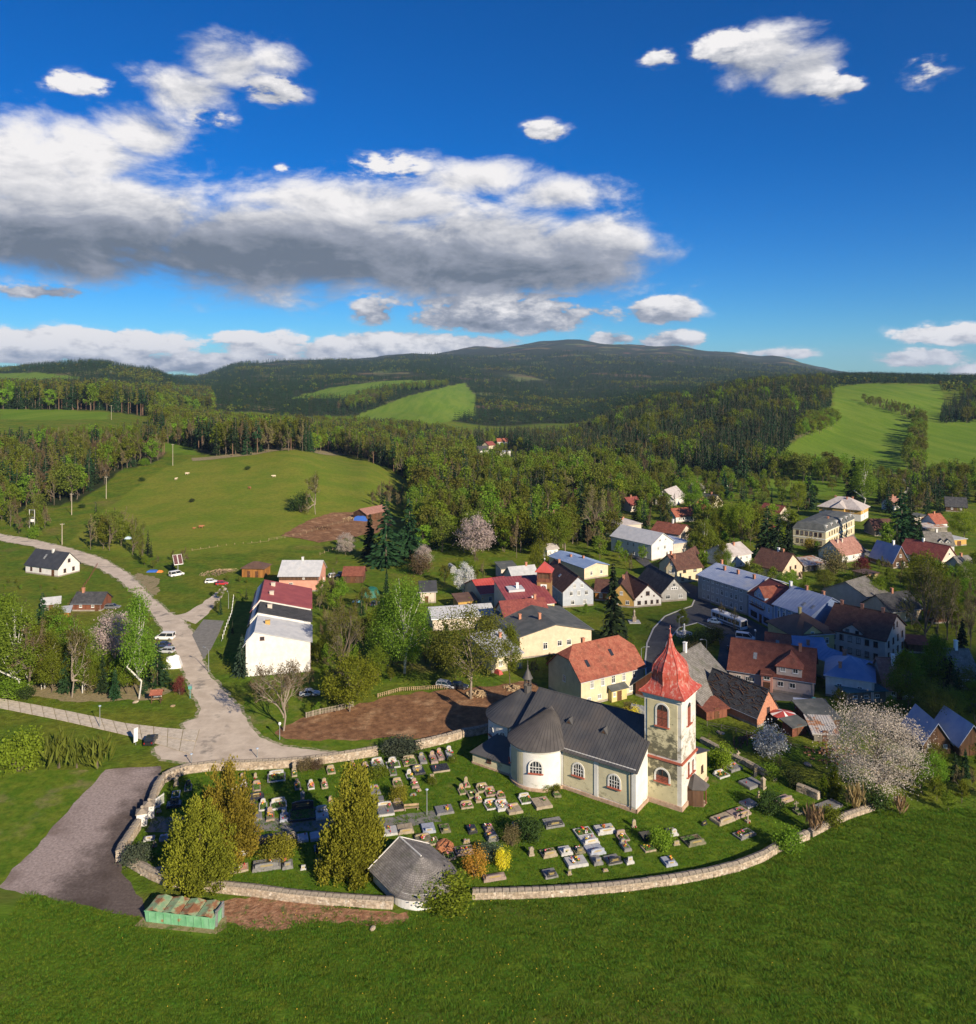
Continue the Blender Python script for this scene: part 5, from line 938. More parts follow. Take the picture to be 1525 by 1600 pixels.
    p = MB(); p.box(a0-.12,b0-.12,ht-.85,a1+.12,b1+.12,ht-.45); p.box(a0-.25,b0-.25,ht-.45,a1+.25,b1+.25,ht); p.build('cornice', CH_WHITE, tw)
    arch_window(T, a0-.03, tc_[1], 12.9, R(-90), 1.9, 3.5, True); arch_window(T, tc_[0], b0+.08, 12.9, 0, 1.5, 3.5, True)
    arch_window(T, a0-.03, tc_[1], 3.9, R(-90), 2.2, 2.0, True); arch_window(T, tc_[0]-.4, b0, 4.6, 0, 1.0, 2.3, True); arch_window(T, tc_[0]+1.5, b0, 4.6, 0, .8, 2.0, True)
    # onion dome: square eaves swinging into an octagonal bulb
    prof = [(3.9,0,1.0),(3.8,.22,1.0),(3.35,.62,.95),(3.02,1.05,.85),(2.80,1.55,.7),(2.72,2.2,.55),(2.78,2.9,.5),(2.74,3.5,.5),(2.52,4.1,.5),(2.10,4.8,.5),(1.56,5.4,.5),(1.06,6.0,.5),(.72,6.6,.5),(.5,7.2,.5),(.33,7.8,.5),(.22,8.3,.5)]
    mb = MB(); n = 32; vs = []; fs = []
    for (r, z, q) in prof:
        for k in range(n):
            t = 2*math.pi*(k+.0)/n+R(45); c_, s_ = abs(math.cos(t)), abs(math.sin(t)); sq = 1/max(c_, s_)
            t8 = (t % R(45))-R(22.5); oc = 1.05/math.cos(t8); rr = r*(sq*(q-.5)*2+oc*(1-q)*2)
            vs.append((tc_[0]+rr*math.cos(t), tc_[1]+rr*math.sin(t), ht+z))
    for i in range(len(prof)-1):
        for k in range(n): fs.append((i*n+k, i*n+(k+1) % n, (i+1)*n+(k+1) % n, (i+1)*n+k))
    fs.append(tuple(reversed(range(n)))); mb.add(vs, fs); do = mb.build('onion_dome', DOME_R, tw, smooth=False)
    sb = MB()
    for k in range(0, n, 2):
        sb.tube([tuple(vs[i*n+k]) for i in range(len(prof))], .045 if k % 4 else .07, 4)
    for zz, r in ((0.02, 0),):
        q = 3.9; P = [(tc_[0]-q,tc_[1]-q,ht),(tc_[0]+q,tc_[1]-q,ht),(tc_[0]+q,tc_[1]+q,ht),(tc_[0]-q,tc_[1]+q,ht),(tc_[0]-q,tc_[1]-q,ht)]; sb.tube(P, .1, 5)
    tag(sb.build('standing_seam', DOME_R, do), kind='stuff')
    sb = MB(); sb.lathe([(0,8.1),(.2,8.15),(.26,8.4),(.34,8.65),(.26,8.9),(.1,9.1),(.06,9.3),(.05,10.4),(0,10.45)], 10, (tc_[0],tc_[1],ht)); sb.box(tc_[0]-.4,tc_[1]-.04,ht+9.9,tc_[0]+.4,tc_[1]+.04,ht+10.0); sb.build('finial', DOME_R, do, smooth=True)
    for sx_ in (0,): 
        dv = MB(); dv.lathe([(.42,0),(.42,.5)], 10, (tc_[0], b0+1.0, ht+.9)); 
    # sacristy
    mb = MB(); mb.add([(a1,b0+.2,-.5),(16.6,b0+.2,-.5),(16.6,b0+.2,5.2),(a1,b0+.2,6.7),(a1,.0,-.5),(16.6,.0,-.5),(16.6,.0,5.2),(a1,.0,6.7)], [(0,1,2,3),(1,5,6,2),(5,4,7,6)]); sa = mb.build('sacristy', CH_CREAM, T)
    add_window(sa, 14.2, b0+.2, 2.9, 0, .9, 1.2, FRB)
    p = MB(); p.box(a1,b0,-.5,16.8,b0+.2,.55); p.build('plinth', FOOT, sa)
    mb = MB(); mb.slab([(a1,b0-.2,6.85),(17.0,b0-.2,5.15),(17.0,.3,5.15),(a1,.3,6.85)], [(0,1,2,3)], .14); mb.build('sacristy_roof', CH_ROOF, sa)
    # porch, half a hexagon
    qx, qy, qr = 8.6, b0-1.0, 1.65; hx = [(qx+qr*math.cos(R(60*k)), qy+qr*math.sin(R(60*k))) for k in range(6)]
    po = MB(); po.prism([hx[3],hx[4],(hx[4][0],b0),(hx[3][0],b0)], 0, 3.0); p0 = po.build('porch', WOODB, T)
    po = MB(); po.prism([(hx[5][0]-.6,hx[5][1]-.05),(hx[5][0]-.45,hx[5][1]-.05),(hx[5][0]-.45,hx[5][1]+.12),(hx[5][0]-.6,hx[5][1]+.12)], 0, 3.0); po.box(hx[0][0]-.15,b0-1.4,0,hx[0][0],b0-1.2,3.0); po.build('post', WOODR, p0)
    po = MB(); po.box(hx[0][0]-.25,b0-.12,0,hx[0][0],b0,3.0); po.build('door_case', WOODR, p0)
    po = MB(); h2 = [(qx+(qr+.4)*math.cos(R(60*k)), qy+(qr+.4)*math.sin(R(60*k)), 2.95) for k in range(6)]; po.slab(h2+[(qx,qy+.4,4.7)], [(k,(k+1)%6,6) for k in range(6)], .12); po.build('porch_roof', CH_ROOF2, p0)
    po = MB(); po.prism(hx, -.2, .12); po.build('step', FOOT, p0)
church()
# ------------------------------------------------------------------ mortuary with rounded end, and the churchyard wall
M_COPE = mat('coping_stone', (.22,.185,.145), (.33,.28,.22), sc=2, rough=.95, bump=.03, bsc=5, c3=(.13,.115,.085), sc3=.9, r3=(.55,.7)); M_RUB = mat('rubble_stone', (.30,.235,.17), (.41,.34,.26), sc=1.6, rough=1, bump=.08, bsc=3.5, c3=(.62,.56,.47), sc3=1.1, r3=(.55,.66)); M_MORT = mat('lime_mortar', (.33,.27,.21), (.43,.37,.30), sc=2, rough=1, bump=.05, bsc=4)
def mortuary():
    C0 = at(628, 1397, 0); an = R(37); T = thing('mortuary', 'stone mortuary with grey shingle roof and rounded white end in churchyard wall', 'building', (C0.x+2.5, C0.y+1.0, 0), an)
    # local y runs away along the ridge, x across
    r, L, hw, hrd = 4.4, 5.4, 2.1, 4.5
    mb = MB(); mb.lathe([(r,-.8),(r,hw)], 24, (0,0,0), a0=math.pi, a1=2*math.pi); mb.add([(-r,0,-.5),(-r,L,-.5),(-r,L,hw),(-r,0,hw),(r,0,-.5),(r,L,-.5),(r,L,hw),(r,0,hw),(0,L,hrd-.2)], [(0,3,2,1),(4,5,6,7),(1,2,8,6,5)]); mb.build('wall', WHITE, T)
    o = .6; rr = r+o; n = 9; e = hw-.35; mb = MB()
    mb.slab([(0,0,hrd)]+[(rr*math.cos(math.pi+math.pi*i/n), rr*math.sin(math.pi+math.pi*i/n), e) for i in range(n+1)]+[(rr,L+.3,e),(0,L+.3,hrd),(-rr,L+.3,e)], [(0,i+1,i+2) for i in range(n)]+[(0,n+1,n+2,n+3),(0,n+3,n+4,1)], .16)
    me = mb.mesh('roof', tiled('grey_church_shingles', (.17,.155,.145), (.25,.23,.215), row=.28, brick=.3, moss=(.12,.12,.09))); uvroof(me); ro = put('roof', me, T)
    mb = MB(); mb.tube([(0,0,hrd+.04),(0,L+.3,hrd+.04)], .1, 5); mb.tube([(0,L+.35,hrd+.03),(rr,L+.35,e+.03)], .08, 4); mb.tube([(0,L+.35,hrd+.03),(-rr,L+.35,e+.03)], .08, 4); mb.build('verge_board', WHITE, ro)
    add_door(T, 2.4, L+.0, R(180), 1.6, 2.3)
mortuary()
WALL_RUNS = [  # (top line in survey pixels, height, label)
 ([(1262,1298),(1240,1307),(1216,1317),(1190,1332),(1150,1347),(1105,1358),(1060,1366),(1005,1374),(950,1380),(900,1384),(850,1387),(800,1389),(738,1390)], 1.15, 'curved rubble churchyard wall along the meadow, right of the mortuary'),
 ([(614,1403),(592,1402),(560,1400),(500,1396),(450,1391),(400,1384),(350,1379),(300,1372),(262,1368),(238,1358),(215,1345),(198,1335),(187,1327)], 1.25, 'rubble churchyard wall left of the mortuary behind the green container'),
 ([(186,1329),(190,1318),(197,1308),(206,1294),(216,1280)], 1.6, 'short churchyard wall with stone slabs beside the gravel car park'),
 ([(236,1250),(240,1236),(246,1222),(253,1211)], 1.6, 'shaded churchyard wall north of the white gate pillars'),
 ([(256,1208),(272,1200),(290,1194),(330,1189),(380,1188),(430,1186),(480,1182),(540,1174),(590,1166)], 1.6, 'rear churchyard wall along the dusty road'),
 ([(648,1158),(675,1152),(700,1146),(720,1140)], 1.6, 'rear churchyard wall right of the juniper'),
 ([(722,1139),(745,1136),(764,1131)], 1.5, 'grey shaded wall end behind the church choir'),
 ([(1096,1152),(1112,1160),(1140,1176),(1165,1187),(1190,1201),(1212,1212)], .9, 'low crumbling wall behind the church on the right'),
 ([(1246,1224),(1262,1230),(1280,1238)], 1.2, 'ruined wall stub near the blossom tree'),
 ([(1364,1256),(1345,1262),(1320,1271),(1295,1283),(1266,1297)], .9, 'overgrown wall end among the bushes on the right'),
]
COPES = [0]
def yard_wall(px, h, label):
    P = [at(x, y, h) for x, y in px]; P = [Vector((p.x, p.y)) for p in P]; P.reverse() if P[0].x > P[-1].x else None
    c = sum(P, Vector((0,0)))/len(P); T = thing('churchyard_wall', label, 'wall', (c.x, c.y, 0), 0)
    P = [p-c for p in P]; cum = [0]
    for a, b in zip(P, P[1:]): cum.append(cum[-1]+(b-a).length)
    def ptat(s):
        s = min(max(s, 0), cum[-1]); k = 0
        while k < len(P)-2 and cum[k+1] < s: k += 1
        d = (P[k+1]-P[k]).normalized(); return P[k]+d*(s-cum[k]), d
    hw = .42; mb = MB(); st = MB(); n = max(2, int(cum[-1]/.8))
    for i in range(n):
        (a, da), (b, db) = ptat(cum[-1]*i/n), ptat(cum[-1]*(i+1)/n); na, nb = Vector((-da.y, da.x)), Vector((-db.y, db.x))
        hz = h-.16
        q = [a-na*hw, b-nb*hw, b+nb*hw, a+na*hw]; mb.prism([(p.x, p.y) for p in q], -.6, hz)
        for sd_ in (-1, 1):
            z = .02
            while z < hz-.14:
                hh = random.uniform(.16, .30); u = 0
                while u < .95:
                    w = random.uniform(.28, .6); u1 = min(u+w/.8*.8, 1); 
                    A = a.lerp(b, u+.02)+na*sd_*hw; B = a.lerp(b, u1-.02)+na*sd_*hw; o = random.uniform(.02, .07)
                    nn = na*sd_*o; z1 = min(z+hh-.03, hz)
                    st.add([(A.x,A.y,z),(B.x,B.y,z),(B.x,B.y,z1),(A.x,A.y,z1),(A.x+nn.x,A.y+nn.y,z+.03),(B.x+nn.x,B.y+nn.y,z+.02),(B.x+nn.x,B.y+nn.y,z1-.02),(A.x+nn.x,A.y+nn.y,z1-.03)], [(4,5,6,7),(0,1,5,4),(1,2,6,5),(2,3,7,6),(3,0,4,7)])
                    u = u1
                z += hh
    mb.build('wall_core', M_MORT, T); tag(st.build('rubble_stone', mat('rubble_stone_v', (.29,.225,.16), (.42,.345,.265), sc=1.6, rough=1, bump=.05, bsc=4, c3=(.50,.45,.38), sc3=1.1, r3=(.55,.66), island=.6), T), kind='stuff')
    m = max(1, int(cum[-1]/1.0))
    for i in range(m):
        s0, s1 = cum[-1]*i/m, cum[-1]*(i+1)/m-.05; p, d = ptat((s0+s1)/2); COPES[0] += 1
        cb = MB(); l = (s1-s0)*random.uniform(.93, 1.0); w = 1.02+random.uniform(-.08,.06); t = .16+random.uniform(0,.06)
        cb.add([(-l/2,-w/2,0),(l/2,-w/2,0),(l/2,w/2,0),(-l/2,w/2,0),(-l/2,-w/2,t*.5),(l/2,-w/2,t*.5),(l/2,w/2,t*.5),(-l/2,w/2,t*.5),(-l/2,0,t+.08),(l/2,0,t+.08)], [(0,3,2,1),(0,1,5,4),(2,3,7,6),(4,5,9,8),(6,7,8,9),(1,2,6,9,5),(3,0,4,8,7)])
        cb.build('coping_stone', M_COPE, T, loc=(p.x, p.y, h-.16+random.uniform(0,.02)), rz=math.atan2(d.y, d.x)+random.uniform(-.02,.02))
for px, h, lab in WALL_RUNS:
    if lab: yard_wall(px, h, lab)
def gate_pillar(px, py, lab, w=1.5, h=2.1):
    p = at(px, py, 0); T = thing('gate_pillar', lab, 'pillar', (p.x, p.y, 0), R(20)); mb = MB(); mb.box(-w/2,-w/2,-.3,w/2,w/2,h); mb.build('shaft', WHITE, T)
    mb = MB(); e = w/2+.15; mb.slab([(-e,-e,h),(e,-e,h),(e,e,h),(-e,e,h),(0,0,h+.45)], [(0,1,4),(1,2,4),(2,3,4),(3,0,4)], .14); mb.build('cap', M_COPE, T); mb = MB(); mb.lathe([(.0,.35),(.22,.4),(.3,.6),(.22,.8),(0,.86)], 10, (0,0,h)); mb.build('ball', M_COPE, T, smooth=True)
gate_pillar(233, 1276, 'white gate pillar with stone cap at the north side of the gate'); gate_pillar(222, 1288, 'white gate pillar with stone cap nearest the gravel car park')
def gate():
    p = at(238, 1268, 0); T = thing('churchyard_gate', 'white railed gate leaf standing open beside the pillars', 'gate', (p.x, p.y, 0), R(70)); mb = MB()
    mb.box(0,-.03,.2,2.6,.03,.28); mb.box(0,-.03,1.5,2.6,.03,1.58); mb.build('rail', FRW, T)
    for i in range(12): b = MB(); b.box(-.025,-.02,.1,.025,.02,1.75); b.build('bar', FRW, T, loc=(.1+i*.22, 0, 0))
gate()
# ------------------------------------------------------------------ graves
ST = {'w': mat('white_marble', (0.385,0.381,0.373), (0.459,0.455,0.447), sc=3, rough=.5, spec=.4), 'g': mat('grey_granite', (0.156,0.153,0.150), (0.221,0.217,0.213), sc=4, rough=.45, spec=.4), 'd': mat('black_granite', (0.025,0.025,0.028), (0.049,0.049,0.053), sc=5, rough=.25, spec=.5),
      'p': mat('pinkish_granite', (0.246,0.184,0.156), (0.320,0.246,0.213), sc=4, rough=.6), 's': mat('sandstone', (0.262,0.217,0.152), (0.344,0.287,0.213), sc=2, rough=.95, bump=.02, bsc=5), 'b': mat('bluish_marble', (0.271,0.295,0.361), (0.344,0.369,0.426), sc=2.5, rough=.45, spec=.4), 'm': mat('mossy_stone', (0.115,0.115,0.070), (0.197,0.180,0.123), sc=2, rough=1, bump=.03, bsc=5)}
SNAME = {'w':'white','g':'grey','d':'black','p':'pinkish','s':'sandstone','b':'pale blue','m':'mossy'}
SOILG = mat('grave_soil', (.10,.065,.04), (.16,.11,.07), sc=3, rough=1, bump=.05, bsc=6)
FLW = [mat('flower_red', (.55,.04,.05), rough=.7), mat('flower_yellow', (.75,.50,.05), rough=.7), mat('flower_white', (.75,.73,.70), rough=.7), mat('flower_orange', (.70,.22,.05), rough=.7), mat('flower_pink', (.62,.20,.30), rough=.7)]
GREENL = mat('grave_green', (.05,.10,.02), (.08,.14,.03), sc=4, rough=.9); LANT = mat('lantern_red', (.30,.02,.02), rough=.2, spec=.5); GOLD = mat('gilt_letters', (.55,.42,.16), rough=.4, metal=.5)
def hs_mesh(kind, w, h):
    mb = MB()
    if kind == 'arch': n = 10; poly = [(w/2,0),(w/2,h*.7)]+[(w/2*math.cos(math.pi*i/n), h*.7+h*.3*math.sin(math.pi*i/n)) for i in range(1,n)]+[(-w/2,h*.7),(-w/2,0)]
    elif kind == 'wide': poly = [(w/2,0),(w/2,h*.85),(w*.3,h),(-w*.3,h),(-w/2,h*.85),(-w/2,0)]
    elif kind == 'slant': poly = [(w/2,0),(w/2,h),(-w/2,h*.8),(-w/2,0)]
    elif kind == 'cross':
        mb.box(-.11,-.1,0,.11,.1,h); mb.box(-w/2,-.085,h*.66,w/2,.085,h*.66+.2); mb.box(-.35,-.3,0,.35,.3,h*.22); return mb
    elif kind == 'pillar':
        mb.box(-w/2,-w/2,0,w/2,w/2,h*.25); mb.box(-w*.36,-w*.36,h*.25,w*.36,w*.36,h*.8); mb.box(-w*.45,-w*.45,h*.8,w*.45,w*.45,h*.88); mb.slab([(-w*.4,-w*.4,h*.9),(w*.4,-w*.4,h*.9),(w*.4,w*.4,h*.9),(-w*.4,w*.4,h*.9),(0,0,h*1.08)], [(0,1,4),(1,2,4),(2,3,4),(3,0,4)], h*.03); return mb
    else: poly = [(w/2,0),(w/2,h),(-w/2,h),(-w/2,0)]
    n = len(poly); t = .11; vs = [(x,-t,z) for x,z in poly]+[(x,t,z) for x,z in poly]; mb.add(vs, [tuple(range(n))[::-1], tuple(range(n,2*n))]+[(i,(i+1)%n,n+(i+1)%n,n+i) for i in range(n)])
    mb.box(-w/2-.12,-.2,-.02,w/2+.12,.2,.14); return mb
def flowers(T, x, y, z, s, n, cols):
    b = MB()
    for k in range(n*2):
        p = Vector((x+random.gauss(0,s*.5), y+random.gauss(0,s*.5), z+random.uniform(0,.22))); q = random.uniform(.06,.13); b.rbox(p, (q*2,q*2,q), random.random()*3, tilt=random.uniform(-.8,.8))
    b.build('greenery', GREENL, T)
    for c in cols:
        b = MB()
        for k in range(n):
            p = Vector((x+random.gauss(0,s*.45), y+random.gauss(0,s*.45), z+random.uniform(.08,.34))); q = random.uniform(.05,.11); b.rbox(p, (q*1.6,q*1.6,q*1.2), random.random()*3, tilt=random.uniform(-.8,.8))
        b.build('flowers', FLW[c], T)
GCOUNT = [0]
def grave(px, py, w, ln, st, hs, hh, far, cov, fl, rot, label):
    """w, ln: plot size in metres; hs: headstone form; far: 1 headstone at the far end; cov: slab / bed / soil / none"""
    hh *= (.62 if hs in ('wide','block','slant') else .8); p = at(px, py, 0); T = thing('grave', label, 'grave', (p.x, p.y, .01), rot); m = ST[st]; mb = MB(); t = .16; kh = .22+random.uniform(0,.14)
    if cov != 'none':
        for b in ((-w/2,-ln/2,w/2,-ln/2+t),(-w/2,ln/2-t,w/2,ln/2),(-w/2,-ln/2+t,-w/2+t,ln/2-t),(w/2-t,-ln/2+t,w/2,ln/2-t)): mb.box(b[0],b[1],-.2,b[2],b[3],kh)
        mb.build('kerb_frame', m, T)
    if cov == 'slab':
        s = MB(); n = 2 if w > 2 else 1
        for i in range(n): x0 = -w/2+.05+(w-.1)/n*i; s.box(x0+.02,-ln/2+.06,kh+.003,x0+(w-.1)/n-.02,ln/2-.06,kh+.11)
        s.build('cover_slab', ST[random.choice('gdgm')] if st in 'wsp' and random.random() < .35 else m, T); top = kh+.11
    elif cov == 'bed':
        s = MB(); s.box(-w/2+t,-ln/2+t,-.1,w/2-t,ln/2-t,kh-.06); s.build('soil_bed', SOILG, T); top = kh-.06
        s = MB()
        for k in range(int(10*w*ln)): q = random.uniform(.08,.2); s.rbox((random.uniform(-w/2+t+.1,w/2-t-.1), random.uniform(-ln/2+t+.1,ln/2-t-.1), top+q*.3), (q*1.6,q*1.6,q), random.random()*3, tilt=random.uniform(-.6,.6))
        s.build('greenery', GREENL, T)
    elif cov == 'soil':
        s = MB(); s.box(-w/2+t,-ln/2+t,-.1,w/2-t,ln/2-t,kh-.03); s.build('soil_bed', mat('reddish_grit', (.42,.20,.13), (.55,.33,.24), sc=4, rough=1, bump=.03, bsc=9), T); top = kh
    else: top = .05
    if hs:
        yy = (ln/2-.2)*(1 if far else -1); n = 2 if (w > 2.2 and hs == 'block2') else 1; k = 'block' if hs == 'block2' else hs
        z0 = kh if cov != 'none' else .0
        for i in range(n):
            ww = w*(.58 if hs not in ('cross','pillar','wide') else (.8 if hs == 'wide' else .0))/n; ww = .9 if hs == 'cross' else (.8 if hs == 'pillar' else ww)
            x = (-w/4+w/2*i) if n == 2 else 0; h = hs_mesh(k, ww, hh); o = h.build('headstone', ST['d'] if (st in 'g' and random.random() < .25) else m, T, loc=(x, yy, z0), rz=0)
            if k not in ('cross','pillar'):
                f = MB()
                for r_ in range(3): lw = ww*random.uniform(.45,.7); sgn = -1; f.box(-lw/2,-.125,hh*(.66-.14*r_),lw/2,-.113,hh*(.66-.14*r_)+.055)
                f.build('inscription', GOLD, o)
    for i in range(fl): flowers(T, random.uniform(-w*.3,w*.3), random.uniform(-ln*.3,ln*.3), top, .22+.08*random.random(), 5, random.sample(range(5), 2))
    if random.random() < .6:
        l = MB(); l.lathe([(.0,0),(.09,0),(.09,.2),(.05,.28),(0,.3)], 6, (random.uniform(-w*.3,w*.3), random.uniform(-ln*.35,ln*.35), top)); l.build('lantern', LANT, T)
    return T
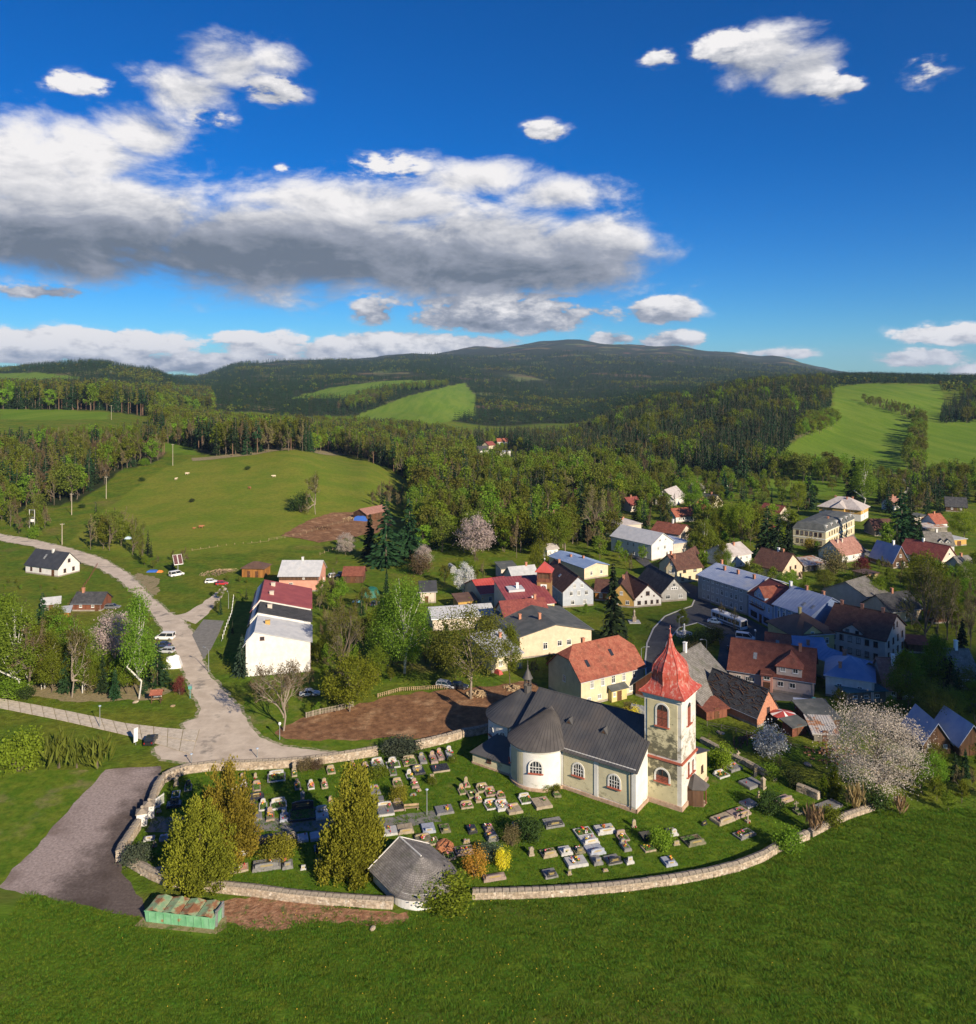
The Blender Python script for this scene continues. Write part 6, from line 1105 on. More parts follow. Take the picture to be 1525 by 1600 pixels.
G = """275,1228,.9,.9,s,pillar,1.7,1,none,0|cream pillar headstone with a dark niche in the left corner
275,1243,1.3,2.2,b,,0,1,bed,1|shaded bluish grave in front of the cream pillar
272,1259,2.2,1.6,d,arch,.9,1,slab,0|dark wide grave beside the left conifer in shade
294,1232,1.2,2,g,arch,1,1,bed,0|shaded grey grave between the cream pillar and the conifer
246,1259,.9,1.6,w,arch,1.0,1,bed,0|small whitish grave just inside the gate wall
248,1271,.9,1.2,g,slant,.8,1,none,0|lone grey headstone close to the gate path
233,1312,1.6,1.0,w,block,.7,0,slab,0|pale low block grave near the green juniper bush
241,1324,.8,.8,s,arch,.9,1,none,0|tiny sandstone marker right of the juniper bush
256,1311,1.2,1.4,b,wide,.9,0,slab,0|pale blue grave at the foot of the left conifer
245,1361,4.2,1.0,s,,0,1,slab,0|long low sandstone block by the wall corner
367,1238,1.2,1.6,w,block,.6,1,slab,1|white grave right behind the twin conifer
381,1233,1.1,2.4,w,arch,1.0,1,slab,2|long pale grave below the small pillar
378,1216,.9,1.2,p,arch,.9,1,none,1|small pink headstone with red flowers near the rear wall
380,1255,.8,.9,s,block,.7,1,none,0|single square sandstone block left of the dark headstones
399,1217,.8,1.2,s,arch,1.1,1,none,0|small upright stone near the rear wall, left of the shaded white grave
388,1204,1.0,.8,s,block,.6,1,none,0|low pale block right under the rear wall, left part
401,1231,1.3,2.4,p,wide,.9,1,bed,2|pinkish grave with flowers above the white rimmed dark one
401,1248,2.4,1.6,d,wide,.8,1,slab,0|dark slab grave with white rim above the path
394,1262,1.6,1.4,d,arch,1.2,1,slab,1|black headstone grave behind the big pale slab
411,1262,1.3,2.2,w,arch,1.0,1,bed,1|white framed grave right of the black headstone
391,1279,3.6,2.0,g,,0,1,slab,1|big pale slab grave with plants at the path edge
422,1277,1.3,2.4,p,arch,1.1,1,slab,2|narrow pink grave with orange flowers at the path edge
432,1216,3.0,2.8,w,wide,1.0,1,bed,2|shaded wide white framed grave in the upper row
435,1260,2.6,2.2,w,wide,1.1,1,bed,0|white framed double grave in the conifer's shade
444,1279,1.3,2.2,b,arch,1.1,1,slab,1|pale blue narrow grave beside the dark monument
460,1209,.9,2.4,s,pillar,1.6,1,bed,1|sandstone pillar grave in the upper row
465,1230,1.0,2.2,p,arch,.9,1,bed,1|narrow shaded grave below the sandstone pillar
473,1275,4.2,3.2,d,wide,2.2,1,bed,0|large black family tomb in front of the path, in shade
473,1258,1.0,1.0,g,pillar,2.6,1,none,0|tall grey obelisk behind the black family tomb
503,1275,2.0,2.4,w,wide,1.4,1,slab,1|white grave with round wreath left of the big conifer
486,1230,1.1,1.8,w,arch,.9,1,bed,3|white grave heaped with red flowers, left of a twin
507,1229,1.1,1.8,s,arch,1.0,1,bed,2|sandstone framed grave, right one of the flowery pair
517,1206,1.4,2.0,s,wide,.9,1,bed,1|sandstone framed grave below the rear wall
517,1255,1.0,1.6,p,arch,1.1,1,none,1|small pink grave on the grass left of the big conifer
422,1312,3.8,1.8,d,wide,1.0,0,slab,0|long black framed grave below the path
455,1308,1.6,1.6,s,block,.9,0,slab,0|square sandstone grave right of the long black one
473,1311,1.6,2.0,b,,0,1,slab,0|pale blue slab with a wreath, left one below the path
492,1309,1.4,2.0,b,,0,1,slab,0|pale blue slab, right one of two below the path
381,1332,1.8,2.0,w,wide,.8,0,bed,1|white framed grave on the lower lawn right of the conifer
389,1317,1.6,.9,s,block,.6,0,none,0|low stone above the white framed lower grave
374,1359,2.4,1.6,s,,0,1,soil,3|flower bed grave with orange blossoms near the front wall
417,1354,3.9,2.2,g,wide,1.1,0,slab,2|very wide grey grave with long headstone seen from behind
449,1353,1.5,1.8,g,block,1.1,0,slab,1|grey grave beside the very wide one
474,1357,1.0,.9,w,block,1.0,0,none,0|lone white block headstone on the lower lawn
498,1350,1.0,1.4,m,block,.9,0,slab,0|mossy grave at the foot of the big conifer
496,1328,1.0,1.8,d,arch,1.4,0,slab,0|dark headstone in the shade left of the big conifer
571,1202,1.4,2.2,p,arch,.9,1,bed,3|flowery pink grave left of the white double grave
590,1197,2.2,2.8,w,wide,1.0,1,slab,2|white double grave in the upper row above the big conifer
551,1199,1.0,1.8,p,arch,.8,1,bed,2|small grave with red flowers by the rear wall
614,1196,2.4,2.2,w,arch,1.1,1,bed,3|white grave crowded with flowers and lanterns below the juniper
640,1192,2.4,2.6,s,wide,1.0,1,bed,3|framed flower grave right of the lantern grave
660,1189,1.3,2.6,g,arch,1.0,1,slab,0|plain grey slab grave in the slanted upper row
677,1188,1.3,2.8,p,arch,1.1,1,slab,1|pinkish slab grave in the slanted upper row
688,1183,1.3,2.8,p,arch,1.1,1,slab,2|last but one grave of the slanted upper row
703,1181,1.4,2.8,w,arch,1.2,1,slab,2|white grave with dark bowl at the end of the slanted row
688,1202,3.0,2.4,s,,0,1,slab,0|bare pale slab lying flat below the slanted row
654,1206,2.0,2.4,d,wide,1.0,1,slab,1|black grave with yellow flowers in the second row
614,1208,1.2,2.2,g,cross,1.5,1,bed,0|grey cross grave below the lantern grave
640,1214,1.2,1.6,w,arch,1.1,1,bed,1|white framed niche grave in the second row
648,1228,1.3,1.8,p,arch,1.0,1,slab,4|grave covered in red flowers in the centre
655,1237,1.0,.9,s,block,.6,1,none,0|small stone block below the red flower grave
646,1244,1.4,1.0,g,slant,.6,1,none,0|small broken grey stone near the lamp post
621,1226,1.6,1.8,s,wide,.9,1,bed,1|weathered grave behind the round golden shrub
676,1222,1.2,1.6,s,block,1.2,1,bed,0|sandstone block with a clipped bush beside it
586,1238,1.7,2.0,g,wide,1.0,1,slab,1|grey grave right against the big conifer, upper one
591,1251,1.8,1.6,g,,0,1,slab,0|flat grey slab right against the big conifer
602,1268,2.6,3.0,w,wide,.9,1,slab,2|large pale slab grave with orange flowers at the path
622,1262,1.8,2.4,p,arch,.9,1,slab,0|brown slab grave between the pale slab and the bench
694,1267,2.8,2.4,g,,0,1,slab,1|wide grey slab grave on bare earth beside the lamp post
729,1228,1.0,1.4,s,arch,1.3,1,bed,1|upright sandstone grave with a plant near the church
722,1238,1.2,1.8,s,arch,1.1,1,bed,1|old sandstone framed grave among weeds
738,1243,1.6,2.2,s,,0,1,bed,1|sandstone framed bed tilted among weeds
754,1234,2.0,2.0,s,wide,.7,1,bed,4|grave full of yellow flowers near the church
766,1240,1.8,2.0,p,wide,.8,1,bed,4|grave full of red flowers near the church
782,1245,1.4,1.4,p,arch,.6,1,bed,2|low pink grave nearest the chapel
747,1251,1.1,1.6,s,arch,.8,1,soil,2|small framed grave with rusty flowers
729,1260,2.0,1.6,s,wide,.6,1,bed,2|tilted low grave on the open lawn
768,1260,2.2,2.2,w,wide,.9,1,bed,3|left one of three flowery graves on the lawn
785,1262,2.2,2.2,w,wide,.9,1,slab,3|middle one of three flowery graves on the lawn
803,1267,2.4,2.2,s,wide,.7,1,slab,3|right one of three flowery graves, with pale slab
609,1300,2.2,2.2,w,,0,1,slab,1|white slab with flowers right of the big conifer
633,1297,2.4,2.4,s,wide,.8,0,slab,0|sandstone framed slab grave below the path
669,1296,2.0,2.4,b,block,.8,0,slab,0|pale blue slab grave with dark headstone below the path
695,1296,1.5,2.2,m,block,.7,0,bed,0|mossy yellowish grave beside the pale blue slab
661,1313,2.4,2.0,s,wide,.5,1,slab,2|tilted cracked slab grave behind the mortuary
677,1316,1.4,1.8,s,,0,1,bed,1|sandstone framed bed behind the mortuary
702,1340,1.6,1.6,s,,0,1,bed,2|small framed flower bed beside the mortuary roof
737,1298,1.4,2.0,d,block,1.0,0,slab,0|black slab grave with pale headstone back on the lawn
763,1296,1.4,2.0,p,block,.9,0,slab,2|pink slab grave with flowers on the lawn
728,1315,1.5,1.2,s,slant,.9,0,none,1|rough sandstone marker on the lawn
768,1310,1.7,2.0,g,wide,.9,0,slab,2|grey grave with red flowers above the juniper clump
725,1331,2.6,2.0,p,wide,.8,0,bed,4|grave heaped with lanterns beside the orange shrub
809,1290,1.4,1.8,w,block,1.2,0,slab,1|white grave with bright headstone under the tall shrub
821,1251,2.0,2.2,w,wide,.9,1,bed,1|white framed grave near the chapel
846,1257,2.8,3.0,s,,0,1,slab,1|large pale slab with two dark vases below the chapel
864,1288,3.0,2.2,g,wide,1.0,0,slab,0|wide grey slab grave on the lawn below the nave
870,1244,1.2,1.2,m,slant,.5,1,bed,0|tiny mossy grave close under the church wall
911,1302,2.6,2.0,w,,0,1,bed,3|white framed grave with fresh flowers, top of the column
945,1298,3.0,2.2,w,wide,.9,0,slab,2|wide pale grave with red flowers right of the column
920,1315,2.6,2.2,w,wide,1.0,0,slab,1|white slab grave, second of the column
929,1330,2.6,2.4,b,wide,1.1,0,slab,0|bluish slab grave with white headstone, third of the column
829,1334,1.0,1.0,s,pillar,1.4,0,none,0|small sandstone pillar alone on the lower lawn
857,1335,2.2,1.8,s,wide,.9,0,bed,1|sandstone grave with wide headstone on the lower lawn
883,1332,1.8,1.8,w,block,1.1,0,slab,2|pink and white grave in the lower row
904,1330,1.6,1.6,m,block,1.0,0,bed,2|yellowish headstone grave in the lower row
900,1349,3.0,2.2,w,,0,1,slab,3|white grave with large flower wreaths nearest the wall
932,1347,1.4,1.8,g,block,1.1,0,slab,0|plain grey narrow grave in the lowest row
957,1345,2.2,2.0,g,wide,1.2,0,slab,0|wide grey slab grave in the lowest row
983,1348,1.2,1.0,w,block,1.1,0,slab,0|bright white block headstone at the end of the lowest row
859,1367,1.9,1.8,g,block,1.1,0,slab,0|lone grey slab grave close to the front wall
889,1366,.8,.7,s,slant,1.0,0,none,0|small leaning sandstone slab by the front wall
945,1360,1.0,.8,s,block,.5,0,none,0|tiny square stone near the front wall
772,1373,3.2,1.2,p,wide,.8,0,slab,0|long low brown tomb against the front wall
973,1310,1.6,1.8,p,wide,1.1,1,bed,2|reddish grave with black headstone, upper of two
977,1325,1.2,2.0,g,arch,.8,1,slab,1|grey narrow slab grave below the reddish one
992,1294,1.0,1.0,s,arch,1.5,1,none,0|pointed old stone on the lawn below the tower
1010,1308,1.8,2.0,d,wide,1.0,0,slab,0|black grave left of the lime green shrub
1013,1327,1.8,1.6,s,,0,1,bed,2|dry flower bed grave left of the lime green shrub
1050,1302,1.4,1.8,w,arch,1.0,0,slab,2|white grave with yellow flowers right of the lime green shrub
1055,1318,1.4,1.2,s,block,1.0,0,none,0|upright block beside the lime green shrub
1083,1315,3.0,2.4,m,wide,.9,0,bed,0|big overgrown tomb with mossy top
1045,1348,1.8,2.0,b,block,.7,0,slab,1|pale blue grave in the shade of the front wall
1104,1291,1.5,1.4,g,slant,.9,1,none,0|broken grey tomb by the orange weeds
1127,1212,2.4,1.8,w,wide,.7,1,bed,2|first white grave right of the sacristy
1146,1202,2.8,1.8,g,wide,.8,1,slab,2|second pale grave right of the sacristy
1155,1188,.9,.9,s,cross,2.0,1,none,1|stone cross with red flowers near the low wall
1173,1226,3.2,2.6,g,,0,1,slab,0|large bare grey slab in front of the arched black stone
1182,1214,1.4,1.0,d,arch,2.6,1,none,0|tall arched black headstone right of the church
1193,1233,.6,.6,s,pillar,2.4,1,none,0|slim tall sandstone post beside a rusty shrub
1186,1247,.6,.6,s,slant,1.9,1,none,0|narrow leaning slab left of the round bush
1170,1257,2.4,2.0,w,,0,1,slab,0|bright white slab right of the porch
1223,1251,3.2,1.8,p,wide,1.1,0,slab,0|pink tomb behind the round bush
1154,1272,3.4,2.2,p,wide,.9,0,slab,2|flowery pink double grave, right one of two below the tower
1129,1282,3.4,2.2,s,wide,.9,0,slab,1|sandstone double grave, left one of two below the tower
1170,1286,.9,.9,s,cross,2.0,1,none,0|tall thin sandstone cross on the right lawn
1163,1305,3.2,1.8,g,wide,.5,0,bed,3|flat grave scattered with flowers on the right lawn
1294,1261,4.4,2.2,g,,0,1,slab,0|long pale grey tomb among the bushes on the right
1247,1270,1.2,1.4,m,cross,1.6,1,bed,0|mossy cross grave in the right corner"""
random.seed(11)
for ln_ in G.split('\n'):
    a, lab = ln_.split('|'); a = a.split(','); x = float(a[0]); rot = (.28 if x < 1090 else (.55 if x < 1200 else .35))+random.uniform(-.05,.05)
    if x > 1090 and a[4] in 'psgw' and float(a[2]) > 2: rot = .5
    grave(float(a[0]), float(a[1]), float(a[2]), float(a[3]), a[4], a[5], float(a[6]), int(a[7]), a[8], int(a[9]), rot, lab)
def mound():
    p = at(695,1323,0); T = thing('grave_mound', 'fresh orange earth mound behind the mortuary', 'grave', (p.x, p.y, 0), .3); mb = MB(); n = 14
    for i in range(5):
        for k in range(n): a = 2*math.pi*k/n; f = math.cos(i/4*math.pi/2); mb.v.append((1.4*f*math.cos(a)*random.uniform(.9,1.1), 1.9*f*math.sin(a)*random.uniform(.9,1.1), .6*math.sin(i/4*math.pi/2)+random.uniform(-.04,.08)))
    for i in range(4):
        for k in range(n): mb.f.append((i*n+k, i*n+(k+1)%n, (i+1)*n+(k+1)%n, (i+1)*n+k)); mb.m.append(0)
    mb.build('earth', mat('orange_clay', (.42,.15,.06), (.52,.23,.11), sc=3, rough=1, bump=.06, bsc=5), T)
    mb = MB(); [mb.rbox((random.uniform(-.5,.5), -.8+.35*i, .62), (1.3,.10,.05), .9+random.uniform(-.2,.2)) for i in range(4)]; mb.build('board', WOODB, T)
mound()
def bench(px, py, rot, lab):
    p = at(px, py, 0); T = thing('bench', lab, 'bench', (p.x, p.y, 0), rot); mb = MB(); mb.box(-1.2,-.2,.42,1.2,.2,.48); mb.build('seat', WOODL, T); mb = MB(); mb.box(-1.2,.2,.6,1.2,.25,.95); mb.build('backrest', WOODL, T)
    for x in (-1, 1): mb = MB(); mb.box(x-.06,-.18,0,x+.06,.24,.42); mb.build('leg', M_COPE, T)
bench(643, 1266, .15, 'wooden bench by the churchyard path')
def container():
    A_, B_ = at(228,1441,0), at(334,1453,0); d = B_-A_; L = d.length; T = thing('container', 'long dented green waste container with rusty lids by the wall', 'container', (A_.x, A_.y, .06), math.atan2(d.y, d.x))
    GR = mat('green_paint', (.13,.33,.17), (.20,.42,.24), sc=1, rough=.6, c3=(.30,.17,.08), sc3=.7, r3=(.62,.7)); LID = mat('rusty_lid', (.20,.32,.18), (.38,.34,.19), sc=.8, rough=.75, mot=(1.5,.35), c3=(.24,.11,.055), sc3=.8, r3=(.44,.6))
    Wd = 2.4; mb = MB(); mb.add([(0,0,0),(L,0,0),(L,Wd,0),(0,Wd,0),(-.1,-.15,1.5),(L+.1,-.15,1.5),(L+.1,Wd+.15,1.5),(-.1,Wd+.15,1.5)], [(0,3,2,1),(0,1,5,4),(1,2,6,5),(2,3,7,6),(3,0,4,7)]); mb.build('body', GR, T)
    n = 9
    for i in range(n): x = L*(i+.5)/n; r = MB(); r.add([(x-.06,-.09,.1),(x+.06,-.09,.1),(x+.06,-.24,1.45),(x-.06,-.24,1.45),(x-.06,.0,.1),(x+.06,.0,.1),(x+.06,-.14,1.45),(x-.06,-.14,1.45)], [(0,1,2,3),(1,5,6,2),(4,0,3,7)]); r.build('rib', GR, T)
    for i in range(4):
        x0, x1 = L*i/4+.05, L*(i+1)/4-.05; xm = (x0+x1)/2; l = MB(); l.slab([(x0,-.2,1.55),(xm,-.2,1.78),(x1,-.2,1.55),(x0,Wd+.2,1.75),(xm,Wd+.2,1.98),(x1,Wd+.2,1.75)], [(0,1,4,3),(1,2,5,4)], .05); l.build('lid', LID, T)
    r = MB(); r.box(-.12,-.25,1.46,L+.12,-.15,1.56); r.box(L+.02,-.15,1.46,L+.14,Wd+.15,1.56); r.build('rim', GR, T)
    r = MB(); r.box(L+.1,.2,.2,L+.3,.5,2.2); r.box(L+.1,Wd-.5,.2,L+.3,Wd-.2,2.2); r.box(L+.1,.2,1.9,L+.3,Wd-.2,2.1); r.build('lift_frame', METAL, T)
    b = MB(); b.prism([(-1.0,-.9),(L+.6,-.7),(L+1.4,.6),(L+.4,2.6),(-.6,2.6)], -.1, .0); o = b.build('hard_standing', M_DRY, loc=(A_.x, A_.y, .05), rz=math.atan2(d.y, d.x)); tag(o, kind='structure')
container()
# ------------------------------------------------------------------ vegetation
rg = np.random.default_rng(5)
BARK = mat('bark', (.11,.085,.06), (.17,.14,.105), sc=4, rough=1, bump=.02, bsc=9); BARKW = mat('birch_bark', (.50,.48,.43), (.60,.58,.53), sc=2, rough=.9, c3=(.05,.045,.04), sc3=3.5, r3=(.6,.66)); BARKP = mat('pine_bark', (.15,.09,.06), (.20,.125,.08), sc=4, rough=1)
BARKL = mat('pale_bark', (.22,.18,.14), (.28,.23,.18), sc=4, rough=1, bump=.02, bsc=9)
L_SPRUCE = leafm('spruce_needles', (.014,.035,.012), (.027,.053,.017), .12); L_SPR2 = leafm('blue_spruce_needles', (.030,.055,.035), (.045,.072,.048), .12)
L_GREEN = leafm('spring_leaves', (.120,.170,.014), (.175,.215,.020), .35); L_LIME = leafm('lime_leaves', (.17,.24,.018), (.23,.29,.03), .4); L_BIRCH = leafm('birch_leaves', (.125,.170,.017), (.18,.215,.025), .4)
L_OLIVE = leafm('olive_leaves', (.105,.120,.016), (.155,.16,.025), .3); L_BUD = leafm('brown_buds', (.13,.10,.045), (.185,.145,.065), .25); L_DARK = leafm('dark_leaves', (.035,.065,.014), (.055,.085,.02), .25)
L_THUJA = leafm('thuja_sprays', (.165,.165,.015), (.245,.225,.022), .18, sc=.6, island=.5, var=.12); L_PINK = leafm('pale_blossom', (.37,.30,.27), (.47,.40,.365), .3, var=.15); L_WHITE = leafm('white_blossom', (.56,.57,.56), (.66,.66,.62), .3); L_ORANGE = leafm('orange_twigs', (.36,.17,.03), (.46,.26,.04), .3); L_YEL = leafm('yellow_blossom', (.55,.38,.02), (.62,.46,.04), .3)
L_JUN = leafm('juniper_needles', (0.063,0.090,0.055), (0.097,0.122,0.075), .15); L_RED = leafm('red_leaves', (.13,.03,.03), (.19,.05,.045), .3); L_GRASS = leafm('grass_blades', (.075,.145,.010), (.130,.195,.017), .35, island=.5, var=0.0); L_REED = leafm('dry_reed', (.30,.22,.10), (.40,.31,.16), .3)
def np_mesh(name, V, Q, mats, mi=None):
    me = bpy.data.meshes.new(name); V = np.asarray(V, np.float32); Q = np.asarray(Q, np.int32); k = Q.shape[1]
    me.vertices.add(len(V)); me.vertices.foreach_set('co', V.ravel()); me.loops.add(Q.size); me.loops.foreach_set('vertex_index', Q.ravel())
    me.polygons.add(len(Q)); me.polygons.foreach_set('loop_start', np.arange(0, Q.size, k, dtype=np.int32)); me.polygons.foreach_set('loop_total', np.full(len(Q), k, np.int32))
    for m in mats: me.materials.append(m)
    if mi is not None: me.polygons.foreach_set('material_index', np.asarray(mi, np.int32))
    me.update(); return me
def cards(C, size, up=None, asp=1.0, jit=.35):
    """leaf-sized quads at C; up: direction each one stretches along"""
    n = len(C); size = np.broadcast_to(size, n)[:, None]*rg.uniform(1-jit, 1+jit, (n, 1))
    a = rg.normal(size=(n, 3)) if up is None else up+rg.normal(size=(n, 3))*.25
    a /= np.linalg.norm(a, axis=1)[:, None]; b = np.cross(a, rg.normal(size=(n, 3))); b /= np.linalg.norm(b, axis=1)[:, None]
    a = a*size*asp; b = b*size
    V = np.stack([C-a*.5-b*.25, C-a*.1+b*.5, C+a*.5+b*.1, C+a*.05-b*.5], 1).reshape(-1, 3)
    return V, np.arange(4*n).reshape(n, 4)
def ell(n, c, r, shell=.55):
    d = rg.normal(size=(n, 3)); d /= np.linalg.norm(d, axis=1)[:, None]; q = rg.uniform(shell, 1, (n, 1))**.6
    return np.asarray(c)+d*q*np.asarray(r)
def trunk_mb(h, r, limbs=(), n=7, lean=.02):
    r *= .62
    mb = MB(); pts = [(rg.normal()*lean*i, rg.normal()*lean*i, h*i/4) for i in range(5)]; pts[0] = (0, 0, -.02); mb.tube(pts, [r*1.25, r, r*.85, r*.65, r*.35], n)
    for c in limbs:
        z = min(max(c[2]*rg.uniform(.35, .7), h*.25), h*.95); b = Vector((0, 0, z)); c = Vector(c); m = b.lerp(c, .55)+Vector((0, 0, -.03*(c-b).length)); mb.tube([b, m, c], [r*.45, r*.28, r*.08], 5)
    return mb
def p_leafy(lm, bm_, cl=42, per=62, ls=.034, rx=.30, z0=.22, z1=1.0, droop=0.0, ovoid=0.0):
    if per > 40: cl = int(cl*1.5); per = int(per*1.7); ls *= .56
    zc = (z0+z1)/2; hz = (z1-z0)/2; C = ell(cl, (0, 0, zc), (rx, rx, hz*.92), .45)
    if ovoid: f = 1-ovoid*np.clip((C[:, 2]-zc)/hz, -.2, 1); C[:, 0] *= f; C[:, 1] *= f
    cr = rg.uniform(.055, .105, cl)*(rx/.3)**.5; P = np.repeat(C, per, 0)+rg.normal(size=(cl*per, 3))*np.repeat(cr, per)[:, None]*[.62, .62, .5]
    if droop: P[:, 2] -= droop*rg.uniform(0, 1, len(P))**1.5*np.clip(P[:, 2], 0, 1); P = P[P[:, 2] > z0*.5]
    V, Q = cards(P, ls); t = trunk_mb(zc, .016+.01*rx, [C[i] for i in range(0, cl, 5)])
    return np_mesh('crown', V, Q, [lm]), t.mesh('trunk', bm_, True)
def p_spruce(lm, wh=26, br=11, z0=.05, rx=.19, bark=None, pw=.95, ls=.055):
    C = []; U = []; S = []
    for i in range(wh):
        t = i/(wh-1); z = z0+(1-z0)*t; r = rx*(1-t)**pw+.008; nb = max(4, int(br*(1-t*.6)))
        for k in range(nb):
            a = rg.uniform(0, 2*math.pi); rr = r*rg.uniform(.7, 1.1); d = np.array([math.cos(a), math.sin(a), 0])
            for s in (.28, .52, .76, 1.0):
                if rr*s < .01: continue
                C.append(d*rr*s+[0, 0, z-.32*rr*s*s+rg.normal()*.004]); U.append(d*.95+[0, 0, -.42]); S.append(ls*(1.25-.5*s)*(.55+.45*(1-t)))
    V, Q = cards(np.array(C), np.array(S), np.array(U), 1.7); t = MB(); t.tube([(0, 0, -.02), (0, 0, .5), (0, 0, .98)], [.014, .009, .002], 6)
    return np_mesh('crown', V, Q, [lm]), t.mesh('trunk', bark or BARK, True)
def p_bare(lm, bm_, rx=.30, lv=4, buds=600, ls=.016, base=.22):
    mb = MB(); tips = []
    def grow(p, d, l, r, k):
        q = p+d*l; mid = p+d*l*.5+Vector(rg.normal(size=3))*l*.06; mb.tube([p, mid, q], [r, r*.8, r*.6], 5 if k < 2 else 3, cap=False) if k else mb.tube([p, mid, q], [r*.8, r*.7, r*.55], 6, cap=False); 
        if k >= lv: tips.append((p, q)); return
        for _ in range(3 if k else 6):
            a = Vector(rg.normal(size=3)); dd = (d*(.75 if k else .55)+a*.42+Vector((0, 0, .18))).normalized(); grow(p.lerp(q, rg.uniform(.45, 1)), dd, l*rg.uniform(.62, .82), r*.58, k+1)
    grow(Vector((0, 0, -.02)), Vector((0, 0, 1)), base+.10, .018, 0)
    zs = max(q.z for _, q in tips); xs = max(max(abs(q.x), abs(q.y)) for _, q in tips)
    V = np.array(mb.v); V[:, 2] /= zs; V[:, :2] *= rx/xs; t = bpy.data.meshes.new('trunk'); t.from_pydata(V.tolist(), [], mb.f); t.materials.append(bm_); t.update()
    P = []
    for _ in range(buds):
        a, b = tips[rg.integers(len(tips))]; c = a.lerp(b, rg.uniform(.2, 1.1)); P.append((c.x*rx/xs+rg.normal()*.012, c.y*rx/xs+rg.normal()*.012, c.z/zs+rg.normal()*.012))
    V, Q = cards(np.array(P), ls); return np_mesh('crown', V, Q, [lm]), t
def p_thuja(n=34000, prof=((0, .26), (.12, .36), (.35, .40), (.6, .38), (.8, .30), (.93, .19), (1.0, .06)), ls=.0155, lm=None, cols=9, sp=.16):
    """dense cloak of upright sprays over several grown-together columns, so the outline is uneven"""
    CC = []; UU = []; per = 110 if cols > 1 else 60
    for c in range(cols):
        a0 = 6.283*c/max(1, cols-1); off = np.array([math.cos(a0), math.sin(a0)])*sp*(rg.uniform(.7, 1.35) if c else 0); hh = 1.0 if c == 0 else rg.uniform(.55, .95); k = .62 if cols > 1 else 1; m = n//cols//per
        z = 1-rg.uniform(0, 1, m*3)**.75; r = np.interp(z, *zip(*prof))*k; keep = rg.uniform(0, .42*k, m*3) < r+.04; z = z[keep][:m]; r = r[keep][:m]; a = rg.uniform(0, 6.283, len(z)); r = r*rg.uniform(.6, 1.08, len(z))
        z = np.repeat(z, per); r = np.repeat(r, per); a = np.repeat(a, per); q = rg.normal(size=(len(z), 3))*[.030, .030, .042]      # one bushy spray after another
        C = np.stack([r*np.cos(a)+off[0], r*np.sin(a)+off[1], z*hh], 1)+q; CC.append(C); UU.append(np.stack([np.cos(a)*.5, np.sin(a)*.5, np.ones(len(z))], 1)+q*6)
    C = np.concatenate(CC); U = np.concatenate(UU); kz = C[:, 2] > 0; C = C[kz]; U = U[kz]; V, Q = cards(C, ls, U, 1.7); t = MB(); t.tube([(0, 0, -.02), (0, 0, .6)], [.02, .01], 6); return np_mesh('crown', V, Q, [lm or L_THUJA]), t.mesh('trunk', BARK, True)
def p_bush(lm, n=900, ls=.085, flat=1.0, cl=16):
    n = int(n*2.6); ls *= .58; cl = int(cl*1.5)
    C = ell(cl, (0, 0, .42), (.36, .36, .36), .5); P = np.repeat(C, n//cl, 0); P = P+rg.normal(size=P.shape)*.105; P[:, 2] = np.abs(P[:, 2])*flat
    V, Q = cards(P, ls); t = MB(); [t.tube([(0, 0, -.05), (c[0]*.5, c[1]*.5, c[2]*.5*flat), tuple(c*[.9, .9, .9*flat])], [.02, .014, .005], 4) for c in C[::2]]
    return np_mesh('crown', V, Q, [lm]), t.mesh('stem', BARK)
def p_reed(lm, n=120):
    a = rg.uniform(0, 6.28, n); r = rg.uniform(0, .3, n); C = np.stack([r*np.cos(a), r*np.sin(a), rg.uniform(.25, .75, n)], 1); U = np.stack([np.cos(a)*.15, np.sin(a)*.15, np.ones(n)], 1)
    V, Q = cards(C, .045, U, 9); t = MB(); t.tube([(0, 0, -.05), (0, 0, .3)], [.03, .01], 4); return np_mesh('crown', V, Q, [lm]), t.mesh('stem', BARK)
def joined(cr, tr):
    """one mesh of crown and trunk for trees too far away to show their parts"""
    nv = len(cr.vertices); V = np.zeros(nv*3, np.float32); cr.vertices.foreach_get('co', V); V2 = np.zeros(len(tr.vertices)*3, np.float32); tr.vertices.foreach_get('co', V2)
    f = [tuple(p.vertices) for p in cr.polygons]+[tuple(i+nv for i in p.vertices) for p in tr.polygons]; me = bpy.data.meshes.new('tree'); me.from_pydata(np.concatenate([V.reshape(-1, 3), V2.reshape(-1, 3)]).tolist(), [], f)
    me.materials.append(cr.materials[0]); me.materials.append(tr.materials[0]); me.polygons.foreach_set('material_index', [0]*len(cr.polygons)+[1]*len(tr.polygons)); me.update(); return me
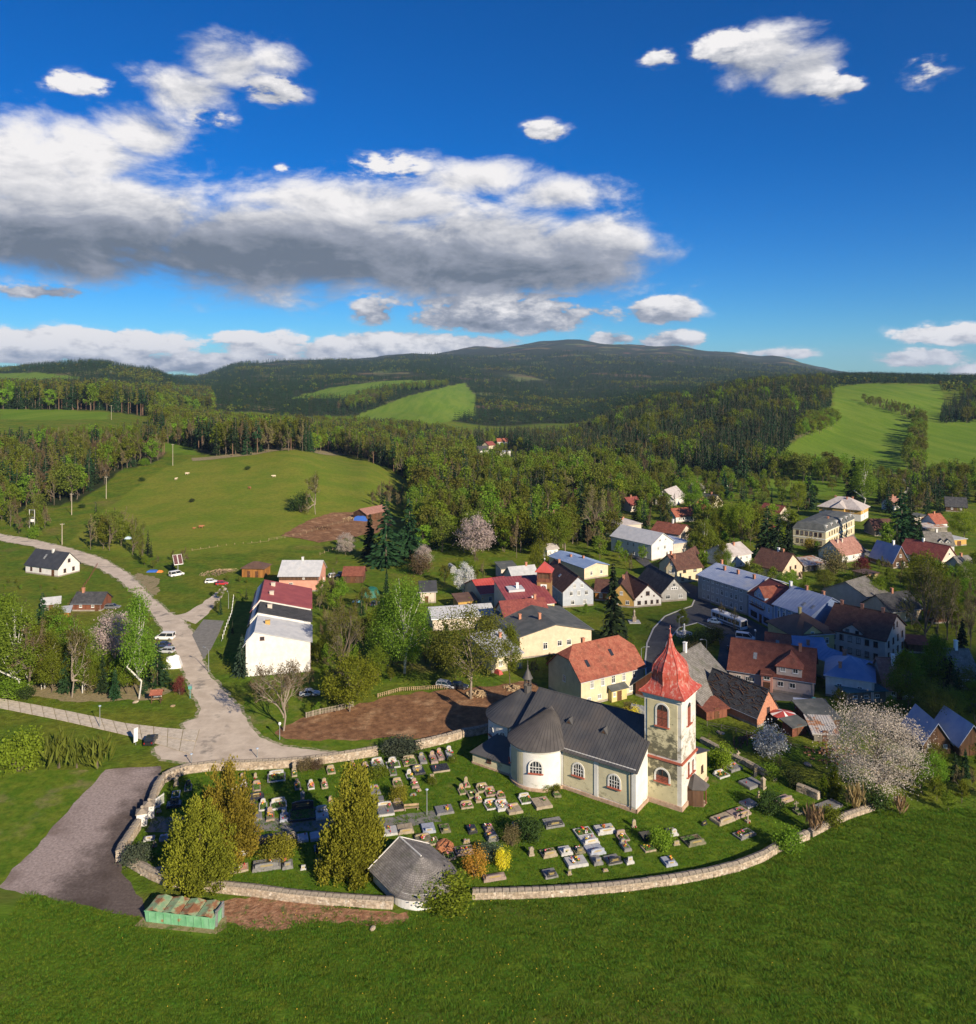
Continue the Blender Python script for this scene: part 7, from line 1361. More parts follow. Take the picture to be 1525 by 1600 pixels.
PROTO = {'spruce': [p_spruce(L_SPRUCE), p_spruce(L_SPRUCE, 24, 10, .03, .22), p_spruce(L_SPRUCE, 28, 9, .1, .16)], 'larch': [p_spruce(L_OLIVE, 34, 12, .12, .15, None, .8)], 'blue_spruce': [p_spruce(L_SPR2, 22, 12, .04, .26)],
 'leafy': [p_leafy(L_GREEN, BARK), p_leafy(L_GREEN, BARK, 36, 66, .036, .26, .2, 1, ovoid=.5), p_leafy(L_OLIVE, BARK, 46, 56, .034, .34, .25)], 'lime': [p_leafy(L_LIME, BARKL, 44, 70, .038, .42, .2), p_leafy(L_LIME, BARK, 40, 60, .036, .3, .15)],
 'chestnut': [p_leafy(L_OLIVE, BARKL, 70, 62, .026, .36, .22)], 'maple': [p_leafy(L_LIME, BARKL, 60, 60, .045, .52, .25)],
 'birch': [p_leafy(L_BIRCH, BARKW, 46, 60, .026, .17, .22, 1, .16, .4), p_leafy(L_BIRCH, BARKW, 40, 60, .026, .21, .18, 1, .2, .5)], 'weeping': [p_leafy(L_BIRCH, BARKW, 70, 74, .022, .27, .16, 1, .34, .35)],
 'bare': [p_bare(L_BUD, BARK, .3, 4, 2200, .013), p_bare(L_BUD, BARK, .24, 4, 2200, .013), p_bare(L_OLIVE, BARKL, .27, 4, 2400, .014)], 'bare_big': [p_bare(L_BUD, BARKL, .52, 5, 5200, .012, .26)], 'bare_tall': [p_bare(L_OLIVE, BARK, .36, 5, 4200, .012, .2)],
 'pink_blossom': [p_leafy(L_PINK, BARK, 46, 60, .042, .44, .12)], 'white_blossom': [p_leafy(L_WHITE, BARK, 40, 56, .045, .40, .08)], 'big_blossom': [p_leafy(L_PINK, BARKL, 120, 70, .020, .50, .06, 1)],
 'thuja': [p_thuja(), p_thuja(34000, ((0, .3), (.2, .37), (.45, .36), (.65, .30), (.8, .24), (.93, .15), (1, .05)), cols=6, sp=.12)], 'cypress': [p_thuja(3500, ((0, .12), (.3, .17), (.7, .12), (1, .01)), .04, L_GREEN, 1)],
 'bush': [p_bush(L_GREEN), p_bush(L_DARK)], 'lime_bush': [p_bush(L_LIME, 1300, .08)], 'dark_bush': [p_bush(L_DARK, 1100, .075)], 'juniper': [p_bush(L_JUN, 1400, .07, .75, 22)], 'gold_bush': [p_bush(L_THUJA, 1500, .06)], 'orange_bush': [p_bush(L_ORANGE, 800, .06)], 'yellow_bush': [p_bush(L_YEL, 900, .06)], 'red_bush': [p_bush(L_RED, 900, .075)], 'brown_bush': [p_bush(L_BUD, 900, .06)], 'white_bush': [p_bush(L_WHITE, 900, .075)], 'reed': [p_reed(L_REED)], 'green_reed': [p_reed(L_OLIVE)]}
FAR = {'spruce': [joined(*p_spruce(L_SPRUCE, 22, 9, .06, .15, ls=.04)), joined(*p_spruce(L_SPRUCE, 22, 8, .12, .12, ls=.04)), joined(*p_spruce(L_SPRUCE, 22, 9, .04, .17, ls=.042))], 'leafy': [joined(*p_leafy(L_GREEN, BARK, 40, 40, .036, .26, .20, ovoid=.3)), joined(*p_leafy(L_OLIVE, BARK, 42, 40, .034, .28, .22)), joined(*p_leafy(L_GREEN, BARK, 34, 40, .036, .21, .12, ovoid=.55))],
 'lime': [joined(*p_leafy(L_LIME, BARK, 40, 40, .036, .28, .2))], 'birch': [joined(*p_leafy(L_BIRCH, BARKL, 40, 40, .028, .17, .25, 1, .15, .4))], 'bare': [joined(*p_bare(L_BUD, BARK, .26, 3, 1100, .024)), joined(*p_bare(L_OLIVE, BARK, .26, 3, 1100, .025))], 'pine': [joined(*p_spruce(L_SPRUCE, 9, 8, .5, .15, BARKP, .6)), joined(*p_spruce(L_OLIVE, 9, 8, .45, .13, BARKP, .7))]}
TINY = {'spruce': [p_spruce(L_SPRUCE, 6, 5, .1, .20)[0]], 'leafy': [p_leafy(L_OLIVE, BARK, 7, 8, .17, .3, .2)[0]]}
CAT = {'bush':'bush','lime_bush':'bush','dark_bush':'bush','juniper':'bush','gold_bush':'bush','orange_bush':'bush','yellow_bush':'bush','red_bush':'bush','brown_bush':'bush','white_bush':'bush','reed':'reeds','green_reed':'reeds'}
NAME = {'larch':'larch_tree','spruce':'spruce_tree','blue_spruce':'spruce_tree','leafy':'leafy_tree','lime':'leafy_tree','chestnut':'leafy_tree','maple':'maple_tree','birch':'birch_tree','weeping':'birch_tree','bare':'bare_tree','bare_big':'bare_tree','bare_tall':'bare_tree','pink_blossom':'blossom_tree','white_blossom':'blossom_tree','big_blossom':'blossom_tree','thuja':'thuja_tree','cypress':'thuja_tree','pine':'pine_tree'}
BUSHK = set(CAT)
def plant(kind, p, h, label, group=None, wx=1.0, var=None, far=False):
    nm = NAME.get(kind, 'bush' if 'reed' not in kind else 'reeds'); rz = rg.uniform(0, 6.28)
    if far:
        o = put(nm, FAR[kind][rg.integers(len(FAR[kind]))], None, p, rz); o.scale = (h*wx, h*wx, h); return tag(o, label, 'tree', group)
    cr, tr = PROTO[kind][(rg.integers(len(PROTO[kind])) if var is None else var)]; T = thing(nm, label, CAT.get(kind, 'tree'), p, rz, group); T.scale = (h*wx, h*wx, h)
    put('crown' if kind not in BUSHK else 'foliage', cr, T); put('trunk' if kind not in BUSHK else 'stem', tr, T); return T
def P(kind, px, py, hpx, label, wx=1.0, var=None, group=None):
    """a tree whose foot stands at the survey pixel and whose height is hpx pixels"""
    p = at(px, py); plant(kind, p, hpx*mpp(p)*1.0, label, group, wx, var)
NEAR = """thuja,312,1379,138,.98,0|broad golden conifer in front, at the left end of the churchyard
thuja,350,1345,160,.80,0|taller golden conifer behind the broad one at the left
thuja,552,1362,166,.86,1|big lone golden conifer between path and mortuary
juniper,213,1352,48,1.0,0|blue green juniper bush in the churchyard corner
gold_bush,433,1342,40,1.5,0|round golden bush above the very wide grave
gold_bush,623,1254,32,1.0,0|small round golden shrub on the trunk near the lamp post
juniper,625,1178,34,1.9,0|spreading juniper breaking over the rear wall
lime_bush,700,1416,48,1.9,0|bright green bush beside the mortuary roof
bush,672,1412,40,1.2,0|bush between the mortuary and the bright green bush
orange_bush,742,1368,52,.9,0|orange twiggy shrub right of the mortuary
yellow_bush,786,1356,36,.8,0|yellow flowering shrub on the lower lawn
juniper,766,1338,30,1.4,0|grey green juniper above the orange shrub
dark_bush,826,1312,44,1.1,0|tall dark green shrub left of the wide grey slab
brown_bush,800,1322,40,.8,0|reddish brown shrub below the white headstone
lime_bush,1034,1325,38,1.0,0|lime green round shrub on the lower lawn
dark_bush,1204,1270,38,1.1,0|dark round bush beside the leaning slab
lime_bush,1128,1202,46,.8,0|bright green willow bush behind the sacristy
bush,1232,1330,44,1.1,0|green bush over the end of the front wall
bush,1205,1216,24,1.2,0|low bush by the crumbling wall
bush,1240,1230,32,1.0,1|dark green bush at the ruined wall stub
cypress,1303,1248,46,1.0,0|slim green cypress before the blossom tree
cypress,1287,1246,34,1.0,0|smaller dark cypress beside the slim one
reed,1272,1302,52,1.0,0|tall dry reeds at the wall end
reed,1338,1268,50,1.0,0|orange dry reeds right of the grey tomb
bush,1300,1290,34,1.3,0|bush between the two reed clumps
bush,1360,1262,40,1.3,1|dark bush at the overgrown wall end
reed,1406,1272,34,1.1,0|dry reeds on the meadow edge at the right
bush,708,1192,16,1.0,0|tiny round bush at the end of the slanted grave row
bush,676,1226,16,1.1,0|clipped bush beside the sandstone block
dark_bush,222,752,8,1.3,0|dark low shrub on the left edge of the pasture
dark_bush,300,785,7,1.3,0|small dark shrub in the middle of the pasture
dark_bush,387,735,7,1.4,0|dark shrub on the upper pasture slope
dark_bush,128,795,8,1.4,0|dark shrub beside the white slope pole
bush,226,728,14,1.2,0|green bush at the corner of the upper left wood
bush,52,842,22,1.0,0|round green bush under the transformer
bare,493,805,72,1.0,2|tall olive tree before the farm yard
dark_bush,470,800,34,1.1,0|dark evergreen shrub left of the olive tree
brown_bush,478,1204,22,1.5,0|russet climbing plant on the rear wall
brown_bush,496,1203,20,1.3,0|smaller russet plant on the rear wall
bush,590,1216,26,1.5,0|low spreading bush beside the big conifer top
bush,855,1236,14,1.5,0|plants along the chapel foot
bush,870,1238,14,1.2,0|plants at the corner of chapel and nave
big_blossom,1371,1244,146,1.0,0|large pale pink blossoming tree right of the church
white_bush,1204,1180,52,1.05,0|white blossoming shrub below the tin roofed sheds
lime_bush,30,1204,76,.95,0|lime yellow round bush at the left edge
green_reed,92,1200,62,1.2,0|leafless saplings right of the lime bush, first clump
green_reed,120,1200,48,1.2,0|leafless saplings right of the lime bush, second clump
green_reed,152,1200,56,1.4,0|leafless saplings near the dark car
birch,24,1086,150,1.3,0|birch with white trunk at the left edge of the grove
bare,47,1082,118,1.1,0|bare brown tree second from the left in the grove
birch,70,1076,96,1.2,1|small birch behind the bare brown tree
bare,112,1090,124,1.0,2|bare double trunked tree in the middle of the grove
birch,133,1078,104,1.1,0|slim birch right of the bare double trunk
spruce,66,1010,86,1.0,1|dark evergreen behind the grove
leafy,95,1040,80,1.1,0|light green tree between the evergreen and bare tree
pink_blossom,178,1040,84,.95,0|round pink blossoming tree in the left grove
birch,217,1092,178,.74,0|tallest spring green tree of the grove beside the road
leafy,198,1084,60,.9,1|low slender green tree left of the tallest one
spruce,246,1072,72,1.3,1|dense conifer right of the tallest tree
spruce,160,1084,62,1.1,2|small conifer under the pink blossom tree
leafy,12,1040,110,1.0,1|green tree behind the birch at the left edge
bush,15,1090,34,1.6,0|green bush at the foot of the left birch
bush,40,1092,22,1.5,1|dark scrub below the bare tree
leafy,150,1082,50,1.0,0|bushy tree below the pink blossom
spruce,180,1092,50,1.0,0|young spruce near the wayside hut
red_bush,281,1085,34,.6,0|dark red columnar shrub beside the road
blue_spruce,378,1056,66,1.0,0|blue green spruce before the white gable end
bare_big,443,1142,108,1.08,0|big bare brownish tree beside the dusty road
maple,546,1112,82,1.05,0|bright lime green tree at the fenced corner
bare_tall,537,1062,122,.9,0|tall budding tree behind the lime green tree
weeping,632,1052,158,1.0,0|weeping birch with two white trunks in the garden
weeping,606,1040,120,.9,0|smaller birch left of the weeping birch
chestnut,735,1092,146,1.0,0|large olive green tree in front of the white sheet shed
leafy,797,1072,96,.62,1|thin tree beside the white roofed outbuilding
spruce,603,884,104,1.35,1|dark broad spruce below the farm shed
spruce,640,872,96,1.2,1|second dark spruce right of the broad one
spruce,578,872,70,1.3,2|lower dark spruce at the left of the pair
spruce,604,930,44,.8,2|thin little spruce tip in the garden
pink_blossom,743,872,66,.95,0|round white pink blossom tree at the wood edge
white_blossom,725,930,50,.78,0|white blossom tree left of the red sheet roof
brown_bush,657,898,40,1.1,0|budding apple tree on the green lawn
pink_blossom,662,888,36,.9,0|small pink apple tree behind the budding one
pink_blossom,540,868,36,.9,0|small blossom tree beside the farm yard
lime,840,905,56,.9,1|light green tree beside the clock tower
spruce,958,1006,128,1.0,2|tall dark spruce on the village green
blue_spruce,974,1002,44,.9,0|young spruce at the foot of the tall one
leafy,1066,985,34,1.0,1|small tree beside the white gabled cottage
brown_bush,985,1118,24,1.3,0|brownish shrub beside the rectory
yellow_bush,990,1122,24,1.2,0|yellow green shrub below the rectory
bush,1070,1042,26,1.4,1|dark shrub on the island of the square
dark_bush,1090,1010,30,1.6,0|dark shrubbery on the island of the square, left clump
dark_bush,1112,1004,28,1.6,0|dark shrubbery on the island of the square, right clump
brown_bush,1085,1032,34,1.1,0|brown bush behind the dome
bare,1147,990,42,1.0,1|small bare street tree beside the bus
bare,1128,975,34,1.0,1|small bare street tree before the blue roof house
leafy,1080,806,58,1.0,0|green tree left of the red roofed cottage
spruce,1062,776,52,1.2,1|dark spruce above the red roofed cottage
spruce,1132,780,46,1.2,2|dark spruce right of the cream gable
leafy,1182,842,56,1.0,2|olive tree below the white extension
lime,1248,800,48,.9,1|light green tree left of the yellow villa
spruce,1264,796,58,1.2,1|dark spruce left of the yellow villa
bare,930,850,92,1.0,0|tall bare tree left of the pinkish cube house
spruce,908,846,98,1.0,1|tall spruce beside the pink roofed house
bare,948,846,80,1.0,1|second bare tree left of the cube house
leafy,872,866,70,1.0,0|green tree beside the glazed pavilion
birch,1012,700,60,1.3,0|pale birch at the hill foot
spruce,1160,748,60,1.1,1|lone spruce at the lower edge of the right field
leafy,1228,842,46,1.0,0|green tree left of the school
maple,1376,945,44,1.0,0|lime green orchard tree beside the weathered barn
leafy,1330,930,36,1.1,0|orchard tree below the box hut
leafy,1290,925,38,1.1,2|orchard tree above the blue house gable
bare_tall,1446,1012,140,.85,0|tall bare tree right of the brown long house
bare_tall,1480,1000,110,.8,0|second tall bare tree near the right edge
leafy,1446,955,92,1.1,0|round green tree behind the tall bare tree
spruce,1409,862,104,1.25,1|tall dark spruce beside the dark shingle barn
spruce,1424,858,84,1.1,1|second dark spruce right of the tall one
spruce,1436,864,60,1.1,2|shorter spruce on the right lawn
spruce,1334,790,78,1.2,1|dark spruce behind the yellow villa
birch,1349,792,82,1.3,0|light green tree behind the yellow villa
spruce,1199,872,84,1.3,1|dark spruce left of the school, tallest of three
spruce,1216,874,72,1.3,1|dark spruce left of the school, middle one
spruce,1232,874,62,1.3,2|dark spruce left of the school, lowest one
birch,1101,866,54,1.5,0|pale green birch above the blue roofed house
lime,1140,848,60,.8,1|light green tree above the pale roofed house
lime,1160,850,66,.8,1|light green tree right of its lighter twin
leafy,1125,846,56,.9,0|green tree between birch and pale roof
lime,1507,846,50,1.0,0|lime green round tree at the right edge
brown_bush,1302,898,50,.9,0|round copper brown tree below the school
red_bush,1346,892,26,1.1,0|dark red shrub beside the faded red roof
gold_bush,1268,862,24,1.1,0|golden shrub before the school
leafy,1312,712,1,1,0|""".split('\n')
for l in NEAR:
    a, lab = l.split('|'); k, px, py, h, wx, v = a.split(',')
    if lab: P(k, float(px), float(py), float(h), lab, float(wx), int(v)) if k != 'larch' else None
# ---- scattered trees of gardens, rows and woods
def blocked(x, y, m=1.5):
    for (ox, oy, an, L, Wd) in FOOTP:
        dx, dy = x-ox, y-oy
        if abs(dx) > 60 or abs(dy) > 60: continue
        u = dx*math.cos(an)+dy*math.sin(an); v = -dx*math.sin(an)+dy*math.cos(an)
        if -m < u < L+m and -m < v < Wd+m: return True
    return False
SCAT = []     # (kind, x, y, z, h, region)
def region(poly, sp, kinds, hr, name, jit=.45, dens=1.0, avoid=()):
    pts = [at(*q) for q in poly]; xs = [p.x for p in pts]; ys = [p.y for p in pts]; x0, x1, y0, y1 = min(xs)-20, max(xs)+20, min(ys)-20, max(ys)+60
    gx, gy = np.meshgrid(np.arange(x0, x1, sp), np.arange(y0, y1, sp)); X = gx.ravel()+rg.uniform(-jit, jit, gx.size)*sp; Y = gy.ravel()+rg.uniform(-jit, jit, gx.size)*sp
    Z = tz(X, Y); px, py = pr(X, Y, Z); ok = inpoly(px, py, poly) & (rg.uniform(size=len(X)) < dens)
    for a in avoid: ok &= ~inpoly(px, py, a)
    ks = list(kinds); w = np.array([kinds[k] for k in ks], float); w /= w.sum(); cl = np.sin(X*.045+1)*np.sin(Y*.037+2)
    for x, y, z in zip(X[ok], Y[ok], Z[ok]):
        if y < 800 and blocked(x, y): continue
        c = math.sin(x*.05+1)*math.sin(y*.041+2)+.5*math.sin(x*.13+y*.11); ww = w*np.array([1+.9*c*(1 if k in ('spruce','pine') else -1) for k in ks]).clip(.03); k = ks[int(np.searchsorted(np.cumsum(ww/ww.sum()), rg.uniform()*.999))]
        SCAT.append((k, x, y, z-.2, rg.uniform(*hr)*(1.0 if k != 'bare' else .88)*(.8 if k in ('lime',) else 1), name))
SP = {'spruce':1}; MIX = {'spruce':1.0,'leafy':1.2,'bare':.9,'birch':.5,'lime':.35}
region(FOR_POLY[0], 7.0, {'spruce':.6,'leafy':.55,'bare':1.5,'birch':.15,'pine':.35}, (15,22), 'the wood at the upper left')
region(FOR_POLY[1], 9.0, {'spruce':1.3,'pine':1.6,'leafy':.3,'lime':.10}, (28,35), 'the tall upper left wood')
region(FOR_POLY[2], 7.5, {'spruce':1.0,'leafy':.7,'bare':1.2,'pine':.6,'lime':.12}, (19,27), 'the wood behind the pasture hill')
region(FOR_POLY[3], 7.5, MIX, (13,22), 'the mixed wood in the valley', avoid=[[(735,740),(745,700),(790,692),(835,718),(815,738)]])
region(FOR_POLY[4], 7.6, {'spruce':6,'leafy':.22,'bare':.22,'lime':.05}, (17,25), 'the right hill spruce wood', avoid=[[(735,740),(745,700),(790,692),(835,718),(815,738)]])
region(FOR_POLY[5], 8, {'leafy':1,'lime':.6,'birch':.4}, (13,18), 'the bright tree tongue')
region([(1205,746),(1220,735),(1300,742),(1330,750),(1320,756),(1210,752)], 8, {'leafy':1,'bare':.5}, (14,19), 'the lower right field row')
region([(1418,752),(1416,720),(1424,690),(1432,660),(1446,660),(1444,690),(1440,720),(1445,752)], 8, {'leafy':1,'bare':.6}, (13,19), 'the strip between right fields')
region([(1432,664),(1400,648),(1350,634),(1345,626),(1405,636),(1446,652)], 9, {'bare':1,'leafy':.7}, (8,12), 'the hedge across the right field')
region([(1470,662),(1480,640),(1540,600),(1700,600),(1700,665),(1540,662)], 10, {'spruce':2,'leafy':.4}, (17,23), 'the spruce corner at the far right', dens=.9)
region([(1440,752),(1540,748),(1560,790),(1520,790),(1450,775)], 8, {'leafy':1,'birch':.8,'bare':.6,'spruce':.2}, (12,17), 'the far right tree belt')
region([(1380,790),(1400,765),(1470,770),(1475,800),(1430,815),(1395,812)], 8, {'bare':1,'leafy':.7,'spruce':.6}, (11,17), 'the dark barn grove')
region([(880,780),(1000,765),(1060,800),(1050,845),(960,812),(890,810)], 8, {'spruce':.5,'bare':1,'leafy':.8,'birch':.3}, (9,15), 'the gardens above the silver roof')
region([(905,865),(945,825),(965,850),(955,880),(910,872)], 7, {'bare':1,'spruce':.5,'leafy':.7}, (9,15), 'the trees by the cube house')
region([(700,848),(850,850),(900,845),(905,868),(845,872),(770,872),(700,860)], 7, {'bare':1,'birch':.9,'leafy':1,'lime':.4}, (13,19), 'the lower edge of the valley wood')
region([(640,800),(700,845),(700,868),(655,862),(640,845)], 7, {'birch':1,'lime':.8,'leafy':.6,'spruce':.25}, (14,20), 'the fresh green wood edge')
region([(1080,815),(1180,812),(1240,830),(1240,850),(1180,862),(1100,850)], 8, {'lime':.4,'leafy':1,'bare':.4,'birch':.5}, (8,15), 'the gardens below the red hipped house')
region([(1060,760),(1200,762),(1280,775),(1270,800),(1180,790),(1060,785)], 9, {'leafy':1,'bare':.7,'spruce':.5,'birch':.3}, (6,13), 'the hillside gardens', dens=.9)
region([(1250,885),(1440,880),(1525,900),(1525,965),(1400,945),(1330,925)], 10, {'leafy':1,'bare':1,'lime':.2}, (4,9), 'the orchard behind the blue roofs', dens=.6)
region([(1425,1035),(1500,1035),(1540,1085),(1540,1150),(1430,1150),(1395,1110),(1450,1095)], 6.0, {'leafy':1,'bare':.8,'spruce':.6}, (7,13), 'the shaded gardens at the right edge', dens=.85)
region([(1400,1160),(1440,1120),(1440,1180),(1420,1200),(1400,1190)], 6, {'bare':1,'leafy':.5}, (4,7), 'the scrub beside the big blossom tree')
region([(1425,1240),(1455,1212),(1545,1190),(1560,1268),(1450,1268)], 3.2, {'leafy':1,'bare':.5,'spruce':.25}, (3.5,7), 'the right end bushes')
region([(1455,960),(1540,960),(1540,1030),(1440,1020)], 8, {'bare':1.2,'leafy':.7,'spruce':.3}, (8,14), 'the right edge garden trees')
region([(505,905),(590,925),(600,1000),(590,1060),(495,1080),(490,980)], 7.5, {'leafy':.7,'bare':1.2}, (4,8), 'the terraced rear gardens', dens=.75)
region([(640,1000),(700,990),(720,1060),(640,1080)], 7, {'leafy':1,'bare':.7,'spruce':.3}, (4,8), 'the gardens below the white sheet shed', dens=.8)
region([(770,1062),(830,1045),(868,1045),(866,1062),(800,1075)], 5, {'leafy':1,'bare':1}, (4,7), 'the yard behind the rectory', dens=.8)
region([(130,835),(200,825),(235,865),(235,890),(190,880),(140,862)], 8, {'bare':1.3,'leafy':.4,'spruce':.25}, (10,17), 'the trees along the lane')
region([(-10,800),(60,800),(85,835),(40,838),(-10,828)], 8, {'bare':1,'leafy':.6}, (8,14), 'the trees round the transformer')
region([(575,790),(610,775),(640,790),(640,805),(600,800)], 8, {'spruce':.6,'bare':1}, (9,14), 'the trees above the farm shed')
region([(330,940),(375,915),(392,930),(385,990),(360,1000)], 7, {'leafy':1,'spruce':.5,'bare':.3}, (3,6), 'the terraced front gardens', dens=.8)
region([(520,640),(560,620),(600,612),(620,618),(600,628),(560,645)], 11, {'bare':1,'leafy':1,'spruce':.6}, (14,20), 'the far copse')
region([(600,612),(650,605),(700,600),(700,604),(640,612)], 12, {'leafy':1,'spruce':.7}, (14,20), 'the far meadow tree row')
region([(-20,1010),(120,1020),(140,1086),(-20,1086)], 3.9, {'leafy':1,'birch':1.2,'bare':1,'spruce':.4}, (7,12.5), 'the left grove')
region([(130,1040),(250,1040),(262,1075),(215,1088),(140,1088)], 3.3, {'leafy':1,'birch':.8,'bare':.7,'spruce':.5}, (3.5,6.5), 'the left grove')
region([(1000,700),(1060,745),(1010,790),(930,790),(900,770),(960,755)], 8, {'spruce':.8,'bare':1,'leafy':.8}, (12,19), 'the trees under the hill', dens=.8)
region([(875,800),(960,800),(965,840),(930,862),(880,845)], 7, {'spruce':.5,'bare':1.2,'leafy':.9}, (11,17), 'the trees by the pink roof')
region([(1075,845),(1130,845),(1135,880),(1100,885),(1080,870)], 6.5, {'birch':.8,'bare':.8,'leafy':1,'spruce':.3}, (7,12), 'the trees behind the long blue roof')
region([(1300,900),(1450,892),(1525,915),(1525,945),(1420,935)], 8, {'leafy':1,'bare':1.2}, (5,9), 'the upper orchard on the right', dens=.6)
region([(1190,880),(1255,875),(1330,885),(1330,920),(1260,930)], 8, {'leafy':1.2,'bare':.6,'lime':.2}, (4,7), 'the gardens behind the dark barn', dens=.6)
region([(1330,945),(1420,945),(1440,1000),(1425,1010),(1400,960)], 6.5, {'bare':1,'leafy':.8}, (6,10), 'the trees round the weathered barn', dens=.7)
region([(1360,1075),(1440,1050),(1525,1060),(1525,1125),(1400,1115)], 6.0, {'leafy':.6,'bare':1,'spruce':.9}, (7,12), 'the dark gardens above the huts', dens=.8)
region([(1110,1140),(1190,1150),(1300,1185),(1290,1225),(1200,1195),(1110,1160)], 6, {'leafy':1,'bare':.7}, (2,4), 'the garden behind the church', dens=.4)
region([(1080,885),(1140,895),(1180,905),(1240,915),(1260,960),(1225,945),(1170,915),(1100,900)], 7, {'leafy':1.2,'spruce':.6,'birch':.4}, (7,11), 'the trees behind the long blue roof', dens=.9)
region([(1240,860),(1310,880),(1380,892),(1440,900),(1440,880),(1340,868),(1300,862)], 7, {'leafy':1.3,'lime':.3,'bare':.6}, (4,8), 'the gardens below the school', dens=.7)
region([(1440,895),(1530,900),(1530,1000),(1450,990),(1425,940)], 8, {'leafy':1.2,'bare':1,'spruce':.3}, (7,13), 'the right edge gardens', dens=.85)
region([(1270,1100),(1330,1108),(1395,1108),(1440,1130),(1400,1140),(1320,1125)], 5.5, {'leafy':1,'spruce':.8,'bare':.6}, (4,8), 'the dark gardens above the huts', dens=.8)
region([(700,880),(780,880),(785,930),(735,935),(690,915)], 8, {'leafy':1.2,'bare':.7,'lime':.3}, (4,7), 'the lawn orchard', dens=.5)
region([(350,905),(375,905),(430,910),(430,930),(375,960),(350,940)], 6, {'leafy':1.2,'spruce':.3}, (1.2,2.4), 'the gardens by the orange hut', dens=.6)
region([(352,1030),(400,1060),(480,1060),(500,1095),(470,1110),(430,1125),(395,1100)], 3.6, {'leafy':1,'bare':1}, (1.5,3.2), 'the shrubs under the big bare tree', dens=.8)
region([(465,1112),(540,1092),(550,1100),(476,1122)], 2.0, {'leafy':1}, (1.8,2.6), 'the clipped hedge corner')
region([(480,1000),(560,1010),(590,1060),(540,1090),(480,1080)], 5, {'leafy':1,'bare':1.2,'lime':.3}, (4,7.5), 'the rear garden thicket', dens=.85)
region([(590,1000),(720,1010),(735,1060),(700,1072),(600,1070)], 5, {'leafy':1,'bare':.8,'spruce':.3}, (2.5,6), 'the birch garden thicket', dens=.7)
region([(868,1030),(940,1030),(990,1000),(1005,1030),(1000,1040),(900,1045)], 5, {'leafy':1}, (2,4), 'the garden behind the rectory', dens=.35)
region([(1100,1128),(1140,1150),(1120,1168),(1098,1150)], 4, {'leafy':1,'bare':1}, (1.5,3), 'the church garden scrub', dens=.7)
region([(0,905),(60,905),(100,925),(60,940),(0,945)], 5, {'leafy':1,'bare':1}, (1,2.2), 'the cottage garden shrubs', dens=.6)
region([(200,870),(270,870),(300,890),(240,900)], 6, {'leafy':1,'bare':1.3,'spruce':.3}, (3,8), 'the thicket by the solar panel', dens=.6)
region([(410,905),(435,905),(435,880),(500,873),(540,885),(540,905),(505,905)], 6, {'leafy':1,'bare':1}, (3,6), 'the shrubs by the pink house', dens=.5)
region([(1000,742),(1140,750),(1200,748),(1200,775),(1120,778),(1000,785)], 8, {'leafy':1.2,'bare':.8,'spruce':.7,'birch':.3}, (7,14), 'the trees below the right hill', dens=.7)
region([(730,735),(750,705),(790,690),(840,715),(820,745)], 11, {'leafy':1,'bare':1,'lime':.3}, (5,9), 'the far valley gardens', dens=.8)
region([(560,960),(700,1000),(720,1060),(690,1072),(600,1075),(560,1030)], 6.5, {'leafy':1,'bare':1,'spruce':.25}, (5,9), 'the gardens below the white sheet shed', dens=.7)
region([(498,915),(535,920),(560,960),(520,985),(495,970)], 6.5, {'bare':1.4,'leafy':.5}, (6,10), 'the terraced rear gardens', dens=.8)
region([(575,945),(650,950),(670,985),(640,1000),(580,985)], 7, {'leafy':1,'bare':.7}, (4,8), 'the gardens round the weeping birch', dens=.7)
region([(905,955),(945,960),(990,958),(1000,975),(940,985),(905,980)], 5.5, {'leafy':1,'bare':.6}, (2,4), 'the shrubs on the village green', dens=.45)
region([(1010,850),(960,870),(985,900),(1030,925),(1000,905)], 6, {'leafy':1,'bare':1}, (4,8), 'the roadside bank', dens=.7)
region([(1290,735),(1420,748),(1410,790),(1370,800),(1360,775),(1290,770)], 9, {'leafy':1,'bare':.6,'spruce':.6,'birch':.5}, (8,15), 'the trees behind the yellow villa', dens=.55)
region([(1360,830),(1440,830),(1440,870),(1400,875),(1370,860)], 8, {'spruce':1,'bare':.6,'leafy':.6}, (8,14), 'the trees beside the dark barn', dens=.6)
LAB = {'spruce':'dark spruce in {}','leafy':'spring green tree in {}','bare':'brown bare tree in {}','birch':'pale green birch in {}','lime':'lime green tree in {}','pine':'bare stemmed pine in {}'}
PLUR = {'spruce':'spruces','leafy':'leafy trees','bare':'bare trees','birch':'birches','lime':'lime green trees','pine':'pines'}
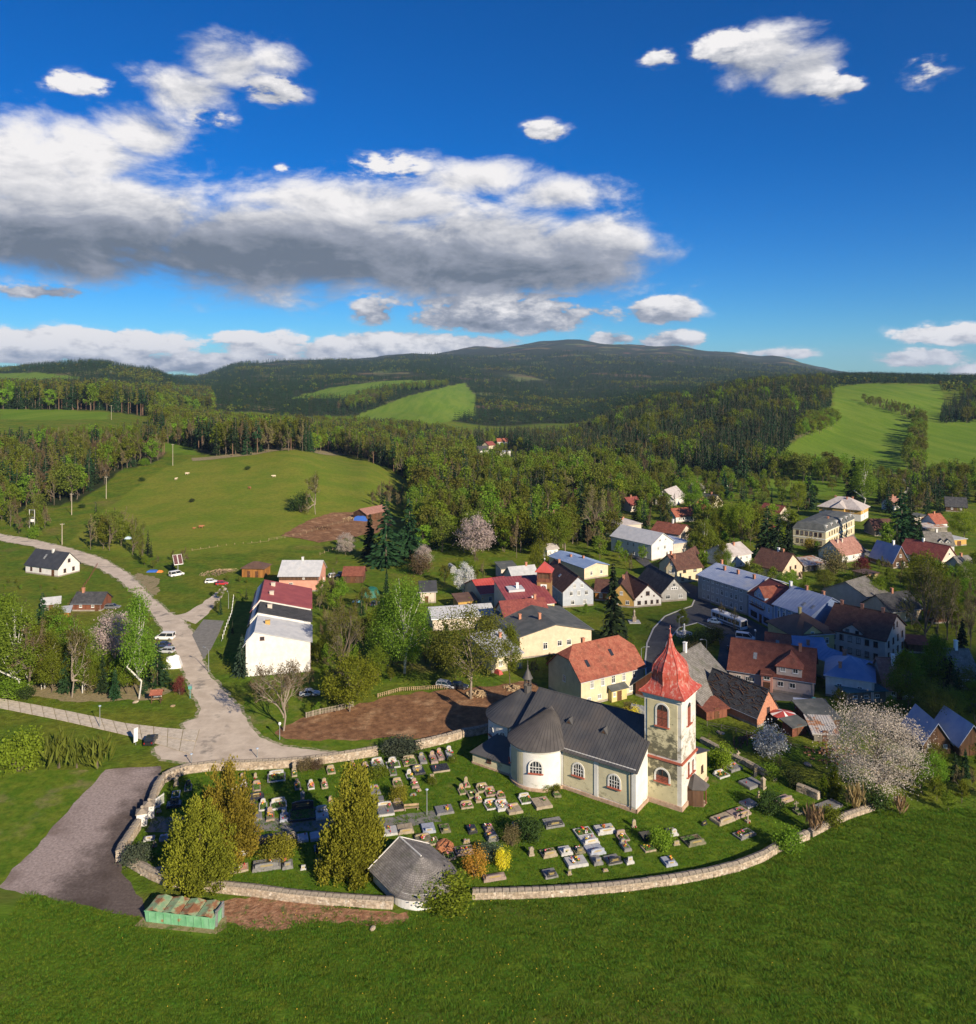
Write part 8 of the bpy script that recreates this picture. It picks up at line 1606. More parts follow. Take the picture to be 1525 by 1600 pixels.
def stuff_points(name, pts, meshes):
    """the rest of a wood as one object: geometry nodes set a tree on every point"""
    for vi, me_src in enumerate(meshes):
        sub = pts[vi::len(meshes)]
        if not len(sub): continue
        src = bpy.data.objects.new(name+'_source', me_src)
        A = np.array(sub); me = bpy.data.meshes.new(name); me.vertices.add(len(A)); me.vertices.foreach_set('co', A[:, :3].astype(np.float32).ravel())
        a = me.attributes.new('scl', 'FLOAT', 'POINT'); a.data.foreach_set('value', A[:, 3].astype(np.float32)); a = me.attributes.new('spin', 'FLOAT_VECTOR', 'POINT'); a.data.foreach_set('vector', np.stack([np.zeros(len(A)), np.zeros(len(A)), rg.uniform(0, 6.28, len(A))], 1).astype(np.float32).ravel())
        g = bpy.data.node_groups.new(name, 'GeometryNodeTree'); g.interface.new_socket('Geometry', in_out='INPUT', socket_type='NodeSocketGeometry'); g.interface.new_socket('Geometry', in_out='OUTPUT', socket_type='NodeSocketGeometry')
        i, o = g.nodes.new('NodeGroupInput'), g.nodes.new('NodeGroupOutput'); ip = g.nodes.new('GeometryNodeInstanceOnPoints'); oi = g.nodes.new('GeometryNodeObjectInfo'); oi.inputs['Object'].default_value = src; oi.inputs['As Instance'].default_value = True
        s = g.nodes.new('GeometryNodeInputNamedAttribute'); s.data_type = 'FLOAT'; s.inputs['Name'].default_value = 'scl'; r = g.nodes.new('GeometryNodeInputNamedAttribute'); r.data_type = 'FLOAT_VECTOR'; r.inputs['Name'].default_value = 'spin'
        e = g.nodes.new('FunctionNodeEulerToRotation'); g.links.new(r.outputs[0], e.inputs[0]); g.links.new(i.outputs[0], ip.inputs['Points']); g.links.new(oi.outputs['Geometry'], ip.inputs['Instance']); g.links.new(e.outputs[0], ip.inputs['Rotation']); g.links.new(s.outputs[0], ip.inputs['Scale']); g.links.new(ip.outputs[0], o.inputs[0])
        ob = put(name, me); m = ob.modifiers.new('instances', 'NODES'); m.node_group = g; tag(ob, kind='stuff')
def scatter():
    by = {}; reg = {}
    for t in SCAT:
        px, py = pr(t[1], t[2], t[3])
        if -40 < px < 1565: by.setdefault(t[0], []).append(t); reg.setdefault(t[5], []).append(t)
    Q = {n: [np.quantile([f(t) for t in L], (1/3, 2/3)) for f in (lambda t: t[1]/t[2], lambda t: t[2], lambda t: t[4])] for n, L in reg.items()}
    for k, L in by.items():
        L.sort(key=lambda t: t[2]/t[4]); lim = {'spruce': 250, 'leafy': 205, 'bare': 255, 'birch': 170, 'lime': 70, 'pine': 150}[k]
        for t in L[:lim]:
            near = t[2] < 300; q = Q[t[5]]; i0 = int(t[1]/t[2] > q[0][0])+int(t[1]/t[2] > q[0][1]); i1 = int(t[2] > q[1][0])+int(t[2] > q[1][1]); i2 = int(t[4] > q[2][0])+int(t[4] > q[2][1])
            pl = ('front left of ','front middle of ','front right of ','mid left of ','centre of ','mid right of ','back left of ','back middle of ','back right of ')[i1*3+i0]+t[5]
            lab = ('shorter ', 'middling ', 'taller ')[i2]+LAB[k].format('the '+pl)
            plant(k, (t[1], t[2], t[3]), t[4], lab, '%s in %s' % (PLUR[k], t[5]), far=not near)
        if len(L) > lim: stuff_points({'spruce':'spruce_wood','leafy':'leafy_wood','bare':'bare_wood','birch':'birch_wood','lime':'lime_green_wood','pine':'pine_wood'}[k], [(t[1], t[2], t[3], t[4]) for t in L[lim:]], FAR[k])
scatter()
def far_woods():
    n = 80000; t = rg.uniform(-.68, .68, n); Y = np.exp(rg.uniform(math.log(1250), math.log(5200), n)); X = t*Y; Z = tz(X, Y); px, py = pr(X, Y, Z); ok = np.ones(n, bool)
    for f in FIELDS: ok &= ~inpoly(px, py, f)
    ok &= ~((Y < 1450) & ~(inpoly(px, py, FOR_POLY[4]) | inpoly(px, py, FOR_POLY[2]) | (py < 612)))
    ok &= ~((rg.uniform(size=n) < .4) & (Y < 2000)); ok &= ~((np.sin(X*.0031+2)*np.sin(Y*.0023+1)+.6*np.sin(X*.0083+Y*.004) > .95) & (Y > 1800))
    patch = np.sin(X*.006+1)*np.sin(Y*.004)+.5*np.sin(X*.017+Y*.011); leaf = ok & (rg.uniform(size=n) < np.clip(.06+.5*(patch-.6), .02, .6)); sp = ok & ~leaf
    hh = rg.uniform(13, 21, n)*np.clip(Y/2500, 1, 1.5)
    A = np.stack([X, Y, Z-.5, hh], 1); stuff_points('far_spruce_wood', A[sp], TINY['spruce']); stuff_points('far_leafy_wood', A[leaf]*[1, 1, 1, .8], TINY['leafy'])
far_woods()
# ---- grass of the meadow and the lawn, dandelions
def grass():
    def tuft(n, h, w, lm):
        a = rg.uniform(0, 6.28, n); r = rg.uniform(0, .5, n); b = np.stack([r*np.cos(a)*w, r*np.sin(a)*w, np.zeros(n)], 1); tip = b+np.stack([np.cos(a)*w*.5*rg.uniform(.2, 1, n), np.sin(a)*w*.5*rg.uniform(.2, 1, n), h*rg.uniform(.6, 1, n)], 1); s = np.stack([-np.sin(a), np.cos(a), a*0], 1)*.05*w
        V = np.stack([b-s, b+s, tip], 1).reshape(-1, 3); return np_mesh('tuft', V, np.arange(3*n).reshape(n, 3), [lm])
    big = [tuft(16, .24, .9, L_GRASS) for _ in range(3)]; low = [tuft(12, .16, .55, L_GRASS) for _ in range(2)]
    fp = [at(*p) for p in FIELD_PX]; fpoly = [(p.x, p.y) for p in fp]; bare = [[(at(*q).x, at(*q).y) for q in pl] for pl in ([(335,1408),(400,1398),(470,1404),(530,1414),(500,1436),(450,1450),(400,1452),(350,1442)], [(455,1418),(560,1420),(640,1424),(640,1440),(560,1444),(480,1440)], [(215,1440),(225,1436),(330,1446),(350,1462),(330,1466),(205,1448)])]; lp = [at(*p) for p in LAWN_PX]; lpoly = [(p.x, p.y) for p in lp]
    n = 62000; Y = rg.uniform(84, 132, n); X = rg.uniform(-62, 78, n); keep = inpoly(X, Y, fpoly) & (np.abs(X) < Y*.63+2); hit = sum(inpoly(X, Y, b) for b in bare) > 0; keep &= ~(hit & (rg.uniform(size=n) < .9)); m = np.sin(X*.7+Y*.3)*np.sin(Y*.9-X*.2)+rg.normal(size=n)*.6
    A = np.stack([X, Y, np.zeros(n), np.clip(.85+.25*m, .4, 1.5)], 1)[keep]; stuff_points('meadow_grass', A, big)
    n = 30000; Y = rg.uniform(104, 160, n); X = rg.uniform(-58, 66, n); keep = inpoly(X, Y, lpoly); A = np.stack([X, Y, np.zeros(n)+.01, rg.uniform(.6, 1.5, n)], 1)[keep]; stuff_points('lawn_grass', A, low)
    d = MB(); d.rbox((0, 0, .3), (.12, .12, .06)); dm = d.mesh('dandelion', FLW[1]); n = 420; Y = rg.uniform(86, 128, n); X = rg.normal(-4, 18, n); keep = inpoly(X, Y, fpoly); stuff_points('dandelions', np.stack([X, Y, np.zeros(n), rg.uniform(.35, .75, n)], 1)[keep], [dm])
grass()
# ------------------------------------------------------------------ vehicles
TYRE = mat('tyre_rubber', (.02,.02,.02), rough=.9); RIMM = mat('wheel_rim', (.35,.35,.36), rough=.35, metal=.7); CGL = mat('car_glass', (.02,.025,.03), rough=.05, spec=.7); LAMPW = mat('headlamp', (.6,.6,.58), rough=.1, spec=.6); LAMPR = mat('tail_lamp', (.35,.01,.01), rough=.2)
PAINT = {}
def paint(n, c): return mat('car_paint_'+n, c, rough=.28, spec=.5)
CP = {'black': paint('black', (.02,.021,.024)), 'white': paint('white', (.72,.72,.71)), 'silver': paint('silver', (.42,.44,.47)), 'red': paint('red', (.42,.03,.035)), 'blue': paint('blue', (.06,.11,.30)), 'dblue': paint('dark_blue', (.025,.04,.09)), 'grey': paint('grey', (.14,.145,.15)), 'lblue': paint('light_blue', (.25,.36,.52))}
def loft(mb, secs, m=0):
    """secs: list of (x, [(y, z)...]) closed rings"""
    n = len(secs[0][1]); o = len(mb.v)
    for x, ring in secs: mb.v += [(x, y, z) for y, z in ring]
    for i in range(len(secs)-1):
        for k in range(n): mb.f.append((o+i*n+k, o+i*n+(k+1) % n, o+(i+1)*n+(k+1) % n, o+(i+1)*n+k)); mb.m.append(m)
    mb.f.append(tuple(o+k for k in reversed(range(n)))); mb.m.append(m); mb.f.append(tuple(o+(len(secs)-1)*n+k for k in range(n))); mb.m.append(m)
CARM = {}
def car_meshes(kind):
    if kind in CARM: return CARM[kind]
    van = kind in ('van',); L, Wd, Hh = {'van': (4.9,1.95,1.95), 'estate': (4.5,1.75,1.48), 'hatch': (4.0,1.7,1.48), 'saloon': (4.4,1.75,1.42)}[kind]
    w = Wd/2; zb = .28; zs = .88 if not van else 1.05
    def ring(hw, z0, z1, tuck=.06): return [(-hw+tuck, z0), (hw-tuck, z0), (hw, z0+.18), (hw, z1-.12), (hw-.07, z1), (-hw+.07, z1), (-hw, z1-.12), (-hw, z0+.18)]
    b = MB(); hl = L/2
    loft(b, [(-hl, ring(w*.88, zb+.1, zs-.1)), (-hl+.12, ring(w*.97, zb, zs-.02)), (-hl*.5, ring(w, zb-.04, zs)), (hl*.3, ring(w, zb-.04, zs)), (hl*.62, ring(w*.98, zb-.04, zs-.05 if not van else zs-.02)), (hl-.15, ring(w*.93, zb, zs-.22)), (hl, ring(w*.82, zb+.1, zs-.34))])
    body = b.mesh('body', CP['white'])
    x0, x1, r0, r1 = {'van': (-hl+.03, hl*.66, -hl+.1, hl*.30), 'estate': (-hl+.1, hl*.42, -hl+.4, hl*.10), 'hatch': (-hl+.1, hl*.45, -hl+.5, hl*.12), 'saloon': (-hl*.72, hl*.40, -hl*.42, hl*.10)}[kind]
    c = MB(); wt = w*.80; c.add([(x0,-w+.05,zs-.01),(x1,-w+.05,zs-.01),(x1,w-.05,zs-.01),(x0,w-.05,zs-.01),(r0,-wt,Hh-.04),(r1,-wt,Hh-.04),(r1,wt,Hh-.04),(r0,wt,Hh-.04)], [(0,1,5,4),(1,2,6,5),(2,3,7,6),(3,0,4,7)]); glass = c.mesh('window', CGL)
    t = MB(); t.slab([(r0-.06,-wt-.02,Hh-.02),(r1+.06,-wt-.02,Hh-.02),(r1+.06,wt+.02,Hh-.02),(r0-.06,wt+.02,Hh-.02),(r0+.3,0,Hh+.03),(r1-.3,0,Hh+.03)], [(0,1,5,4),(1,2,5),(2,3,4,5),(3,0,4)], .07)
    for sy in (-1, 1):
        for (xa, xb, wd) in ((x1, r1, .09), (x0, r0, .12), ((x0+x1)/2-.1, (r0+r1)/2-.05, .09)): t.tube([(xa, sy*(w-.05), zs), (xb, sy*wt, Hh-.04)], wd*.5, 4)
    roof = t.mesh('roof', CP['white'])
    wm_ = MB(); wm_.lathe([(0,-.1),(.31,-.1),(.33,-.06),(.33,.06),(.31,.1),(0,.1)], 12); wv = [(x, z, y) for x, y, z in wm_.v]; wm_.v = wv; wheel = wm_.mesh('wheel', TYRE); rm = MB(); rm.lathe([(0,-.115),(.2,-.115),(.2,.115),(0,.115)], 10); rm.v = [(x, z, y) for x, y, z in rm.v]; rim = rm.mesh('rim', RIMM)
    hd = MB(); hd.box(-.04,-.16,-.07,.06,.16,.07); head = hd.mesh('headlight', LAMPW); tl = MB(); tl.box(-.06,-.1,-.12,.04,.1,.12); tail = tl.mesh('tail_light', LAMPR)
    CARM[kind] = (body, glass, roof, wheel, rim, head, tail, L, Wd, zs); return CARM[kind]
COLM = {}
def recolour(me, col):
    k = (me.name, col)
    if k not in COLM: m2 = me.copy(); m2.materials[0] = CP[col]; COLM[k] = m2
    return COLM[k]
def car(px, py, deg, kind, col, label, group=None):
    p = at(px, py); body, glass, roof, wheel, rim, head, tail, L, Wd, zs = car_meshes(kind); T = thing('parked_car' if kind != 'van' else 'parked_van', label, 'van' if kind == 'van' else 'car', (p.x, p.y, p.z+.02), R(deg), group)
    put('body', recolour(body, col), T); put('window', glass, T); put('roof', recolour(roof, col), T)
    for sx_ in (-1, 1):
        for sy in (-1, 1): w = put('wheel', wheel, T, (sx_*L*.31, sy*(Wd/2-.1), .33)); put('rim', rim, w)
    for sy in (-1, 1): put('headlight', head, T, (L/2-.08, sy*Wd*.31, zs-.28)); put('tail_light', tail, T, (-L/2+.06, sy*Wd*.38, zs-.12))
    return T
for a in [(236,1160,98,'saloon','black','black saloon parked on the slab road beside the tilted board'),(258,999,178,'van','white','white van with yellow stripe under the roadside trees'),(253,1011,176,'saloon','dblue','dark blue car between the striped van and silver car'),(259,1020,175,'estate','silver','silver estate car at the grove edge by the road'),
  (276,900,48,'van','white','white van on the grass below the solar panel'),(330,911,15,'hatch','white','small white car at the top of the side track'),(347,914,10,'hatch','red','red hatchback at the end of the side track'),(176,951,5,'estate','grey','dark grey car beside the brown cabin'),
  (484,1087,8,'saloon','silver','silver car half hidden behind the hedge corner'),(522,902,35,'hatch','white','white car behind the brown shed'),(536,900,10,'hatch','black','black car beside the white one behind the brown shed'),(697,1074,-20,'estate','silver','silver grey estate car at the edge of the bare plot'),(718,1076,-8,'hatch','black','black car next to the silver grey estate'),
  (1118,974,-28,'saloon','lblue','light blue car on the square near the bus'),(1133,970,-28,'hatch','black','dark car right of the light blue one'),(1165,1000,-25,'van','white','white minivan parked on the square'),(1146,1017,100,'saloon','dblue','dark blue car behind the red roofed villa'),(1150,1030,95,'hatch','grey','grey car below the dark blue one on the square'),
  (1176,1081,-5,'estate','blue','blue estate car in front of the villa entrance'),(1108,995,60,'hatch','black','black car beside the island shrubbery'),(1207,826,5,'hatch','red','small red car before the white extension'),(586,946,70,'hatch','dblue','dark car below the green marquee'),(1052,1044,75,'hatch','silver','silver car behind the church tower')]:
    car(*a)
def stripe():
    pass
def bus():
    p = at(1139, 977); T = thing('bus', 'white and grey bus standing before the long blue roofed house', 'bus', (p.x, p.y, .02), R(-63)); L, w, h = 11.5, 1.25, 3.1
    b = MB(); loft(b, [(-L/2, [(-w+.1,.35),(w-.1,.35),(w,.5),(w,h-.25),(w-.2,h),(-w+.2,h),(-w,h-.25),(-w,.5)]), (L/2-.2, [(-w+.1,.35),(w-.1,.35),(w,.5),(w,h-.25),(w-.2,h),(-w+.2,h),(-w,h-.25),(-w,.5)]), (L/2, [(-w+.15,.4),(w-.15,.4),(w-.05,.5),(w-.05,h-.35),(w-.25,h-.12),(-w+.25,h-.12),(-w+.05,h-.35),(-w+.05,.5)])]); b.build('body', CP['white'], T)
    for sy in (-1, 1):
        for i in range(7): q = MB(); x = -L/2+.5+i*1.5; q.box(x, sy*w-.02, 1.45, x+1.35, sy*w+.02, 2.5); q.build('window', CGL, T)
        s = MB(); s.box(-L/2+.1, sy*w-.025, .55, L/2-.3, sy*w+.025, 1.1); s.build('side_panel', CP['grey'], T)
    q = MB(); q.box(L/2-.03, -w+.15, 1.2, L/2+.03, w-.15, 2.6); q.build('windscreen', CGL, T)
    for x in (-L*.3, L*.32):
        for sy in (-1, 1): wv = put('wheel', car_meshes('van')[3], T, (x, sy*(w-.12), .45), scale=1.35); put('rim', car_meshes('van')[4], wv)
    for x, l in ((-2.8,1.8),(1.2,2.2)): q = MB(); q.box(x, -.7, h-.02, x+l, .7, h+.22); q.build('roof_unit', CP['silver'], T)
    for sy in (-1, 1): put('headlight', car_meshes('van')[5], T, (L/2+.0, sy*.85, .75))
bus()
# ------------------------------------------------------------------ lamps, poles, signs
POLEM = mat('lamp_pole', (.30,.32,.33), rough=.5, metal=.4); GLOBE = mat('lamp_globe', (.72,.72,.70), rough=.2); TURQ = mat('turquoise_paint', (.10,.30,.28), rough=.5); WOODP = mat('pole_wood', (.34,.29,.22), (.42,.36,.28), sc=3, rough=.95)
def lamp(px, py, h, kind, lab, ang=0):
    p = at(px, py); T = thing('street_lamp', lab, 'lamp', p, R(ang)); mb = MB(); mb.tube([(0,0,-.1),(0,0,h)], [.09,.055], 7); mb.build('post', POLEM if kind != 'turq' else TURQ, T)
    if kind == 'arm': mb = MB(); mb.tube([(0,0,h-.1),(.5,0,h+.25),(1.4,0,h+.35)], .04, 5); a = mb.build('arm', POLEM, T); mb = MB(); mb.box(1.2,-.15,h+.27,1.95,.15,h+.42); mb.build('lamp_head', METAL, a)
    elif kind == 'globe': mb = MB(); mb.lathe([(0,0),(.22,.1),(.3,.32),(.22,.54),(0,.62)], 10, (0,0,h)); mb.build('lamp_globe', GLOBE, T, smooth=True); mb = MB(); mb.lathe([(.12,0),(.15,.05),(.12,.1)], 8, (0,0,h-.1)); mb.build('collar', POLEM, T)
    elif kind == 'flat': mb = MB(); mb.lathe([(.08,0),(.26,.08),(.27,.14),(.16,.22),(0,.25)], 8, (0,0,h)); mb.build('lamp_head', mat('blue_white_enamel', (.35,.42,.52), rough=.35), T); mb = MB(); mb.lathe([(0,-.04),(.14,-.02),(.16,.06)], 8, (0,0,h)); mb.build('lamp_glass', GLOBE, T)
    else: mb = MB(); mb.box(-.35,-.2,h-.6,.35,.2,h+.2); mb.build('box', TURQ, T); mb = MB(); mb.slab([(-.45,-.3,h+.2),(.45,-.3,h+.2),(.45,.3,h+.2),(-.45,.3,h+.2),(0,0,h+.45)], [(0,1,4),(1,2,4),(2,3,4),(3,0,4)], .06); mb.build('cap', METAL, T)
lamp(326,1050,5.2,'arm','street lamp with curved arm at the widening of the road',150); lamp(156,1137,4.2,'flat','street lamp at the slab road left of the tilted board'); lamp(297,1091,2.6,'turq','turquoise box on a post at the grass corner by the road')
lamp(437,1156,2.8,'globe','short lamp with white globe at the corner of the bare plot'); lamp(667,1274,4.0,'flat','lamp post at the end of the churchyard path'); lamp(299,1194,1.7,'flat','lamp at the rear churchyard wall, left part'); lamp(402,1184,1.6,'flat','white lamp head at the rear wall beside the road')
lamp(943,1002,5.5,'arm','street lamp on the green beside the tall spruce',20); lamp(1002,1042,4.5,'arm','street lamp behind the yellow rectory',0); lamp(1061,1000,5.5,'arm','street lamp beside the fountain island',40); lamp(965,848,5.5,'arm','street lamp below the pinkish cube house',60); lamp(357,951,4.5,'arm','lamp pole beside the gateposts of the terraced gardens',120); lamp(1104,1022,3.5,'arm','thin lamp on the island lawn',200); lamp(1180,1008,3.5,'globe','dark lamp on the square before the red wing')
def pole(px, py, h, lab, arms=True):
    p = at(px, py); T = thing('utility_pole', lab, 'pole', p, R(20)); mb = MB(); mb.tube([(0,0,-.3),(0,0,h)], [.19,.13], 7); mb.build('post', WOODP, T)
    if arms:
        mb = MB(); mb.box(-.8,-.06,h-.5,.8,.06,h-.38); a = mb.build('crossarm', WOODP, T)
        for x in (-.7,0,.7): mb = MB(); mb.lathe([(.03,0),(.07,.05),(.05,.2),(0,.22)], 6, (x,0,h-.38)); mb.build('insulator', GLOBE, a)
pole(270,728,14,'tall pale pole on the ridge of the pasture'); pole(112,805,10.5,'white pole on the slope above the cottage'); pole(166,780,12,'pole before the brown trees on the pasture edge'); pole(97,852,9,'leaning pole beside the lane trees'); pole(174,656,15,'far pole at the corner of the upper field'); pole(638,842,9,'pole beside the gardens below the pasture',False); pole(1148,745,11,'pole in the right field above the villa',False)
def transformer():
    p = at(50, 826); T = thing('transformer_pole', 'pale twin pole transformer station above the lane', 'transformer', p, R(-10))
    for x in (-1.3, 1.3): mb = MB(); mb.tube([(x,0,-.3),(x,0,8.6)], .16, 6); mb.build('post', mat('pale_concrete', (.46,.45,.42), rough=.9), T)
    for z in (8.3, 5.0, 2.9): mb = MB(); mb.box(-1.5,-.12,z,1.5,.12,z+.22); mb.build('crossbeam', METAL, T)
    mb = MB(); mb.box(-.8,-.5,3.12,.8,.5,4.3); b = mb.build('transformer_tank', GLOBE, T)
    for x in (-.7,0,.7): mb = MB(); mb.lathe([(.05,0),(.12,.1),(.06,.25),(.12,.4),(.06,.6),(.0,.62)], 7, (x,0,6.9)); mb.tube([(x,0,7.4),(x,0,8.3)], .03, 4); mb.build('insulator', TYRE, T)
transformer()
def board():
    p = at(212, 1164); T = thing('notice_board', 'tall tilted white board on a post beside the black car', 'sign', p, R(62)); mb = MB(); mb.tube([(0,0,-.2),(0,0,1.6)], .06, 6); mb.build('post', POLEM, T)
    mb = MB(); mb.box(-.42,-.07,.6,.42,.07,3.2); b = mb.build('panel', CP['white'], T); mb = MB(); mb.box(-.36,.075,.75,.36,.09,3.1); mb.build('panel_face', mat('dark_panel', (.05,.055,.06), rough=.4), b)
board()
def solar():
    p = at(278, 897); T = thing('solar_panel', 'tilted solar panel rack on a pole above the white van', 'solar panel', p, R(35)); mb = MB(); mb.tube([(0,0,-.2),(0,0,4.6)], .12, 6); mb.build('post', POLEM, T); SOL = mat('solar_cells', (.09,.04,.04), (.13,.06,.055), sc=2, rough=.25, spec=.6)
    for i in range(2):
        mb = MB(); x0 = -1.5+1.55*i; mb.slab([(x0,-1.2,3.6),(x0+1.45,-1.2,3.6),(x0+1.45,1.4,6.6),(x0,1.4,6.6)], [(0,1,2,3)], .08); f = mb.build('panel', FRW, T); mb = MB(); mb.add([(x0+.1,-1.12,3.73),(x0+1.35,-1.12,3.73),(x0+1.35,1.32,6.54),(x0+.1,1.32,6.54)], [(0,1,2,3)]); mb.build('cells', SOL, f)
solar()
# ------------------------------------------------------------------ small buildings and yard things
def wayside():
    p = at(245, 1097); T = thing('wayside_shelter', 'small open timber shelter with red roof on the grass', 'shelter', p, R(8))
    for x in (-.9, .9):
        for y in (-.6, .6): mb = MB(); mb.box(x-.07,y-.07,0,x+.07,y+.07,2.0); mb.build('post', WOODB, T)
    mb = MB(); mb.slab([(-1.3,-1.1,1.9),(1.3,-1.1,1.9),(1.3,0,2.7),(-1.3,0,2.7),(1.3,1.1,1.9),(-1.3,1.1,1.9)], [(0,1,2,3),(3,2,4,5)], .1); me = mb.mesh('roof', T_RED); uvroof(me); put('roof', me, T)
    mb = MB(); mb.box(-.9,-.25,.65,.9,.25,.72); mb.build('table', WOODL, T); mb = MB(); mb.box(-.8,.5,.9,.8,.56,1.8); mb.build('board', FRW, T)
wayside()
def rock(px, py, s, lab, m=None, name='stone', cat='stone'):
    p = at(px, py); T = MB(); n = 8
    for i in range(5):
        for k in range(n): a = 6.283*k/n; f = math.sin(math.pi*(i+.6)/5.4); T.v.append((s*f*math.cos(a)*random.uniform(.8,1.15), s*.7*f*math.sin(a)*random.uniform(.8,1.15), s*.75*(i/4)-.1))
    for i in range(4):
        for k in range(n): T.f.append((i*n+k, i*n+(k+1)%n, (i+1)*n+(k+1)%n, (i+1)*n+k)); T.m.append(0)
    T.f.append(tuple(4*n+k for k in range(n))); T.m.append(0); o = T.build(name, m or M_RUB, loc=p, rz=random.random()*3); tag(o, lab, cat)
rock(212,1098,.7,'pale boulder on the grass left of the shelter'); rock(270,1104,.6,'brown tree stump on the grass corner',WOODL,'tree_stump','stump'); rock(582,1452,.55,'pale stone lying on the meadow below the wall'); rock(1262,1196,.8,'pale boulder on the shaded lawn'); rock(1127,1147,.7,'white boulder in the garden behind the church'); rock(1122,1144,.5,'smaller boulder in the garden behind the church')
def fountain():
    p = at(1069, 993); T = thing('fountain', 'round stone fountain with white figure on the island', 'fountain', p); mb = MB(); mb.lathe([(2.2,-.1),(2.2,.7),(1.9,.75),(1.85,.45),(0,.45)], 16); mb.build('basin', M_KERB, T); mb = MB(); mb.lathe([(.5,.4),(.4,1.2),(.6,1.4),(.25,1.5),(.22,2.6),(.3,2.9),(.12,3.2),(0,3.3)], 10); mb.build('column', GLOBE, T, smooth=True)
fountain()
def monument():
    p = at(991, 972); T = thing('monument', 'small stone monument column on the village green', 'monument', p); mb = MB(); mb.box(-1.6,-1.6,0,1.6,1.6,.2); mb.build('step', M_KERB, T); mb = MB(); mb.box(-.5,-.5,.2,.5,.5,1.6); mb.build('pedestal', M_RUB, T); mb = MB(); mb.lathe([(.3,1.6),(.25,2.6),(.35,3.0),(.2,3.3),(.18,3.5),(0,3.6)], 10); mb.build('figure', M_RUB, T, smooth=True)
monument()
def parasol():
    p = at(1224, 1134); T = thing('parasol', 'red and white star patterned parasol among the sheds', 'parasol', p, R(15)); mb = MB(); mb.tube([(0,0,0),(0,0,3.0)], .04, 6); mb.build('pole', FRW, T); n = 8
    for k in range(n):
        a0, a1 = 2*math.pi*k/n, 2*math.pi*(k+1)/n; am = (a0+a1)/2; r = 2.5
        for nm, m, tri in (('red_gore', S_RED, ((0,0,3.0),(r*math.cos(a0),r*math.sin(a0),2.3),(r*math.cos(am),r*math.sin(am),2.34))), ('white_gore' if k % 2 else 'red_gore', FRW if k % 2 else S_RED, ((0,0,3.0),(r*math.cos(am),r*math.sin(am),2.34),(r*math.cos(a1),r*math.sin(a1),2.3)))):
            mb = MB(); mb.slab(list(tri), [(0,1,2)], .03); mb.build(nm, m, T)
parasol()
def cow(px, py, s, col, rot, lab):
    p = at(px, py); T = thing('cow', lab, 'cow', p, R(rot)); C = mat('cow_'+col[0], col[1], rough=.9); b = MB()
    loft(b, [(-1.0*s, [(-.12*s,.85*s),(.12*s,.85*s),(.2*s,1.1*s),(.1*s,1.32*s),(-.1*s,1.32*s),(-.2*s,1.1*s)]), (-.7*s, [(-.25*s,.65*s),(.25*s,.65*s),(.34*s,1.05*s),(.2*s,1.4*s),(-.2*s,1.4*s),(-.34*s,1.05*s)]), (0, [(-.28*s,.55*s),(.28*s,.55*s),(.38*s,1.0*s),(.2*s,1.36*s),(-.2*s,1.36*s),(-.38*s,1.0*s)]), (.65*s, [(-.22*s,.6*s),(.22*s,.6*s),(.3*s,1.0*s),(.18*s,1.4*s),(-.18*s,1.4*s),(-.3*s,1.0*s)]), (.95*s, [(-.12*s,.85*s),(.12*s,.85*s),(.17*s,1.05*s),(.1*s,1.35*s),(-.1*s,1.35*s),(-.17*s,1.05*s)]), (1.25*s, [(-.1*s,1.0*s),(.1*s,1.0*s),(.13*s,1.15*s),(.1*s,1.4*s),(-.1*s,1.4*s),(-.13*s,1.15*s)]), (1.6*s, [(-.08*s,.8*s),(.08*s,.8*s),(.1*s,.92*s),(.07*s,1.12*s),(-.07*s,1.12*s),(-.1*s,.92*s)])])
    for x in (-.72, .6):
        for y in (-.2, .2): b.tube([(x*s,y*s,.75*s),((x-.04)*s,y*s,.4*s),(x*s,y*s,0)], [.13*s,.08*s,.06*s], 6)
    b.tube([(-1.0*s,0,1.25*s),(-1.12*s,0,.9*s),(-1.1*s,0,.5*s)], [.04*s,.03*s,.05*s], 5); b.build('body', C, T)
for i, (px, py, c, r, l) in enumerate([(292,742,0,10,'cream cow on the top of the pasture, left one'),(275,751,0,70,'smaller cream cow facing away left of the others'),(428,747,0,200,'cream cow on the upper right pasture'),(314,826,1,5,'brown cow alone on the lower pasture'),(303,827,1,15,'brown calf lying close to the lone brown cow'),(390,765,1,150,'small brown cow in the middle of the pasture')]):
    cow(px, py, 1.0 if 'calf' not in l else .6, [('cream', (.55,.45,.32)), ('brown', (.30,.13,.06))][c], r, l)
# fences: posts with rails, palings round the hedge corner
def fence(px, label, h=1.1, sp=2.4, m=None, rails=2, paling=0):
    Q = [at(*q) for q in px]; c = Q[0]; T = thing('fence', label, 'fence', c); m = m or WOODL; pm = MB(); pm.box(-.06,-.06,-.3,.06,.06,h); pme = pm.mesh('post', m); al = MB(); al.box(-.07,-.015,.05,.07,.015,h*.96); pal = al.mesh('paling', m)
    for a, b in zip(Q, Q[1:]):
        L = (b-a).length; n = max(1, round(L/sp)); an = math.atan2(b.y-a.y, b.x-a.x)
        for i in range(n): put('post', pme, T, a.lerp(b, i/n)-c, an)
        for r_ in range(rails): mb = MB(); z = h*(.45+.45*r_/max(1, rails-1)); A, B = a-c+Vector((0,0,z)), b-c+Vector((0,0,z)); mb.tube([A, B], .04, 4); mb.build('rail', m, T)
        if paling:
            k = int(L/paling)
            for i in range(k): put('paling', pal, T, a.lerp(b, (i+.5)/k)-c+Vector((math.sin(an), -math.cos(an), 0))*.08, an)
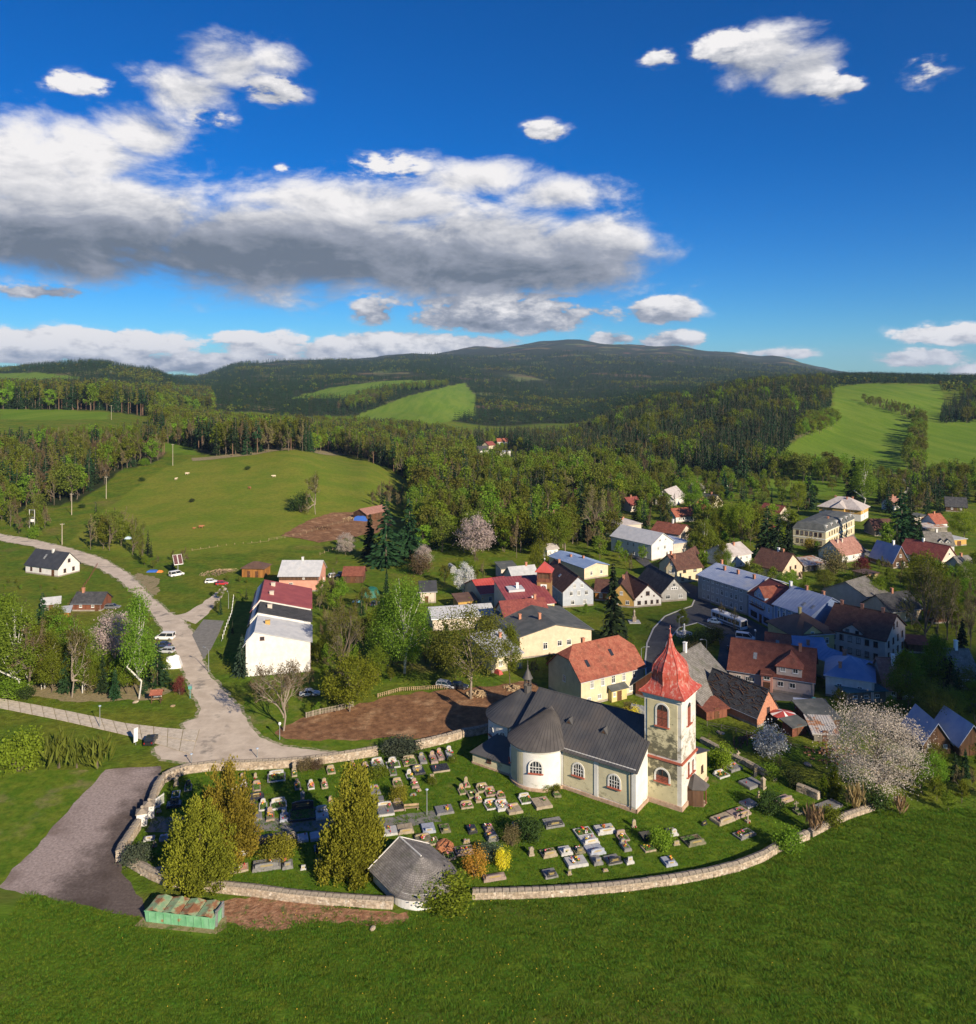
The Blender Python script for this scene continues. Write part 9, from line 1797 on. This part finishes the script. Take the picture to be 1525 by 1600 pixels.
fence([(478,1122),(500,1116),(530,1110),(553,1104)], 'pale paling fence at the corner of the bare plot', 1.2, 2.0, M_COPE, 2, .30)
fence([(590,1090),(625,1080),(690,1076),(700,1078)], 'weathered plank fence along the rear of the bare plot', .9, 3, WOODL, 2, .45)
fence([(150,935),(135,945),(105,948)], 'low red brown fence beside the brown cabin', 1.0, 2.5, WOODR, 2); fence([(152,884),(140,905),(122,930),(108,944)], 'long rusty rail fence from lane to brown cabin', 1.0, 3.0, WOODR, 2)
fence([(300,862),(340,856),(380,852),(420,848)], 'line of pale fence posts below the pasture', 1.3, 4.0, WOODL, 1); fence([(500,868),(520,860),(535,852)], 'short pale post fence near the farm yard', 1.2, 3.5, WOODL, 1)
fence([(420,846),(470,838),(520,822),(560,812)], 'pasture fence in front of the farm yard', 1.2, 4.0, WOODL, 2); fence([(1258,853),(1285,859),(1300,862)], 'low garden fence in front of the school', 1.0, 2.5, WOODB, 2)
fence([(365,935),(362,960),(352,985),(346,1005)], 'row of pale gateposts along the terraced front gardens', 1.2, 3.2, GLOBE, 1); fence([(1105,1135),(1150,1145),(1200,1160),(1250,1172)], 'weathered garden fence below the collapsing shed', 1.0, 2.5, WOODG, 2)
fence([(1357,826),(1372,820),(1382,815)], 'cream garden wall fence beside the villa', 1.2, 2, CREAM, 2, .5)
def heap(px, py, r, h, n, m, lab, name, cat, seed=0, long=False):
    p = at(px, py); T = thing(name, lab, cat, p, random.random()); mb = MB()
    for k in range(n):
        a = random.uniform(0, 6.28); q = r*math.sqrt(random.random()); z = h*(1-q/r)*random.uniform(.3, 1)
        if long: d = Vector((math.cos(a*.3), math.sin(a*.3), random.uniform(-.2,.2)))*random.uniform(.5, 1.4); c = Vector((q*math.cos(a), q*math.sin(a)*.6, z)); mb.tube([c-d, c+d], random.uniform(.05,.14), 5)
        else: mb.rbox((q*math.cos(a), q*math.sin(a), z), (random.uniform(.2,.6), random.uniform(.2,.5), random.uniform(.1,.4)), a, tilt=random.uniform(-.6,.6))
    tag(mb.build('piece', m, T), kind='stuff')
heap(340,895,7,1.0,120,WOODL,'long untidy heap of cut timber beside the orange hut','timber_heap','heap',long=True); heap(745,1085,2.4,1.0,90,WOODL,'pile of split firewood under the olive tree','firewood_pile','heap'); heap(500,826,5,1.2,110,WOODB,'brown heap of junk in the farm yard','junk_heap','heap'); heap(545,812,4,1.3,90,WOODL,'pale planks stacked in the farm yard','plank_heap','heap',long=True); heap(40,636,10,3,70,M_KERB,'pale heap of logs at the far upper field','log_heap','heap',long=True)
heap(1190,1160,6,.8,90,WOODB,'scattered boards behind the white blossom shrub','board_heap','heap',long=True); heap(800,1075,2,.8,60,WOODL,'pale sawn wood heap by the yard','sawn_wood','heap'); heap(1300,1178,5,.8,70,M_SOIL,'earth and rubble bank under the tin roofed shed','rubble_bank','heap')
def tarp(px, py, sz, m, lab, name='tarpaulin', cat='tarpaulin', rot=0):
    p = at(px, py); T = thing(name, lab, cat, p, R(rot)); w, d, h = sz; mb = MB(); n = 6; vs = []; fs = []
    for i in range(n+1):
        for j in range(n+1):
            u, v = i/n, j/n; e = min(u, 1-u, v, 1-v)*4; vs.append(((u-.5)*w, (v-.5)*d, h*min(1, e)**.5+random.uniform(-.06,.06)*h))
    for i in range(n):
        for j in range(n): a = i*(n+1)+j; fs.append((a, a+n+1, a+n+2, a+1))
    mb.slab(vs, fs, .05); mb.build('sheet', m, T)
tarp(563,814,(7,3,2.2),mat('blue_tarp',(.04,.12,.42),rough=.5),'blue tarpaulin over goods beside the farm shed',rot=-10); tarp(238,893,(3.5,2.5,.6),mat('blue_tarp',(.04,.12,.42),rough=.5),'small blue tarpaulin on the grass left of the van'); tarp(250,894,(2,1.4,.7),mat('orange_tarp',(.6,.2,.04),rough=.5),'small orange cover right of the blue tarpaulin'); tarp(580,931,(5.5,6,2.6),mat('green_tarp',(.02,.12,.085),rough=.5),'dark green garden marquee beside the brown shed','marquee','marquee',10); tarp(558,940,(3,2,.5),mat('pool_blue',(.12,.36,.46),rough=.3),'pale blue pool cover in the garden'); tarp(270,1042,(4.2,3,2.6),CP['white'],'white tent at the grove edge beside the road','tent','tent',15); tarp(778,1052,(1.2,2.6,.9),S_RED,'red slide leaning in the yard','slide','slide',40); tarp(200,842,(2.4,1.8,.9),mat('pale_blue_tarp',(.4,.5,.6),rough=.5),'pale blue cover under the lane trees')
def greenhouse(px, py, lab, rot):
    p = at(px, py); T = thing('greenhouse', lab, 'greenhouse', p, R(rot)); L, w, h = 4.0, 2.6, 2.6; mb = MB(); n = 8; arc = [(w/2*math.cos(math.pi*i/n), h*math.sin(math.pi*i/n)) for i in range(n+1)]
    for y in (-L/2, 0, L/2): mb2 = MB(); mb2.tube([(a, y, b) for a, b in arc], .05, 4); mb2.build('hoop', METAL, T)
    vs = [(a, y, b) for y in (-L/2, L/2) for a, b in arc]; mb.add(vs, [(i, i+1, n+2+i, n+1+i) for i in range(n)]+[tuple(range(n+1))]); mb.build('glazing', CURT, T)
greenhouse(706,893,'small arched greenhouse on the green lawn',20); greenhouse(1002,1122,'small greenhouse frame beside the rectory',60)
def barrel(px, py, m, lab): p = at(px, py); T = thing('barrel', lab, 'barrel', p); mb = MB(); mb.lathe([(.5,0),(.55,.4),(.55,.9),(.5,1.3),(.3,1.45),(0,1.5)], 12); mb.build('body', m, T, smooth=True); mb = MB(); mb.lathe([(.56,.62),(.6,.66),(.56,.7)], 12); mb.build('hoop', METAL, T)
barrel(1279,1105,GLOBE,'white tank beside the red brown villa'); barrel(1271,1100,TURQ,'turquoise tank beside the white tank')
barrel(811,1224,TURQ,'small turquoise bin against the chapel wall')
# ------------------------------------------------------------------ a fair-weather cloud above and behind us: its shade lies on the square
def cloud():
    m = bpy.data.materials.new('cloud_vapour'); m.use_nodes = True; t = m.node_tree; t.nodes.clear(); o = t.nodes.new('ShaderNodeOutputMaterial'); d = t.nodes.new('ShaderNodeBsdfDiffuse'); d.inputs[0].default_value = (.85,.85,.87,1); tr = t.nodes.new('ShaderNodeBsdfTransparent'); x = t.nodes.new('ShaderNodeMixShader'); x.inputs[0].default_value = .085; t.links.new(tr.outputs[0], x.inputs[1]); t.links.new(d.outputs[0], x.inputs[2]); t.links.new(x.outputs[0], o.inputs[0])
    hgt = 620.0; k = hgt/math.tan(SUN_EL); rd = random.Random(3); cs = []
    for cx, cy, r in ((66,214,36),(92,196,40),(118,186,38),(84,176,28),(108,162,34),(138,206,40),(142,172,36),(126,150,30),(48,232,24),(160,150,32),(150,232,30)): cs.append((cx+k*math.cos(SUN_AZ), cy+k*math.sin(SUN_AZ), hgt+rd.uniform(-8,14), r))
    bm = bmesh.new()
    for cx, cy, cz, r in cs:
        g = bmesh.ops.create_icosphere(bm, subdivisions=3, radius=r)
        for v in g['verts']: q = v.co.copy(); f = 1+.22*mnoise.noise(q*.06+Vector((cx,cy,0)))+.12*mnoise.noise(q*.15); v.co = Vector((cx+q.x*f, cy+q.y*f, cz+max(q.z*f*.55, -r*.2)))
    me = bpy.data.meshes.new('cloud'); bm.to_mesh(me); bm.free(); me.materials.append(m); me.polygons.foreach_set('use_smooth', [True]*len(me.polygons)); tag(put('cloud', me), kind='stuff')
cloud()
# ------------------------------------------------------------------ the air
def haze():
    mb = MB(); x0, x1, y0, y1, z0, z1 = -12000, 12000, -1200, 13000, -700, 420; mb.box(x0, y0, z0, x1, y1, z1); m = bpy.data.materials.new('haze'); m.use_nodes = True; t = m.node_tree; t.nodes.clear(); v = t.nodes.new('ShaderNodeVolumePrincipled'); v.inputs['Color'].default_value = (.50,.70,1,1); v.inputs['Density'].default_value = HAZE; v.inputs['Anisotropy'].default_value = .1; o = t.nodes.new('ShaderNodeOutputMaterial'); t.links.new(v.outputs[0], o.inputs['Volume']); ob = mb.build('haze', m); tag(ob, kind='stuff')
HAZE = 4.2e-5
if HAZE: haze()
